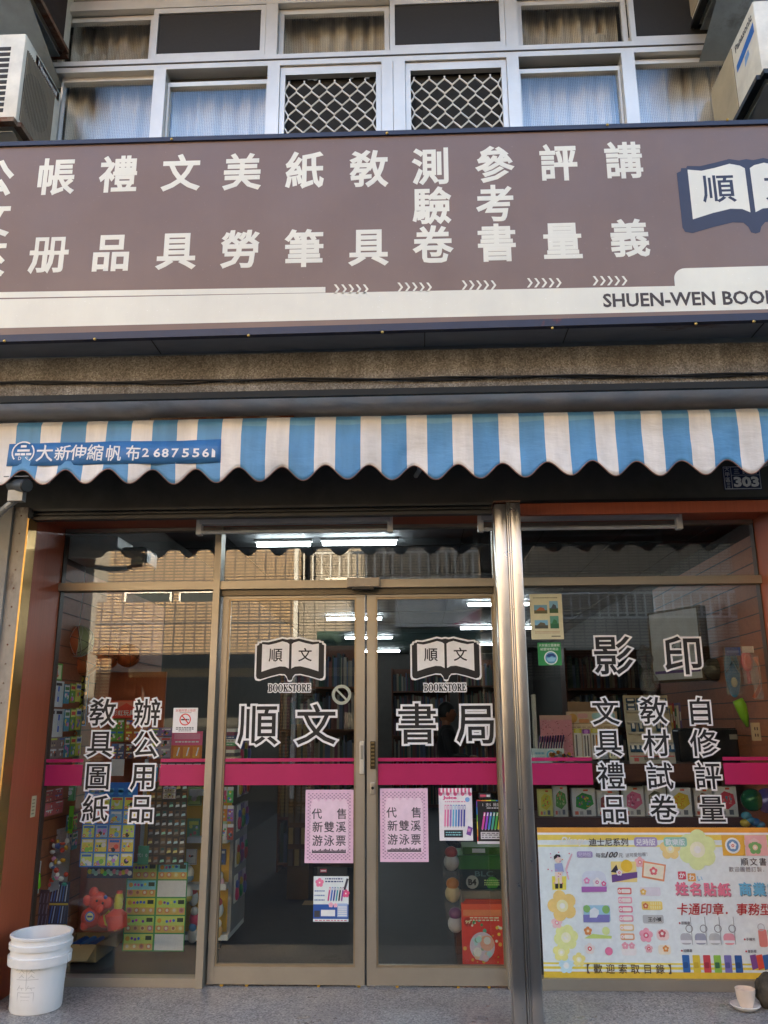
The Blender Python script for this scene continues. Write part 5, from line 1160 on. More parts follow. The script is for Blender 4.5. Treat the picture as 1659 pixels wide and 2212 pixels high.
m = MB(); bl(m, 209, 1946, .275, 2.6, 'black'); bl(m, 222, 1951, .28, 2.6, 'black'); bl(m, 228, 1938, .30, 4, paint('4a70c0', .4)); m.build('eye', tb, smooth='all')
c = at(194, 1980, .235); m = MB(); m.fixn = False; aa = Art(Plane((c.x - .03, .235, c.z - .03)), .06, .06); aa.circ(.5, .5, .028, '3a5c9c', 0); aa.circ(.5, .5, .020, 'd8b070', 1); aa.rect(.25, .42, .75, .58, '2a3c7c', 2); aa.build('badge', tb)
c0, c1, c2, c3 = at(254, 2005, .30), at(252, 1975, .30), at(255, 1962, .30), at(258, 1930, .30)
m = MB(); m.tube([c0 + Vector((0, 0, .02)), c0, c1, c2], [.012, .055, .058, .02], org, 14); m.tube([c3, at(259, 1924, .30)], [.018, .016], org, 12); m.build('pump', tb, smooth=True)
m = MB(); m.tube([c2, at(256, 1952, .3), at(256.5, 1948, .3), at(257, 1942, .3), c3], [.022, .026, .022, .026, .019], yelw, 14); m.tube([at(236, 1968, .28), at(224, 1978, .28), at(228, 1996, .28), at(248, 2010, .28), at(262, 2000, .28), at(264, 1985, .28)], .006, yelw, 8); m.build('nozzle', tb, smooth=True)
m = MB(); p = [at(190, 1897, .24), at(285, 1897, .24), at(262, 2012, .2), at(170, 2010, .2)]; m.quad(*p, 'film2'); m.build('bag', tb)
# cardboard box
bx = thing('cardboard_box', 'open brown cardboard box on the floor behind the bucket', 'box', at(185, 2075, .45) * 1)
x0, x1 = ax(120, 2075, .42), ax(206, 2075, .42); z1 = az(160, 2040, .42)
m = MB(); m.box(x0, x1, .42, .425, 0, z1, 'card'); m.box(x0, x1, .70, .705, 0, z1, 'card'); m.box(x0, x0 + .005, .426, .699, 0, z1, 'card'); m.box(x1 - .005, x1, .426, .699, 0, z1, 'card'); m.box(x0, x1, .42, .70, .0005, .005, 'card'); m.build('carton', bx)
m = MB(); m.quad((x1, .43, z1), (x1, .70, z1), (x1 + .11, .68, z1 + .03), (x1 + .11, .45, z1 - .02), 'card'); m.build('flap', bx)
m = MB(); m.quad((x0, .42, z1), (x1, .42, z1), (x1 - .03, .36, z1 - .075), (x0, .36, z1 - .075), 'card'); m.build('flap', bx)
m = MB(); m.tube([((x0 * .4 + x1 * .6), .418, z1 + .0), ((x0 * .4 + x1 * .6), .418, .01)], .003, 'black', 5); m.build('string', bx)
t = MB()
for k in range(3): t.tube([(x0 + .07 + k * .05, .50, z1 - .03), (x0 + .08 + k * .05, .66, z1 - .03)], .022, paint(('2f6ab8', '3a80c8')[k % 2], .35), 10)
tag(t.build('bottle_bundle'), 'blue bottles lying in the open cardboard box behind the bucket', 'bottles')

# yellow rack on castors
RY = .72
ry0, ry1 = ax(300, 1950, RY), ax(492, 1950, RY)
rk = thing('toy_rack', 'yellow and white wheeled display rack behind the mullion left of the doors', 'rack', ((ry0 + ry1) / 2, RY + .2, 0))
zr = az(450, 1700, RY); yp = paint('d8a82c', .45, 0, .05)
MB().box(ry0, ry1, RY, RY + .02, .10, zr, yp).build('back_panel', rk)
MB().box(ry0 - .01, ry1 + .02, RY - .06, RY + .42, .065, .095, 'white').build('base', rk)
MB().box(ry1 + .001, ry1 + .022, RY - .005, RY + .42, .096, zr - .12, paint('8f8c8a', .6)).build('side_panel', rk)
for z in (.35, .62, .90): MB().box(ax(402, 1900, RY - .05), ry1, RY - .075, RY - .001, z, z + .035, 'white').build('ledge', rk)
for k in (0.02, .36):
    for xx in (ry1 - .05, ry0 + .02): MB().tube([(xx - .012, RY + k, .032), (xx + .012, RY + k, .032)], .031, 'black', 14).build('castor', rk, smooth=True)
hp = (('d84070', 'pink'), ('3a8c4c', 'green'), ('4c5ca8', 'blue'), ('c8a838', 'gold'), ('8c3c7c', 'purple'), ('c04438', 'red'))
for i in range(15):
    c_, nm = hp[i % 6]; yy = RY + .05 + (i % 3) * .12; zz = .25 + (i // 3) * .21
    m = MB(); m.box(ry1 + .024, ry1 + .030, yy, yy + .09, zz, zz + .16, P(('b8b4ac', '5c4c6c', '8c7c8c')[i % 3])); m.ball((ry1 + .035, yy + .045, zz + .05), .014, .03, .04, paint(c_, .3)); m.ball((ry1 + .035, yy + .045, zz + .105), .012, .02, .025, paint(hp[(i + 2) % 6][0], .3))
    tag(m.build('toy_pack'), f'{nm} toy pack on the yellow rack side, {("bottom", "second", "third", "fourth", "top")[i // 3]} row, {("nearest", "middle", "farthest")[i % 3]} column', 'toy pack', 'toy packs on the side of the yellow rack')
# cards on the yellow panel
for (u0, v0, u1, v1), c_, lab in (((406, 1700, 436, 1740), '7c9c6a', 'green cartoon pack at the top left of the yellow rack'), ((404, 1768, 432, 1818), '6a8c5c', 'green pack at the left of the yellow rack under the top one'), ((470, 1774, 490, 1822), '8cac8c', 'pale green pack right of the mullion on the yellow rack'), ((402, 1834, 425, 1868), 'd0c0c8', 'pale pink pack on the yellow rack right of the foil sheet'), ((466, 1834, 488, 1868), '3a4c70', 'navy pack right of the mullion on the yellow rack'), ((440, 1700, 458, 1736), '5c7ca0', 'blue pack at the top of the yellow rack left of the mullion')):
    card('toy_pack', lab, 'toy pack', u0, v0, u1, v1, RY - .012, c_, grid_toys(1, 1, ('d8dce0', '3a5c9c', 'c8584c', 'e0c050', '5c8c4c'), None, (c_,)), 'toy packs on the yellow rack')
for (u, v), c_, lab in (((403, 1887), 'd8cdb8', 'cream capsule toy hanging above the yellow one beside the coin cards'), ((400, 1930), 'd8b850', 'yellow and cream capsule toy hanging beside the coin cards')):
    t = thing('capsule_toy', lab, 'toy', at(u, v, .55)); c = at(u, v, .55); m = MB(); m.ball(c, .045, .045, .05, paint('e2dac6', .3)); m.build('shell', t, smooth='all'); m = MB(); m.ball(c - Vector((0, .004, .022)), .0455, .044, .030, paint(c_ if c_ != 'd8cdb8' else '7a9cac', .35)); m.build('cap', t, smooth='all')
for i, (u, v) in enumerate(((418, 1940), (420, 1985), (416, 2020), (474, 1908), (472, 1965), (470, 2012))):
    c = at(u, v, RY - .05); m = MB(); m.ball((c.x, c.y, c.z), .032, .02, .045, paint(('e6e2da', 'd84c6c', 'e0d0c0', 'e2b8c4', 'd0d8dc', 'c8a060')[i], .3)); m.ball((c.x, c.y - .006, c.z + .045), .024, .02, .026, paint(('c8484c', 'e8e4dc', '5c8cb0', 'e8e4dc', 'c8504c', 'e2dcd0')[i], .3))
    tag(m.build('figure_toy', smooth='all'), ('white and red', 'pink and white', 'cream and blue', 'pale pink', 'grey and red', 'tan and cream')[i] + ' toy ' + ('left' if i < 3 else 'right') + ' of the mullion on the ' + ('upper', 'middle', 'lower')[i % 3] + ' ledge of the yellow rack', 'toy', 'toys on the yellow rack ledges')

# upper group of hanging cards
def headcard(a): a.rect(0, .0, 1, 1, 'c8382c', 0); a.poly([(.1, .95), (.3, .6), (.6, .85), (.9, .6), (.95, .95)], 'd86a54', 1); a.cjk('彩虹玩具', .5, .28, a.w * .22, P('e8c8b8'), 2, None, .02)
card('header_card', 'red header card with pale lettering above the small toy cards', 'card', 240, 1513, 294, 1551, .60, 'c8382c', headcard)
mini = [(237, 1553, 268, 1602, '5c8c3c', 'green'), (270, 1553, 305, 1602, 'a8602c', 'brown'), (240, 1606, 268, 1640, '4c5474', 'slate blue'), (270, 1606, 306, 1640, '5c3c3c', 'maroon'), (320, 1572, 372, 1590, '6a5c8c', 'violet'), (320, 1592, 370, 1638, '8c8494', 'grey')]
for u0, v0, u1, v1, c_, nm in mini: card('toy_card', f'{nm} small toy card hanging {"right" if u0 > 310 else "left"} of the 公 character', 'toy card', u0, v0, u1, v1, .62, c_, grid_toys(2, 2 if v1 - v0 > 25 else 1, ('3a6c2c', 'd8c04c', 'c8582c', '2c3c5c', 'd0d0c8', '8c4c8c'), 'e8762c', (c_,)), 'small toy cards behind the left pane')
def pinkc(a): a.rect(0, .5, 1, 1, 'c84c70', 0); a.rect(0, 0, 1, .5, 'a85a24', 0); a.rect(.08, .72, .92, .92, 'd8748c', 1); bars(a, .12, .88, (.6,), .05, 'e8c0c8'); [(_a, a.rect(.08 + _a * .31, .06, .30 + _a * .31, .44, 'c8742c', 1), a.circ(.12 + _a * .31, .1, a.w * .04, 'ec8428', 2), a.line(.2 + _a * .31, .12, .26 + _a * .31, .42, .008, 'b8bcc0', 2)) for _a in range(3)]
card('toy_card', 'pink and orange card of three toys under the no smoking sticker', 'toy card', 370, 1580, 437, 1640, .45, 'c84c70', pinkc, 'small toy cards behind the left pane')
card('toy_card', 'dark red card hanging high near the centre of the left pane', 'toy card', 288, 1458, 328, 1492, .95, '5c3034', grid_toys(2, 2, ('7c5c5c', '4c3c44', '8c7474'), None, ('54343a',)), 'small toy cards behind the left pane')
card('toy_card', 'teal card hanging above the 辦 character', 'toy card', 322, 1494, 349, 1515, .95, '2f5c68', grid_toys(2, 1, ('4c8c98', '3c3c54'), None, ('2f5460',)), 'small toy cards behind the left pane')
card('price_board', 'blank pale grey board between the two magenta stripes of the left pane', 'board', 240, 1640, 268, 1676, .58, 'b8b8bc')
for (u0, v0, u1, v1, c_, nm) in ((352, 1700, 380, 1726, '7c6c8c', 'violet rimmed tray card'), (298, 1870, 318, 1845, '3f7a5c', 'x')):
    if nm != 'x': card('toy_card', nm + ' above the foil packs', 'toy card', u0, v0, u1, v1, .40, c_, lambda a: (a.rrect(.1, .1, .9, .95, 'b0a8a0', 0), grid_toys(3, 2, ('8a5c4c', 'c8b48c', '5c4c4c'), None, ('a89c90',))(a)), 'small toy cards behind the left pane')
card('paper_tag', 'small green handwritten tag left of the foil pack sheet', 'tag', 298, 1827, 321, 1868, .41, '3f7f5c', lambda a: a.cjk('代10', .5, .5, a.w * .38, P('b8d8c4'), 1, None, 0))
MB_ = MB(); MB_.box(ax(303, 1800, .60), ax(310, 1800, .60), .60, .615, az(306, 1840, .6), az(306, 1640, .6), 'white'); tag(MB_.build('rack_upright'), 'slim white upright between the blue toy sheet and the foil packs', 'upright')

# left wall goods: they hang on the slat panel and face across the shop
def wall_card(name, label, cat, u0, v0, u1, v1, X, back, draw=None, group=None, side=1):
    """a card on a wall that runs into the shop (x = X); placed by what the photo shows of it"""
    p0, p1 = atx(u0, (v0 + v1) / 2, X), atx(u1, (v0 + v1) / 2, X); um = (u0 + u1) / 2
    zt_, zb_ = atx(um, v0, X).z, atx(um, v1, X).z
    if side > 0: a = Art(Plane((X, min(p0.y, p1.y), zb_), (0, 1, 0)), abs(p1.y - p0.y), zt_ - zb_, .004, P(back))
    else: a = Art(Plane((X, max(p0.y, p1.y), zb_), (0, -1, 0)), abs(p1.y - p0.y), zt_ - zb_, .004, P(back))
    if draw: draw(a)
    return tag(a.build(name), label, cat, group)
XW = -2.13
WG = 'cards and packs hanging on the left wall'
wall_card('toy_card', 'green edged picture card on the left wall below the beach ball', 'toy card', 109, 1432, 135, 1469, XW + .01, '4f8c34', lambda a: (a.rect(.12, .08, .9, .9, 'd8cc8c', 0), [a.circ(random.uniform(.3, .8), random.uniform(.2, .8), a.w * .09, random.choice(('c8543c', 'e8e0c0', '8c5c2c', 'd8a03c')), 1, n=10) for _ in range(9)]), WG)
def penpack(a):
    a.rect(.06, .04, .94, .96, 'b9bfca', 0)
    for k, c_ in ((.3, 'c83c3c'), (.72, '2f5cb0')): a.rect(k - .16, .82, k + .16, .93, '22262e', 1); a.rect(k - .045, .2, k + .045, .8, c_, 1); a.rect(k - .03, .4, k + .03, .6, 'e0e4ea', 2)
for k, (v0, v1) in enumerate(((1470, 1527), (1531, 1594))): wall_card('pen_pack', ('upper' if k == 0 else 'lower') + ' white pack of red and blue pens on the left wall', 'pen pack', 97, v0, 137, v1, XW, 'c8ccd4', penpack, WG)
def seeds(a):
    a.rect(.04, .02, .96, .98, '1c1c18', 0)
    for i in range(2):
        for j in range(8): a.circ(.25 + i * .12, .07 + j * .123, a.w * .10, '8c8478', 1, n=10); a.flower(.62 + .08 * ((j * 7) % 3 - 1), .07 + j * .123, a.w * .15, P(('d8b03c', '9cac3c')[j % 2]), P('c88424'), 1.5)
    for j in range(4): a.circ(.86, .06 + j * .25, a.w * .08, 'ec7c24', 3, n=12)
    edge(a, '3a6cac', .02)
card('sticker_sheet', 'black sheet of yellow flower toys left of the 敎 character', 'toy sheet', 152, 1444, 193, 1568, .55, '1c1c18', seeds, None, .002, -.2)
def green_strip(a): [(a.rect(.05, j / 6 + .02, .95, (j + 1) / 6 - .02, ('6c8474', '5c7468')[j % 2], 0), a.flower(.5, (j + .5) / 6, a.w * .22, P('c86c3c'), P('d8b48c'), 1), a.circ(.75, (j + .3) / 6, a.w * .1, 'a84c5c', 2, n=8)) for j in range(6)]
card('toy_strip', 'long grey green strip of flower toys beside the 具 character', 'toy strip', 145, 1538, 172, 1728, .50, '7c9484', green_strip, None, .002, -.15)
for i, (u0, v0, u1, v1, c_, nm) in enumerate(((90, 1598, 104, 1640, 'b85c54', 'red edged'), (106, 1592, 142, 1638, '7c6c68', 'brown grey'), (96, 1704, 136, 1730, '9c4c50', 'dark pink'), (97, 1732, 136, 1760, 'b0545c', 'rose red'), (80, 1700, 97, 1790, '4c5c64', 'slate grey'))):
    wall_card('toy_card', nm + ' toy card on the left wall ' + ('above' if v1 < 1650 else 'under') + ' the magenta stripe', 'toy card', u0, v0, u1, v1, XW + .005, c_, grid_toys(2, 2, ('d8d4cc', '4c6c8c', 'c85c3c', '3c3c44', 'b8a47c'), 'e8762c' if i in (2, 4) else None, (c_,)), WG)
card('toy_card', 'green card just under the magenta stripe at the left', 'toy card', 134, 1698, 161, 1730, .48, '4c8c54', grid_toys(1, 1, ('c85c3c', '7cac6c', 'd8d8c8'), None, ('5c9464',)), WG)
card('toy_pack', 'neon green slim pack left of the blue toy sheet', 'toy pack', 148, 1741, 158, 1800, .40, '6cc02c', lambda a: (a.rect(.15, .15, .85, .6, '3c7c2c', 0), a.circ(.2, .05, a.w * .2, 'ec7c24', 1)), WG)
card('toy_pack', 'slate blue tall pack behind the neon green pack', 'toy pack', 130, 1731, 150, 1860, .56, '44647c', grid_toys(1, 4, ('7c9cac', 'c8a44c', '2c3c4c'), 'ec7c24', ('3c5c74',)), WG)
# clear sheet of little charms, curling
cs = thing('charm_sheet', 'curled clear sheet of small coloured charms on the left wall', 'toy sheet', at(120, 1926, .28))
m = MB(); n = 14; vs = []
for i in range(n + 1):
    t_ = i / n
    for k in (0, 1):
        p = at(93 + k * 55 + 10 * t_ * (1 - k) + 12 * math.sin(t_ * 3) * (1 - k), 1800 - 15 * k + 128 * t_, .30 + .10 * k); vs.append(p + Vector((0, .03 * math.sin(t_ * 4), 0)))
m.add(vs, [(2 * i, 2 * i + 1, 2 * i + 3, 2 * i + 2) for i in range(n)], m_film('d8d8dc', .55, .25)); m.build('plastic_sheet', cs, smooth='all')
m = MB()
for _ in range(26):
    u_, v_ = random.uniform(104, 146), random.uniform(1815, 1920); c = at(u_, v_, .26); m.ball(c, random.uniform(.008, .018), .01, random.uniform(.008, .018), paint(random.choice(('3a9c8c', 'd88cb0', 'd8a02c', '3a5c9c', 'e8e4dc', 'c83c2c', 'dcd8d0')), .3), 10, 6)
m.build('charms', cs, smooth='all')
def pensr(a):
    a.rect(.03, .02, .97, .98, '2a2f44', 0); 
    for k in range(6): a.line(.12 + k * .14, .08, .22 + k * .13, .46, .006, P(('3c5c9c', '8c98b0', '34405c')[k % 3]), 1); a.line(.12 + k * .14, .56, .22 + k * .13, .94, .006, P(('6c84b0', '3c5c9c', 'a0a8b8')[k % 3]), 1)
    a.rect(.02, .48, .98, .525, 'b0903c', 2); a.rect(.02, .02, .98, .05, 'b0903c', 2)
card('pen_pack', 'navy pack of blue pens above the bucket', 'pen pack', 104, 1905, 148, 2002, .34, '2a2f44', pensr, WG)
card('pen_pack', 'dark plum pack at the left edge above the bucket', 'pen pack', 66, 1922, 104, 2002, .20, '3a2f38', lambda a: [a.line(.1 + .2 * (k % 5), .05 + .3 * (k // 5), .15 + .2 * (k % 5), .3 + .3 * (k // 5), .006, '5c5464', 1) for k in range(15)], WG)
card('toy_pack', 'pink and sky blue pack behind the left red panel edge', 'toy pack', 66, 1860, 86, 1930, .12, 'a8c4d0', grid_toys(1, 3, ('d87ca8', 'e8dce8', '4c9cb8'), None, ('8cb8cc', 'd094b4')), WG)
m = MB(); m.tube([at(81.5, 1884, .1), at(81.5, 1888, .1), at(82, 1916, .1), at(82, 1920, .1)], [.006, .014, .015, .008], paint('7cd820', .25), 12); tag(m.build('lime_tube', smooth=True), 'bright lime green tube toy at the far left above the bucket', 'toy')
# balls in nets
def basketball(label, u, v, Y, r_px, panel_cols, lines=True):
    c = at(u, v, Y); k = at(u + 1, v, Y).x - c.x; r_ = r_px * k; t = thing('ball', label, 'ball', c, 'balls hanging at the upper left')
    m = MB(); n, kk = 32, 16; vs = []; 
    for i in range(kk + 1):
        th_ = math.pi * i / kk
        for j in range(n): ph = 2 * math.pi * j / n; vs.append((c.x + r_ * math.sin(th_) * math.cos(ph), c.y + r_ * math.sin(th_) * math.sin(ph), c.z + r_ * math.cos(th_)))
    for i in range(kk):
        for j in range(n): m.add([vs[i * n + j], vs[i * n + (j + 1) % n], vs[(i + 1) * n + (j + 1) % n], vs[(i + 1) * n + j]], [(0, 1, 2, 3)], panel_cols[(j * len(panel_cols) // n) % len(panel_cols)])
    bm = None; m.build('skin', t, smooth='all')
    m = MB()
    def ring(nx_): 
        a_ = nx_.orthogonal().normalized(); b_ = nx_.cross(a_); m.tube([c + (a_ * math.cos(q) + b_ * math.sin(q)) * r_ * 1.002 for q in [2 * math.pi * i / 36 for i in range(37)]], r_ * .022, 'black', 5)
    for v_ in (Vector((.3, .2, 1)), Vector((1, .5, .2)), Vector((.2, 1, -.6))): ring(v_.normalized())
    m.build('seam', t, smooth='all')
    return t, c, r_
ob = m_stained('c8602c', '8c4420', 'ball_orange', 12, (.5, .85), .5, 0, (1, 1, 1), .08); gn = paint('a3b088', .4)
t, c, r_ = basketball('green and orange ball in a clear net bag at the upper left', 169, 1385, .40, 32, [gn] * 11 + [ob] * 2 + [gn] * 3)
m = MB()
for q in range(9):
    a_ = 2 * math.pi * q / 9; m.tube([c + Vector((math.cos(a_ + tt * .7) * r_ * 1.03 * math.sin(tt * math.pi), math.sin(a_ + tt * .7) * r_ * 1.03 * math.sin(tt * math.pi), r_ * 1.04 * math.cos(tt * math.pi))) for tt in [i / 12 for i in range(13)]], .0012, 'white', 4)
    m.tube([c + Vector((math.cos(a_ + 2.1 - tt * .7) * r_ * 1.03 * math.sin(tt * math.pi), math.sin(a_ + 2.1 - tt * .7) * r_ * 1.03 * math.sin(tt * math.pi), r_ * 1.04 * math.cos(tt * math.pi))) for tt in [i / 12 for i in range(13)]], .0012, 'white', 4)
m.tube([c + Vector((0, 0, r_)), c + Vector((.01, 0, r_ + .5))], .002, 'white', 4); m.build('net', t)
basketball('orange basketball tucked under the green and orange ball', 184, 1432, .52, 27, [ob])
basketball('orange basketball right of the netted ball, in the middle of the row', 232, 1420, .62, 25, [ob])
basketball('orange basketball at the right end of the hanging row', 277, 1416, .66, 25, [ob])

# things seen low behind the right sliding door
bx0_, bx1_ = ax(992, 1900, .55), ax(1100, 1900, .55)
b4 = thing('storage_box', 'green and dark teal paper box marked B4 behind the right sliding door', 'box', (ax(1046, 1921, .55), .70, az(1046, 1921, .55)))
zz0, zz1, zm = az(1046, 1921, .55), az(1046, 1848, .55), az(1046, 1878, .55)
MB().box(bx0_, bx1_, .55, .85, zz0, zm, paint('1f3c40', .5)).build('carton', b4); MB().box(bx0_ - .004, bx1_ + .004, .546, .854, zm + .001, zz1, paint('2f7a34', .5)).build('lid', b4)
a = Art(Plane((bx0_, .5495, zz0)), bx1_ - bx0_, zm - zz0, .001); a.lat('BLC', .5, .78, a.w * .36, a.h * .26, P('48666a'), 0, .02); a.circ(.26, .36, a.h * .34, '88908c', 0, n=28); a.lat('B4', .26, .36, a.h * .40, a.h * .28, P('1c2426'), 1, .07); a.circ(.66, .30, a.h * .33, '3f8c34', 0, n=24); bars(a, .50, .80, (.42, .3, .2), .06, '9cc878'); a.rect(.5, .0, .8, .06, '1f3c40', 1); a.build('print', b4)
MB_ = MB(); MB_.box(ax(1000, 1840, .58), ax(1092, 1840, .58), .58, .8, zz1 + .002, az(1046, 1830, .58), paint('4a7c2c', .5)); MB_.box(ax(1020, 1840, .575), ax(1048, 1840, .575), .5775, .58, az(1046, 1842, .58), az(1046, 1833, .58), P('b8bcc0')); tag(MB_.build('storage_box'), 'flat green box on top of the box marked B4', 'box')
MB_ = MB(); MB_.box(ax(997, 1950, .52), ax(1100, 1950, .52), .52, .85, az(1046, 1985, .52), zz0 - .004, paint('8c8880', .6)); tag(MB_.build('storage_box'), 'plain grey box between the B4 box and the red gift bags', 'box')
def giftbag(a):
    a.rect(.0, .78, 1, 1, 'c04830', 0); a.rect(.04, .8, .96, .9, 'd86c48', 1); a.circ(.15, .70, a.w * .10, '8c2c24', 1, n=18); a.lat('99', .15, .70, a.w * .12, a.h * .05, P('e8c08c'), 2, .03)
    for _ in range(46): a.circ(random.uniform(.05, .95), random.uniform(.05, .75), a.w * random.uniform(.015, .05), random.choice(('c88c3c', '3a7c4c', 'e0b8a8', 'd8a03c', '4c8c7c', 'b03c3c')), 1.1 + random.random() * .5, n=10)
    a.circ(.48, .31, a.w * .30, 'a8a0b0', 2, a.h * .23, n=26); [a.circ(.48 + random.uniform(-.24, .24), .31 + random.uniform(-.17, .17), a.w * random.uniform(.03, .07), random.choice(('d8d0dc', '8cb0c0', 'd8a088', '6c8c7c', 'c05c5c', 'e8dcc8')), 2.1 + random.random() * .2, n=12) for _ in range(22)]; a.circ(.60, .36, a.w * .17, 'e08878', 2.4, n=20); a.circ(.60, .40, a.w * .085, 'ece0e0', 2.8, n=16); a.circ(.36, .22, a.w * .10, 'e4dce0', 2.6, n=14); a.circ(.40, .42, a.w * .07, '8cc0d0', 2.6, n=12); a.circ(.55, .12, a.w * .08, 'd8a4b0', 2.6, n=12); bars(a, .2, .9, (.72, .76), .02, 'e8d0a0', 3)
for k, (du, Yb, lab) in enumerate(((0, .30, 'red patterned gift bag nearest the door glass, marked 99'), (6, .36, 'second red patterned gift bag just behind the front one'), (9, .42, 'third red patterned gift bag at the back of the stack'))):
    pl, W, H = sheet_from(998 + du, 1952 - 4 * k, 1088 + du, 2086 - 3 * k, Yb); a = Art(pl, W, H, .03, P('b0342c')); giftbag(a); o = a.build('gift_bag'); tag(o, lab, 'gift bag', 'red gift bags behind the right door')
m = MB(); m.box(ax(990, 2050, .30), ax(1110, 2050, .30), .28, .9, 0, az(1046, 2088, .30), 'wood'); tag(m.build('plinth'), 'low dark plinth under the red gift bags', 'plinth')
m = MB(); m.box(ax(985, 1980, .56), ax(1110, 1980, .56), .56, .92, az(1046, 2088, .56) + .01, az(1046, 1987, .56), 'wood'); tag(m.build('stand'), 'dark wooden stand behind the red gift bags under the grey box', 'stand')
for i, (u, v, c1_, c2_, nm) in enumerate(((975, 1862, 'd8d4d0', 'c8483c', 'top snowman toy with a red cap'), (978, 1930, 'd8c8a0', 'd88c3c', 'middle snowman toy with an orange cap'), (984, 1995, 'c8ccd8', '8c4c8c', 'lowest snowman toy with a purple cap'))):
    t = thing('snowman_toy', nm + ' hanging left of the B4 box', 'toy', at(u, v, .5), 'snowman toys hanging by the right door'); c = at(u, v, .5)
    m = MB(); m.ball(c, .045, .04, .05, paint(c1_, .35)); m.build('body', t, smooth='all'); m = MB(); m.ball(c + Vector((0, -.005, .055)), .038, .036, .034, paint(c2_, .35)); m.build('cap', t, smooth='all')
    m = MB(); m.quad(c + Vector((-.06, -.05, .12)), c + Vector((.06, -.05, .12)), c + Vector((.05, -.055, -.07)), c + Vector((-.05, -.055, -.07)), 'film2'); m.build('bag', t)
# far stand seen between the notices
fs_ = thing('display_stand', 'dim display stand of small packs far behind the left sliding door', 'stand', at(640, 1960, 2.2)); x0, x1 = ax(622, 1800, 2.2), ax(668, 1800, 2.2)
MB().box(x0, x1, 2.2, 2.5, 0, az(640, 1696, 2.2), paint('5c4420', .6)).build('back_panel', fs_)
for r_ in range(7):
    z = .25 + r_ * .16; m = MB()
    for q in range(3): m.box(x0 + .01 + q * (x1 - x0 - .02) / 3, x0 + (q + .85) * (x1 - x0 - .02) / 3, 2.17, 2.198, z, z + .12, P(random.choice(('8c7c4c', '4c4438', '6c5c30', '54483c'))))
    m.build('pack_row', fs_)
m = MB(); m.box(ax(652, 1960, 2.0), ax(700, 1960, 2.0), 2.0, 2.16, 0, az(676, 1955, 2.0), 'card'); tag(m.build('cardboard_box'), 'dim brown carton on the floor behind the small pen poster', 'box')
# stack of books at the left of the left door
for k in range(9):
    c_, nm = (('b8a88c', 'tan'), ('3a3440', 'charcoal'), ('c8b8a8', 'pale'), ('8c4c54', 'dull red'), ('4c8c5c', 'green'), ('d0c0b0', 'cream'), ('3c4c74', 'blue'), ('7c3c5c', 'plum'), ('c8c0b4', 'off white'))[k]
    v1 = 1642 - k * 7.6; pl, W, H = sheet_from(474 + (k % 3) * 2, v1 - 7, 510 - (k * 2) % 5, v1, .62); a = Art(pl, W, H, .16, P(c_)); bars(a, .1, .9, (.35,), .3, ('e8e0d0', '5c5044')[k % 2], 0, 5)
    tag(a.build('book'), nm + f' book lying {("at the bottom", "second from the bottom", "third from the bottom", "fourth from the bottom", "fifth from the bottom", "fourth from the top", "third from the top", "second from the top", "on top")[k]} of the mullion pile', 'book', 'books piled beside the door mullion')
m = MB(); m.box(ax(455, 1660, .6), ax(520, 1660, .6), .6, .95, az(490, 1650, .6), az(490, 1643, .6), 'wood'); m.box(ax(455, 1660, .6), ax(520, 1660, .6), .93, .95, 1.0, az(490, 1651, .6), 'wood'); tag(m.build('shelf'), 'short dark shelf under the pile of books by the mullion', 'shelf')

# ---- behind the right pane
SH = .55
sh = thing('display_shelf', 'brown wooden display shelf with two boards behind the right pane', 'shelf', (1.25, SH + .2, 0))
sx0_, sx1_ = ax(1152, 1670, SH), 1.96
zt1_, zt0_ = az(1400, 1650, SH), az(1400, 1689, SH); zl1, zl0 = az(1400, 1766, SH), az(1400, 1800, SH)
MB().box(sx0_, sx1_, SH, SH + .42, zt0_, zt1_, 'wood').build('board', sh); MB().box(sx0_, sx1_, SH, SH + .42, zl0, zl1, 'wood').build('board', sh)
MB().box(sx0_, sx1_, SH + .40, SH + .419, .02, zl0 - .001, 'wood').build('back_panel', sh); MB().box(sx0_, sx1_, SH + .40, SH + .419, zl1 + .001, zt0_ - .001, 'wood').build('back_panel', sh)
for xx in (sx0_, sx1_ - .02): MB().box(xx, xx + .02, SH + .01, SH + .399, .0, zl0 - .001, 'wood').build('leg', sh)
def toybox(c_, cols):
    def d(a):
        a.rect(.04, .05, .96, .96, c_, 0); a.poly([(.15, .35), (.55, .25), (.92, .45), (.85, .75), (.45, .85), (.18, .7)], cols[0], 1)
        for k in range(26): a.rect(*(lambda x, y: (x, y, x + random.uniform(.04, .12), y + random.uniform(.04, .09)))(random.uniform(.2, .7), random.uniform(.35, .72)), random.choice(cols), 1.2 + k * .15)
        a.rect(.1, .08, .25, .2, 'c85c4c', 2); a.rect(.3, .08, .45, .2, '8c8c90', 2); a.rect(.6, .08, .8, .24, '5c6068', 2); a.rect(.5, .9, .7, .96, 'c84c34', 2)
    return d
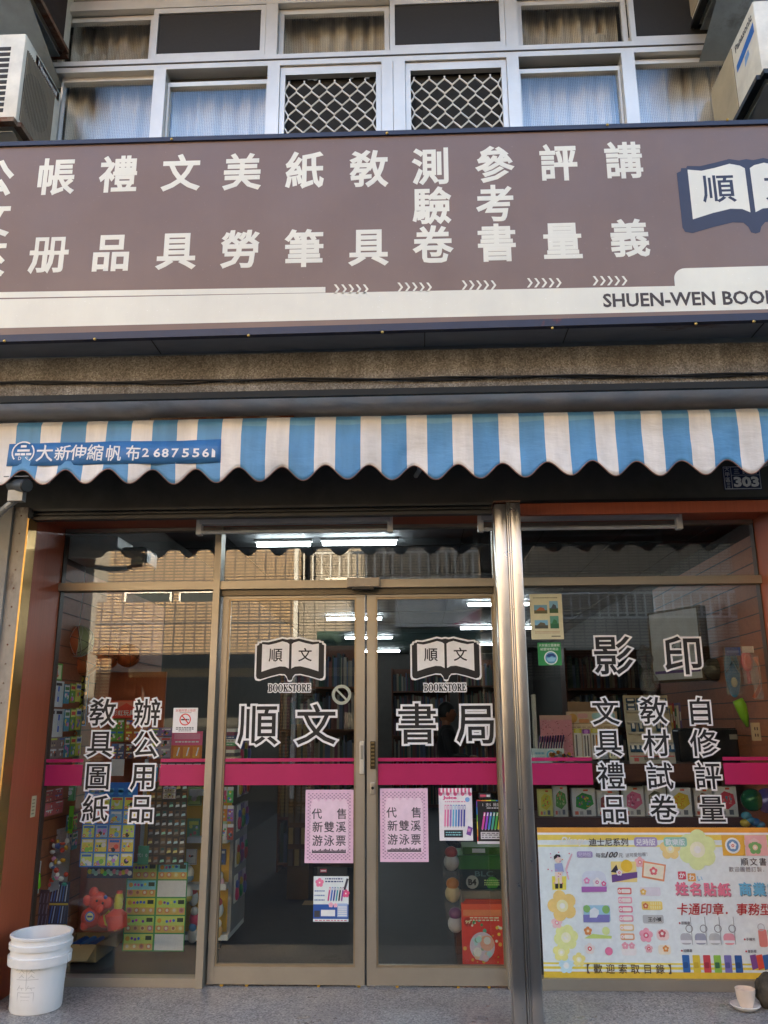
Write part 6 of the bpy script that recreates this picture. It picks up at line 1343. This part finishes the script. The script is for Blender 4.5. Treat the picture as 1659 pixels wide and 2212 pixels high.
tb_spec = [(1164, 1194, 'c8b46c', ('d8a83c', '7cac4c', 'c8583c'), 'yellow and green picture book with a red spine'), (1196, 1226, 'a8a49c', ('4c7c3c', '8c9c6c', 'b85c4c'), 'green printed toy box'), (1236, 1287, 'c4c4c4', ('2f7a3c', '7c3c8c', '3c5c9c', 'c88c3c'), 'white toy box with a green and purple block set'), (1290, 1339, 'b0b0ac', ('7c3c3c', '4c4c5c', 'a88c6c'), 'grey toy box behind the 品 character'), (1347, 1391, 'c8bcbc', ('c85c7c', '8c3c5c', 'd8a0ac'), 'white toy box with a pink set'), (1394, 1440, 'b8b8b4', ('5c5c4c', '8c7c5c', '3c4c3c'), 'pale toy box behind the 卷 character'), (1448, 1494, 'c4c2be', ('d89c2c', 'e0b43c', 'b8741c'), 'white toy box with a yellow set'), (1500, 1540, 'b4b2b0', ('6c4c3c', '4c5c6c', 'a89c84'), 'grey toy box behind the 量 character'), (1545, 1592, 'c4bebe', ('b83c4c', '4c7c8c', 'd87c7c'), 'white toy box with a red set left of the green ball')]
for u0, u1, c_, cols, lab in tb_spec:
    pl, W, H = sheet_from(u0, 1697 + (u0 * 7 % 11), u1, 1765, SH + .04 + (u0 * 13 % 7) * .008, ((u0 * 5 % 9) - 4) * .03); a = Art(pl, W, H, .05, P(c_)); toybox(c_, cols)(a); tag(a.build('toy_box'), lab + ' on the lower shelf', 'toy box', 'toy boxes on the lower shelf behind the right pane')
# pink box with purple pens
pk = thing('pen_stand', 'pink speckled pen display with purple pens behind the right pane', 'pen display', at(1200, 1648, SH + .02))
a = art(1168, 1545, 1237, 1646, SH + .12, P('c07c88'), .01)
for _ in range(90): a.circ(random.random() * .96 + .02, random.random() * .96 + .02, .003, random.choice(('8c3c50', 'd8a0a8', '6c3040')), 0, n=6)
a.rect(0, .9, 1, 1, 'b08c84', 1); a.build('back_card', pk)
a = art(1150, 1617, 1219, 1648, SH + .04, P('a8c0cc'), .06); a.circ(.6, .55, a.h * .36, '5c9cbc', 0, n=20); a.circ(.6, .55, a.h * .24, 'd8c8b8', 1, n=16); bars(a, .08, .38, (.3, .6), .14, '5c8c9c'); a.build('tray', pk)
m = MB()
for k in range(10): b_ = at(1163 + k * 5.6, 1618, SH + .06); e_ = at(1167 + k * 5.6, 1590 - k * .3, SH + .10); m.tube([b_, b_ + (e_ - b_) * .93, e_], [.0055, .0055, .002], paint(('4c2468', '3a1c50')[k % 2], .3), 8); m.tube([b_ + Vector((.004, -.005, 0)), b_ + (e_ - b_) * .5 + Vector((.004, -.005, 0))], .0022, 'white', 5)
m.build('pens', pk, smooth=True)
m = MB(); b_ = at(1158, 1560, SH + .16); m.box(b_.x - .012, b_.x + .004, b_.y, b_.y + .1, zt1_ + .001, az(1158, 1500, SH + .16), 'white'); tag(m.build('divider'), 'thin white divider left of the pink pen display', 'divider')
m = MB()
for k in range(26): c = at(random.uniform(1190, 1236), random.uniform(1625, 1643), SH + .02); m.ball(c, .012, .012, .012, paint(random.choice(('a86c2c', '5c5c64', 'c8a04c', '8c4c2c', '3c4454', 'b8b0a0')), .2), 8, 6)
tag(m.build('candy_jar', smooth='all'), 'pile of small shiny wrapped trinkets right of the purple pens', 'trinkets')
# carton display with hanging packs
ct = thing('refill_display', 'cream cardboard refill display left of the 文 character column', 'display', at(1280, 1640, SH + .08))
a = art(1226, 1537, 1336, 1640, SH + .16, P('b0a088'), .02); a.rect(0, .74, 1, .76, '8c7c64', 0); a.circ(.12, .86, a.w * .09, 'd88c4c', 1, n=18); a.rrect(.22, .86, .42, .96, 'd88c8c', 1, .4); a.rrect(.24, .74 + .02, .44, .84, 'd08058', 1, .3); a.rrect(.50, .84, .96, .97, '8cb0b8', 1, .4); bars(a, .05, .9, (.66, .62), .02, '8c7c6c'); a.build('back_card', ct)
MB().box(ax(1227, 1530, SH + .18), ax(1300, 1530, SH + .18), SH + .17, SH + .19, az(1260, 1548, SH + .17), az(1260, 1516, SH + .17), paint('8c745c', .7)).build('header', ct)
for k, (c_, tc_) in enumerate((('d0ccc0', 'd8b03c'), ('b8b8c0', '7c3c9c'), ('d0c8b8', 'd8a83c'), ('8c949c', '3c4c5c'), ('c8b8a0', 'b85c3c'))):
    a = art(1241 + k * 18.5, 1574 + (k % 2) * 2, 1257 + k * 18.5, 1640, SH + .10, P(c_), .006); a.rect(0, .86, 1, 1, tc_, 0); a.rect(.2, .1, .4, .8, '5c5c60', 1); a.rect(.6, .1, .78, .8, ('d8d4c8', '3c3c44', 'b8782c')[k % 3], 1); a.circ(.5, .93, a.w * .3, ('e0c870', 'a070c0')[k % 2], 1.5, n=12); a.build('refill_pack', ct)
# white eraser rack, leaning
er = thing('eraser_rack', 'white stepped rack of blue and cream erasers behind the 敎材 column', 'rack', at(1405, 1648, SH + .05))
q = [at(1345, 1502, SH + .26), at(1441, 1502, SH + .26), at(1461, 1650, SH + .03), at(1361, 1650, SH + .03)]
def ep(x, y, h=0): 
    p = (q[3] * (1 - x) + q[2] * x) * (1 - y) + (q[0] * (1 - x) + q[1] * x) * y; return p + Vector((0, -h, h * .6))
m = MB(); m.add([ep(0, 0, -.01), ep(1, 0, -.01), ep(1, 1, -.01), ep(0, 1, -.01), ep(0, 0), ep(1, 0), ep(1, 1), ep(0, 1)], [(4, 5, 6, 7), (3, 2, 1, 0), (0, 1, 5, 4), (1, 2, 6, 5), (2, 3, 7, 6), (3, 0, 4, 7)], paint('c8c2b0', .4)); m.build('rack_body', er)
m = MB()
for y in (.24, .40, .56, .72): m.add([ep(.03, y), ep(.97, y), ep(.97, y, .02), ep(.03, y, .02), ep(.03, y + .02), ep(.97, y + .02), ep(.97, y + .02, .02), ep(.03, y + .02, .02)], [(0, 1, 2, 3), (7, 6, 5, 4), (0, 4, 5, 1), (3, 2, 6, 7)], paint('d8d4c8', .4))
m.build('step', er)
def eras(m, x, y, w_, h_, blue=True):
    m.add([ep(x, y, .004), ep(x + w_, y, .004), ep(x + w_, y + h_, .004), ep(x, y + h_, .004), ep(x, y, .014), ep(x + w_, y, .014), ep(x + w_, y + h_, .014), ep(x, y + h_, .014)], [(4, 5, 6, 7), (0, 1, 5, 4), (1, 2, 6, 5), (2, 3, 7, 6), (3, 0, 4, 7)], paint('2f5c84', .4) if blue else paint('d8ccA8'.lower(), .4))
for y in (.88, .80, .74):
    for k in range(4):
        m = MB(); eras(m, .05 + k * .235, y, .2, .055); m.add([ep(.08 + k * .235, y + .012, .0145), ep(.22 + k * .235, y + .012, .0145), ep(.22 + k * .235, y + .045, .0145), ep(.08 + k * .235, y + .045, .0145)], [(0, 1, 2, 3)], P('e0d8b8')); m.build('eraser', er)
for y, ks in ((.45, (.10, .27, .66, .8)), (.155, (.04, .15, .26, .80, .9))):
    for k in ks: m = MB(); eras(m, k, y, .1, .12); m.add([ep(k + .02, y + .03, .0145), ep(k + .08, y + .03, .0145), ep(k + .08, y + .11, .0145), ep(k + .02, y + .11, .0145)], [(0, 1, 2, 3)], P('e4dcbc')); m.build('eraser', er)
m = MB(); m.fixn = False
def epq(x0, y0, x1, y1, c_): m.add([ep(x0, y0, .003), ep(x1, y0, .003), ep(x1, y1, .003), ep(x0, y1, .003)], [(0, 1, 2, 3)], P(c_))
epq(.02, .095, .98, .108, 'b8484c'); epq(.10, .03, .2, .08, 'c85450'); pl = Plane(ep(0, 0, .004), ep(1, 0) - ep(0, 0), ep(0, 1) - ep(0, 0)); ew = (q[2] - q[3]).length
for k, ch in enumerate('自來印'): put(m, glyph(ch, .01, 0), pl, ew * (.36 + k * .11), .022 + .012, .028, .028, P('4c4844'), 0, .0004)
epq(.68, .055, .86, .062, '6c6864'); epq(.68, .03, .86, .037, '6c6864'); m.build('print', er)
# black printer box
pr = thing('printer', 'black boxy printer behind the 修 character', 'printer', at(1545, 1645, SH + .14)); x0, x1 = ax(1466, 1600, SH + .14), ax(1622, 1600, SH + .14); z1 = az(1545, 1576, SH + .14)
MB().rbox(x0, x1, SH + .14, SH + .40, zt1_ + .002, z1, .01, paint('121214', .35)).build('body', pr); MB().box(x0 + .02, x1 - .02, SH + .16, SH + .38, z1 + .0005, z1 + .008, paint('1e1e22', .3)).build('lid', pr); MB().box(x1 - .13, x1 - .08, SH + .134, SH + .139, z1 - .06, z1 - .03, P('6c6a64')).build('label_plate', pr)
# light box on the wall, plastic bags, ball, hanging packs
lb = thing('light_box', 'angled white framed sign box behind the 印 character', 'sign', at(1460, 1472, 1.2))
p0, p1, p2, p3 = at(1412, 1472, 1.35), at(1520, 1455, .95), at(1511, 1311, .95), at(1400, 1356, 1.35)
p1 = Vector((p1.x, p1.y, p0.z)); p2 = Vector((p1.x, p1.y, p2.z)); p3 = Vector((p0.x, p0.y, p2.z)); 
pl = Plane(p0, p1 - p0); W, H = (p1 - p0).length, p2.z - p0.z
a = Art(pl, W, H, .06, paint('dfe6f0', .4)); a.rect(.05, .10, .95, .14, '5c4c84', 0); a.cjk('影印', .55, .5, H * .2, P('55606c'), 0, H * .26, 0); a.build('panel', lb)
m = MB()
for (x0_, y0_, x1_, y1_) in ((-.01, -.012, W + .01, .004), (-.01, H - .004, W + .01, H + .012), (-.012, .0, .006, H), (W - .006, .0, W + .012, H)): 
    m.add([pl.p(x, y, h) for h in (-.065, .006) for x, y in ((x0_, y0_), (x1_, y0_), (x1_, y1_), (x0_, y1_))], [(4, 5, 6, 7), (3, 2, 1, 0), (0, 1, 5, 4), (1, 2, 6, 5), (2, 3, 7, 6), (3, 0, 4, 7)], paint('5c4c38', .5, .2))
m.build('frame', lb)
for i, (u, v, r_, lab) in enumerate(((1393, 1420, 20, 'upper crumpled clear plastic bag left of the light box'), (1402, 1475, 24, 'lower crumpled clear plastic bag left of the light box'))):
    bm = bmesh.new(); bmesh.ops.create_icosphere(bm, subdivisions=3, radius=1); c = at(u, v, .9); k = at(u + 1, v, .9).x - c.x; m = MB()
    for q_ in bm.verts: n_ = 1 + .35 * mnoise.noise(q_.co * 2.5 + Vector((i * 7, 0, 0))); q_.co *= n_
    bm.verts.index_update(); m.add([(c.x + q_.co.x * r_ * k * .8, c.y + q_.co.y * r_ * k * .6, c.z + q_.co.z * r_ * k * 1.25) for q_ in bm.verts], [[z.index for z in f.verts] for f in bm.faces], m_film('c8d4e4', .28, .10)); bm.free()
    tag(m.build('plastic_bag', smooth='all'), lab, 'bag')
basketball_c = [paint('8c8440', .4), paint('57534a', .4)]
t, c, r_ = basketball('dusty yellow and grey ball left of the blue sandal bag', 1543, 1447, .95, 25, basketball_c)
t['group'] = 'balls behind the right pane'
MB_ = MB(); MB_.box(2.0, 2.02, .05, 2.3, 1.2, 2.42, 'slat')
for k in range(12): MB_.box(1.996, 1.9995, .05, 2.3, 1.25 + k * .10, 1.256 + k * .10, 'black')
MB_.box(2.0, 2.02, .05, 2.3, .02, 1.199, 'slat'); tag(MB_.build('slat_panel'), 'brown slatted display panel along the right inner wall', 'panel')
hk = 'hanging packs at the right edge of the right pane'
def hang_pack(label, u0, v0, u1, v1, Y, draw, name='toy_pack', cat='toy pack'):
    t = thing(name, label, cat, at((u0 + u1) / 2, v1, Y), hk); draw(t, Y)
    pl, W, H = sheet_from(u0, v0, u1, v1, Y - .03); m = MB(); m.quad(pl.p(0, 0), pl.p(W, 0), pl.p(W, H), pl.p(0, H), m_film('e8ecee', .24, .10)); m.build('bag', t); return t
def sandal(t, Y):
    m = MB(); c = at(1582, 1452, Y); m.ball(c, .046, .012, .15, paint('1c6a9c', .5)); m.build('sandal', t, smooth='all'); m = MB(); m.tube([c + Vector((-.04, -.01, .0)), c + Vector((-.01, -.035, .05)), c + Vector((.0, -.012, .09))], .006, paint('0f3c5c', .5), 6); m.tube([c + Vector((.04, -.01, .0)), c + Vector((.01, -.035, .05)), c + Vector((.0, -.012, .09))], .006, paint('0f3c5c', .5), 6); m.ball(c + Vector((0, -.012, -.06)), .02, .004, .03, paint('c8c4a8', .5), 10, 6); m.build('strap', t, smooth='all'); a = art(1566, 1398, 1600, 1416, Y - .01, P('2a3c84')); a.rect(.1, .3, .9, .6, '5c6cac', 0); a.build('header_card', t)
hang_pack('bag with a blue sandal at the right of the right pane', 1565, 1398, 1600, 1501, .35, sandal)
def redpk(t, Y): m = MB(); c = at(1615, 1440, Y); m.ball(c + Vector((0, 0, .03)), .036, .015, .06, paint('d0242c', .35)); m.tube([c + Vector((0, 0, -.03)), c + Vector((0, 0, -.10))], .012, paint('b81c28', .4), 8); m.build('paddle', t, smooth='all'); m = MB(); m.ball(c + Vector((0, -.012, .03)), .024, .006, .042, paint('e8604c', .4), 12, 8); m.build('face', t, smooth='all'); a = art(1603, 1396, 1628, 1410, Y - .01, P('b8a8a0')); a.build('header_card', t)
hang_pack('bag with a bright red paddle right of the blue sandal bag', 1602, 1396, 1630, 1477, .28, redpk)
def hoops(t, Y):
    for k in range(3): m = MB(); m.tube([at(1629 + k * 4, 1420, Y), at(1640 + k * 3, 1440, Y), at(1644 + k * 2, 1465, Y), at(1637 + k * 2, 1490, Y), at(1627 + k * 2, 1507, Y)], .008, paint('c85c2c', .35), 8); m.build('hoop', t, smooth='all')
hang_pack('bag with curved orange hoops at the far right', 1626, 1416, 1652, 1510, .24, hoops)
m = MB(); m.tube([at(1593, 1512, .3), at(1600, 1525, .3), at(1608, 1548, .3), at(1615, 1570, .3)], [.03, .034, .026, .008], paint('86b81c', .5, 0, .06), 14); tag(m.build('plastic_scoop', smooth='all'), 'glossy lime green plastic toy hanging over the printer', 'toy')
for i, (u0, u1, lab) in enumerate(((1624, 1643, 'left cream wall socket at the right edge'), (1648, 1668, 'right cream wall socket at the right edge'))):
    t = thing('wall_socket', lab, 'socket', at(u0, 1600, .3), 'wall sockets at the right'); pl, W, H = sheet_from(u0, 1561, u1, 1600, .30); a = Art(pl, W, H, .012, paint('c0ab84', .4)); a.build('plate', t); a = Art(pl, W, H, .001); a.rect(.3, .58, .45, .75, '3c3428', 1); a.rect(.58, .58, .73, .75, '3c3428', 1); a.rect(.3, .22, .45, .39, '3c3428', 1); a.rect(.58, .22, .73, .39, '3c3428', 1); a.build('slot', t)
for (u, v, r_, c_, lab) in ((1625, 1728, 24, '1f6c44', 'glossy green ball at the right edge beside the blue one'), (1658, 1730, 27, '2c4c9c', 'glossy blue ball at the right edge above the banner')):
    c = at(u, v, .22); k = at(u + 1, v, .22).x - c.x; m = MB(); m.ball(c, r_ * k, r_ * k, r_ * k, paint(c_, .12, .2), 28, 18); tag(m.build('ball', smooth='all'), lab, 'ball', 'balls behind the right pane')
m = MB()
for k, (u, v, c_) in enumerate(((1610, 1778, 'd8b82c'), (1620, 1772, '2c7ca8'), (1632, 1776, '2c64a0'), (1642, 1782, '2f84b0'), (1612, 1762, '4c9cc0'))): c = at(u, v, .22); m.ball(c, .03, .025, .022, paint(c_, .25), 12, 8)
tag(m.build('balloon_bag', smooth='all'), 'bundle of yellow and blue balloons under the green ball', 'balloons')

BOOST = 1.0
# ---- stand-in for a figure reflected in the right door glass, placed inside the shop
PYp = 4.8
hc = at(966, 1541, PYp); zf = 0.0; K = hc.z / 1.50
pt = thing('person', 'person in dark clothes behind the right sliding door looking to the right', 'person', (hc.x, PYp, 0.0))
skin = paint('a86c4c', .5, 0, .05); cloth = paint('1c1c22', .8)
bones = [((0, 0, .86), .135), ((0, 0, 1.02), .125), ((0, 0, 1.18), .14), ((0, 0, 1.30), .10), ((.01, 0, 1.37), .05),
         ((-.02, -.16, 1.27), .062), ((.02, -.20, 1.02), .046), ((.22, -.12, .98), .036),
         ((-.02, .16, 1.27), .062), ((.02, .20, 1.02), .046), ((.24, .10, 1.00), .036),
         ((0, -.085, .82), .095), ((.02, -.10, .46), .062), ((-.01, -.10, .08), .045), ((.14, -.11, .035), .035),
         ((0, .085, .82), .095), ((.0, .10, .46), .062), ((-.03, .10, .08), .045), ((.12, .11, .035), .035)]
edg = [(0, 1), (1, 2), (2, 3), (3, 4), (3, 5), (5, 6), (6, 7), (3, 8), (8, 9), (9, 10), (0, 11), (11, 12), (12, 13), (13, 14), (0, 15), (15, 16), (16, 17), (17, 18)]
def skinned(name, pts, edges, mt, parent, org, k=1.0, root=0, sub=2):
    me = bpy.data.meshes.new(name); me.from_pydata([Vector(p) * k for p, _ in pts], edges, []); o = bpy.data.objects.new(name, me); COL.objects.link(o)
    md = o.modifiers.new('skin', 'SKIN')
    for i, (_, r_) in enumerate(pts): me.skin_vertices[0].data[i].radius = (r_ * k, r_ * k); me.skin_vertices[0].data[i].use_root = (i == root)
    s_ = o.modifiers.new('smooth', 'SUBSURF'); s_.levels = sub; s_.render_levels = sub
    dg = bpy.context.evaluated_depsgraph_get(); nm_ = bpy.data.meshes.new_from_object(o.evaluated_get(dg)); bpy.data.objects.remove(o)
    nm_.name = name; nm_.materials.clear(); nm_.materials.append(mt); nm_.polygons.foreach_set('use_smooth', [True] * len(nm_.polygons))
    ob_ = bpy.data.objects.new(name, nm_); COL.objects.link(ob_); ob_.parent = parent; ob_.location = Vector(org) - WL[parent.name]; WL[ob_.name] = Vector(org); return ob_
skinned('body', bones, edg, cloth, pt, (hc.x, PYp, 0), K)
H0 = Vector((hc.x + .015, PYp, 0))
m = MB(); bm = bmesh.new(); bmesh.ops.create_uvsphere(bm, u_segments=28, v_segments=20, radius=1)
for q_ in bm.verts:
    x, y, z = q_.co; fx = max(0, x)
    X = x * .098; Y_ = y * .075 * (1 - .18 * max(0, -z)); Z = z * .118
    if x > 0: X += .022 * math.exp(-((z + .12) / .14) ** 2 - (y / .22) ** 2); X += .008 * math.exp(-((z + .42) / .08) ** 2 - (y / .35) ** 2); X -= .008 * math.exp(-((z - .12) / .1) ** 2 - ((abs(y) - .4) / .2) ** 2); X += .010 * math.exp(-((z + .75) / .16) ** 2 - (y / .4) ** 2)
    q_.co = Vector((X, Y_, Z)) * K
bm.verts.index_update(); m.add([hc + q_.co for q_ in bm.verts], [[z.index for z in f.verts] for f in bm.faces], skin); bm.free()
for s in (-1, 1): m.ball(hc + Vector((.0, s * .075, -.01)) * K, .022 * K, .012 * K, .032 * K, skin, 10, 8)
m.tube([hc + Vector((-.015, 0, -.07)) * K, hc + Vector((-.02, 0, -.17)) * K], .048 * K, skin, 14); m.build('head', pt, smooth='all')
m = MB()
for s in (-1, 1): m.ball(hc + Vector((.083, s * .03, .018)) * K, .010, .009, .006, 'black', 10, 6)
m.box(hc.x + .088 * K, hc.x + .098 * K, hc.y - .02, hc.y + .02, hc.z - .053 * K, hc.z - .048 * K, paint('6c3430', .5)); m.build('face_features', pt)
m = MB(); bm = bmesh.new(); bmesh.ops.create_uvsphere(bm, u_segments=24, v_segments=16, radius=1)
for q_ in bm.verts:
    x, y, z = q_.co; zz = z if z > -.1 else -.1 + (z + .1) * (.55 if x < .1 else .05)
    q_.co = Vector((x * .108 - .012, y * .084, max(zz, .30 if x > .35 else -1) * .128 + .008)) * K
bm.verts.index_update(); m.add([hc + q_.co for q_ in bm.verts], [[z.index for z in f.verts] for f in bm.faces], paint('0d0c0c', .6)); bm.free(); m.build('hair', pt, smooth='all')
for s in (-1, 1):
    w0 = Vector((hc.x + (.225 if s < 0 else .245) * K, PYp + s * .11 * K, (.98 if s < 0 else 1.0) * K)); pts = [((0, 0, 0), .026), ((.05, 0, .0), .030), ((.09, 0, -.005), .026)]; ed = [(0, 1), (1, 2)]
    for q_ in range(4): b0 = len(pts); yy = (q_ - 1.5) * .019; L_ = (.062, .072, .068, .054)[q_]; pts += [((.10, yy, -.005), .010), ((.10 + L_ * .55, yy, -.014), .0085), ((.10 + L_ * .95, yy, -.034), .007)]; ed += [(2, b0), (b0, b0 + 1), (b0 + 1, b0 + 2)]
    b0 = len(pts); pts += [((.055, -s * .038, -.006), .011), ((.085, -s * .052, -.014), .009)]; ed += [(1, b0), (b0, b0 + 1)]
    skinned('hand', pts, ed, skin, pt, w0, K, 1, 1)

# white cabinet high on the left inside, seen through the transom
m = MB(); m.rbox(-2.19, ax(252, 1190, .22), .22, .52, az(190, 1207, .22), az(190, 1158, .22), .01, paint('ecece8', .5)); m.rbox(ax(252, 1190, .22) + .001, ax(318, 1200, .3), .28, .52, az(290, 1222, .3), az(290, 1182, .3), .02, paint('a4a8a8', .4))
tag(m.build('wall_cabinet'), 'white cabinet high up inside at the top left behind the transom glass', 'cabinet')

BOOST = 1.75
# more small goods: packs hanging in rows along the left wall
WC = (('2f7a8c', 'teal'), ('c8842c', 'amber'), ('8c3c5c', 'plum'), ('5c8c3c', 'leaf green'), ('b84838', 'brick red'), ('4c5c9c', 'indigo'), ('c8b04c', 'mustard'), ('a8a4b0', 'silver'), ('7c5c3c', 'brown'), ('d07c9c', 'rose'))
kq = 0
for r_, (v0, v1) in enumerate(((1478, 1520), (1532, 1580), (1592, 1636), (1762, 1796), (1800, 1838))):
    for c_ in range(3):
        if r_ > 2 and c_ == 0: continue
        cl_, nm = WC[(kq * 3 + r_) % 10]; kq += 1
        u0 = (139, 152, 164)[c_] - (8 if r_ > 2 else 0); a = None
        def dr(a, cl_=cl_): 
            a.rect(.05, .62, .95, .95, ('e8e0c8', 'd8d8dc', 'e8c860')[kq % 3], 0); a.rect(.12, .70, .88, .86, ('b83c34', '2c4c8c', '2f6c3c')[(kq + 1) % 3], 1)
            for q in range(5): a.circ(random.uniform(.2, .8), random.uniform(.12, .5), a.w * random.uniform(.09, .2), random.choice(('d8d4c8', 'c85c3c', '3c6cb0', 'e0b03c', '4c9c5c', 'b06cb0')), 1 + q * .2, n=10)
            a.circ(.5, .97, a.w * .06, '2a2a2a', 1.5, n=8)
        wall_card('toy_pack', f'{nm} hanging pack, {("top", "second", "third", "fourth", "lowest")[r_]} row, {("nearest", "middle", "innermost")[c_]} column on the left wall', 'toy pack', u0, v0 - c_ * 1.5, u0 + 11, v1 - c_ * 2, XW + .012, cl_, dr, 'packs hanging in rows on the left wall')
# a rail of packets above the foil pack sheet and between the panels
SC_ = (('c8b43c', 'yellow'), ('3c7cb0', 'sky blue'), ('b84c6c', 'raspberry'), ('4c9c5c', 'emerald'), ('d8742c', 'orange'), ('7c5ca0', 'lilac'), ('c8c4b8', 'ivory'), ('8c3c34', 'rust red'))
for i in range(7):
    cl_, nm = SC_[i]; u0 = 306 + i * 18.5
    def dr(a):
        a.rect(0, .8, 1, 1, 'e6e2d8', 0); a.rect(.1, .84, .9, .95, random.choice(('b83c34', '2c4c8c', '2f6c3c')), 1)
        for q in range(5): a.circ(random.uniform(.2, .8), random.uniform(.12, .65), a.w * random.uniform(.1, .22), random.choice(('d8d4c8', 'c85c3c', '3c6cb0', 'e0b03c', '4c9c5c', '2c2c34')), 1 + q * .2, n=10)
    card('toy_pack', f'{nm} packet on the rail below the magenta stripe above the foil pack sheet', 'toy pack', u0, 1650, u0 + 16, 1688, .46, cl_, dr, 'packets on the rail above the foil pack sheet')
for i in range(6):
    cl_, nm = SC_[(i + 2) % 8]; u0 = 476 + (i % 2) * 15; v0 = 1700 + (i // 2) * 40
    def dr(a):
        a.rect(0, .78, 1, 1, 'd8d4c8', 0)
        for q in range(6): a.circ(random.uniform(.2, .8), random.uniform(.12, .7), a.w * random.uniform(.1, .22), random.choice(('d8d4c8', 'c85c3c', '3c6cb0', 'e0b03c', '4c9c5c', '2c2c34')), 1 + q * .2, n=10)
    card('toy_pack', f'{nm} packet hanging at the left edge of the left sliding door, {("upper", "middle", "lower")[i // 2]} row', 'toy pack', u0, v0, u0 + 13, v0 + 34, .60, cl_, dr, 'packets at the left edge of the left sliding door')
for i in range(4):
    cl_, nm = SC_[(i * 3 + 1) % 8]; u0 = 310 + i * 29
    card('toy_card', f'{nm} wide card in the row beside the 公 and 用 characters', 'toy card', u0 + 12, 1600, u0 + 38, 1636, .64, cl_, grid_toys(2, 2, ('d8d4c8', 'c85c3c', '3c6cb0', 'e0b03c', '4c9c5c'), 'ec7c24', (cl_,)), 'small toy cards behind the left pane')
# books and boxes along the shelf behind the right pane, left of the steel post's shadow
for i in range(6):
    cl_, nm = (('3c5c8c', 'navy'), ('b8a05c', 'straw'), ('8c3438', 'crimson'), ('3c6c54', 'bottle green'), ('c8c0b0', 'off white'), ('5c4c7c', 'purple'))[i]; u0 = 1098 - i * 0 + 0
    pl, W, H = sheet_from(1448 + i * 4.6, 1530 - (i % 3) * 6, 1452 + i * 4.6, 1648, SH + .30); a = Art(pl, W, H, .12, P(cl_)); a.rect(.2, .7, .8, .85, 'd8d0b8', 0); tag(a.build('book'), f'{nm} upright book between the eraser rack and the black printer', 'book', 'upright books behind the right pane')
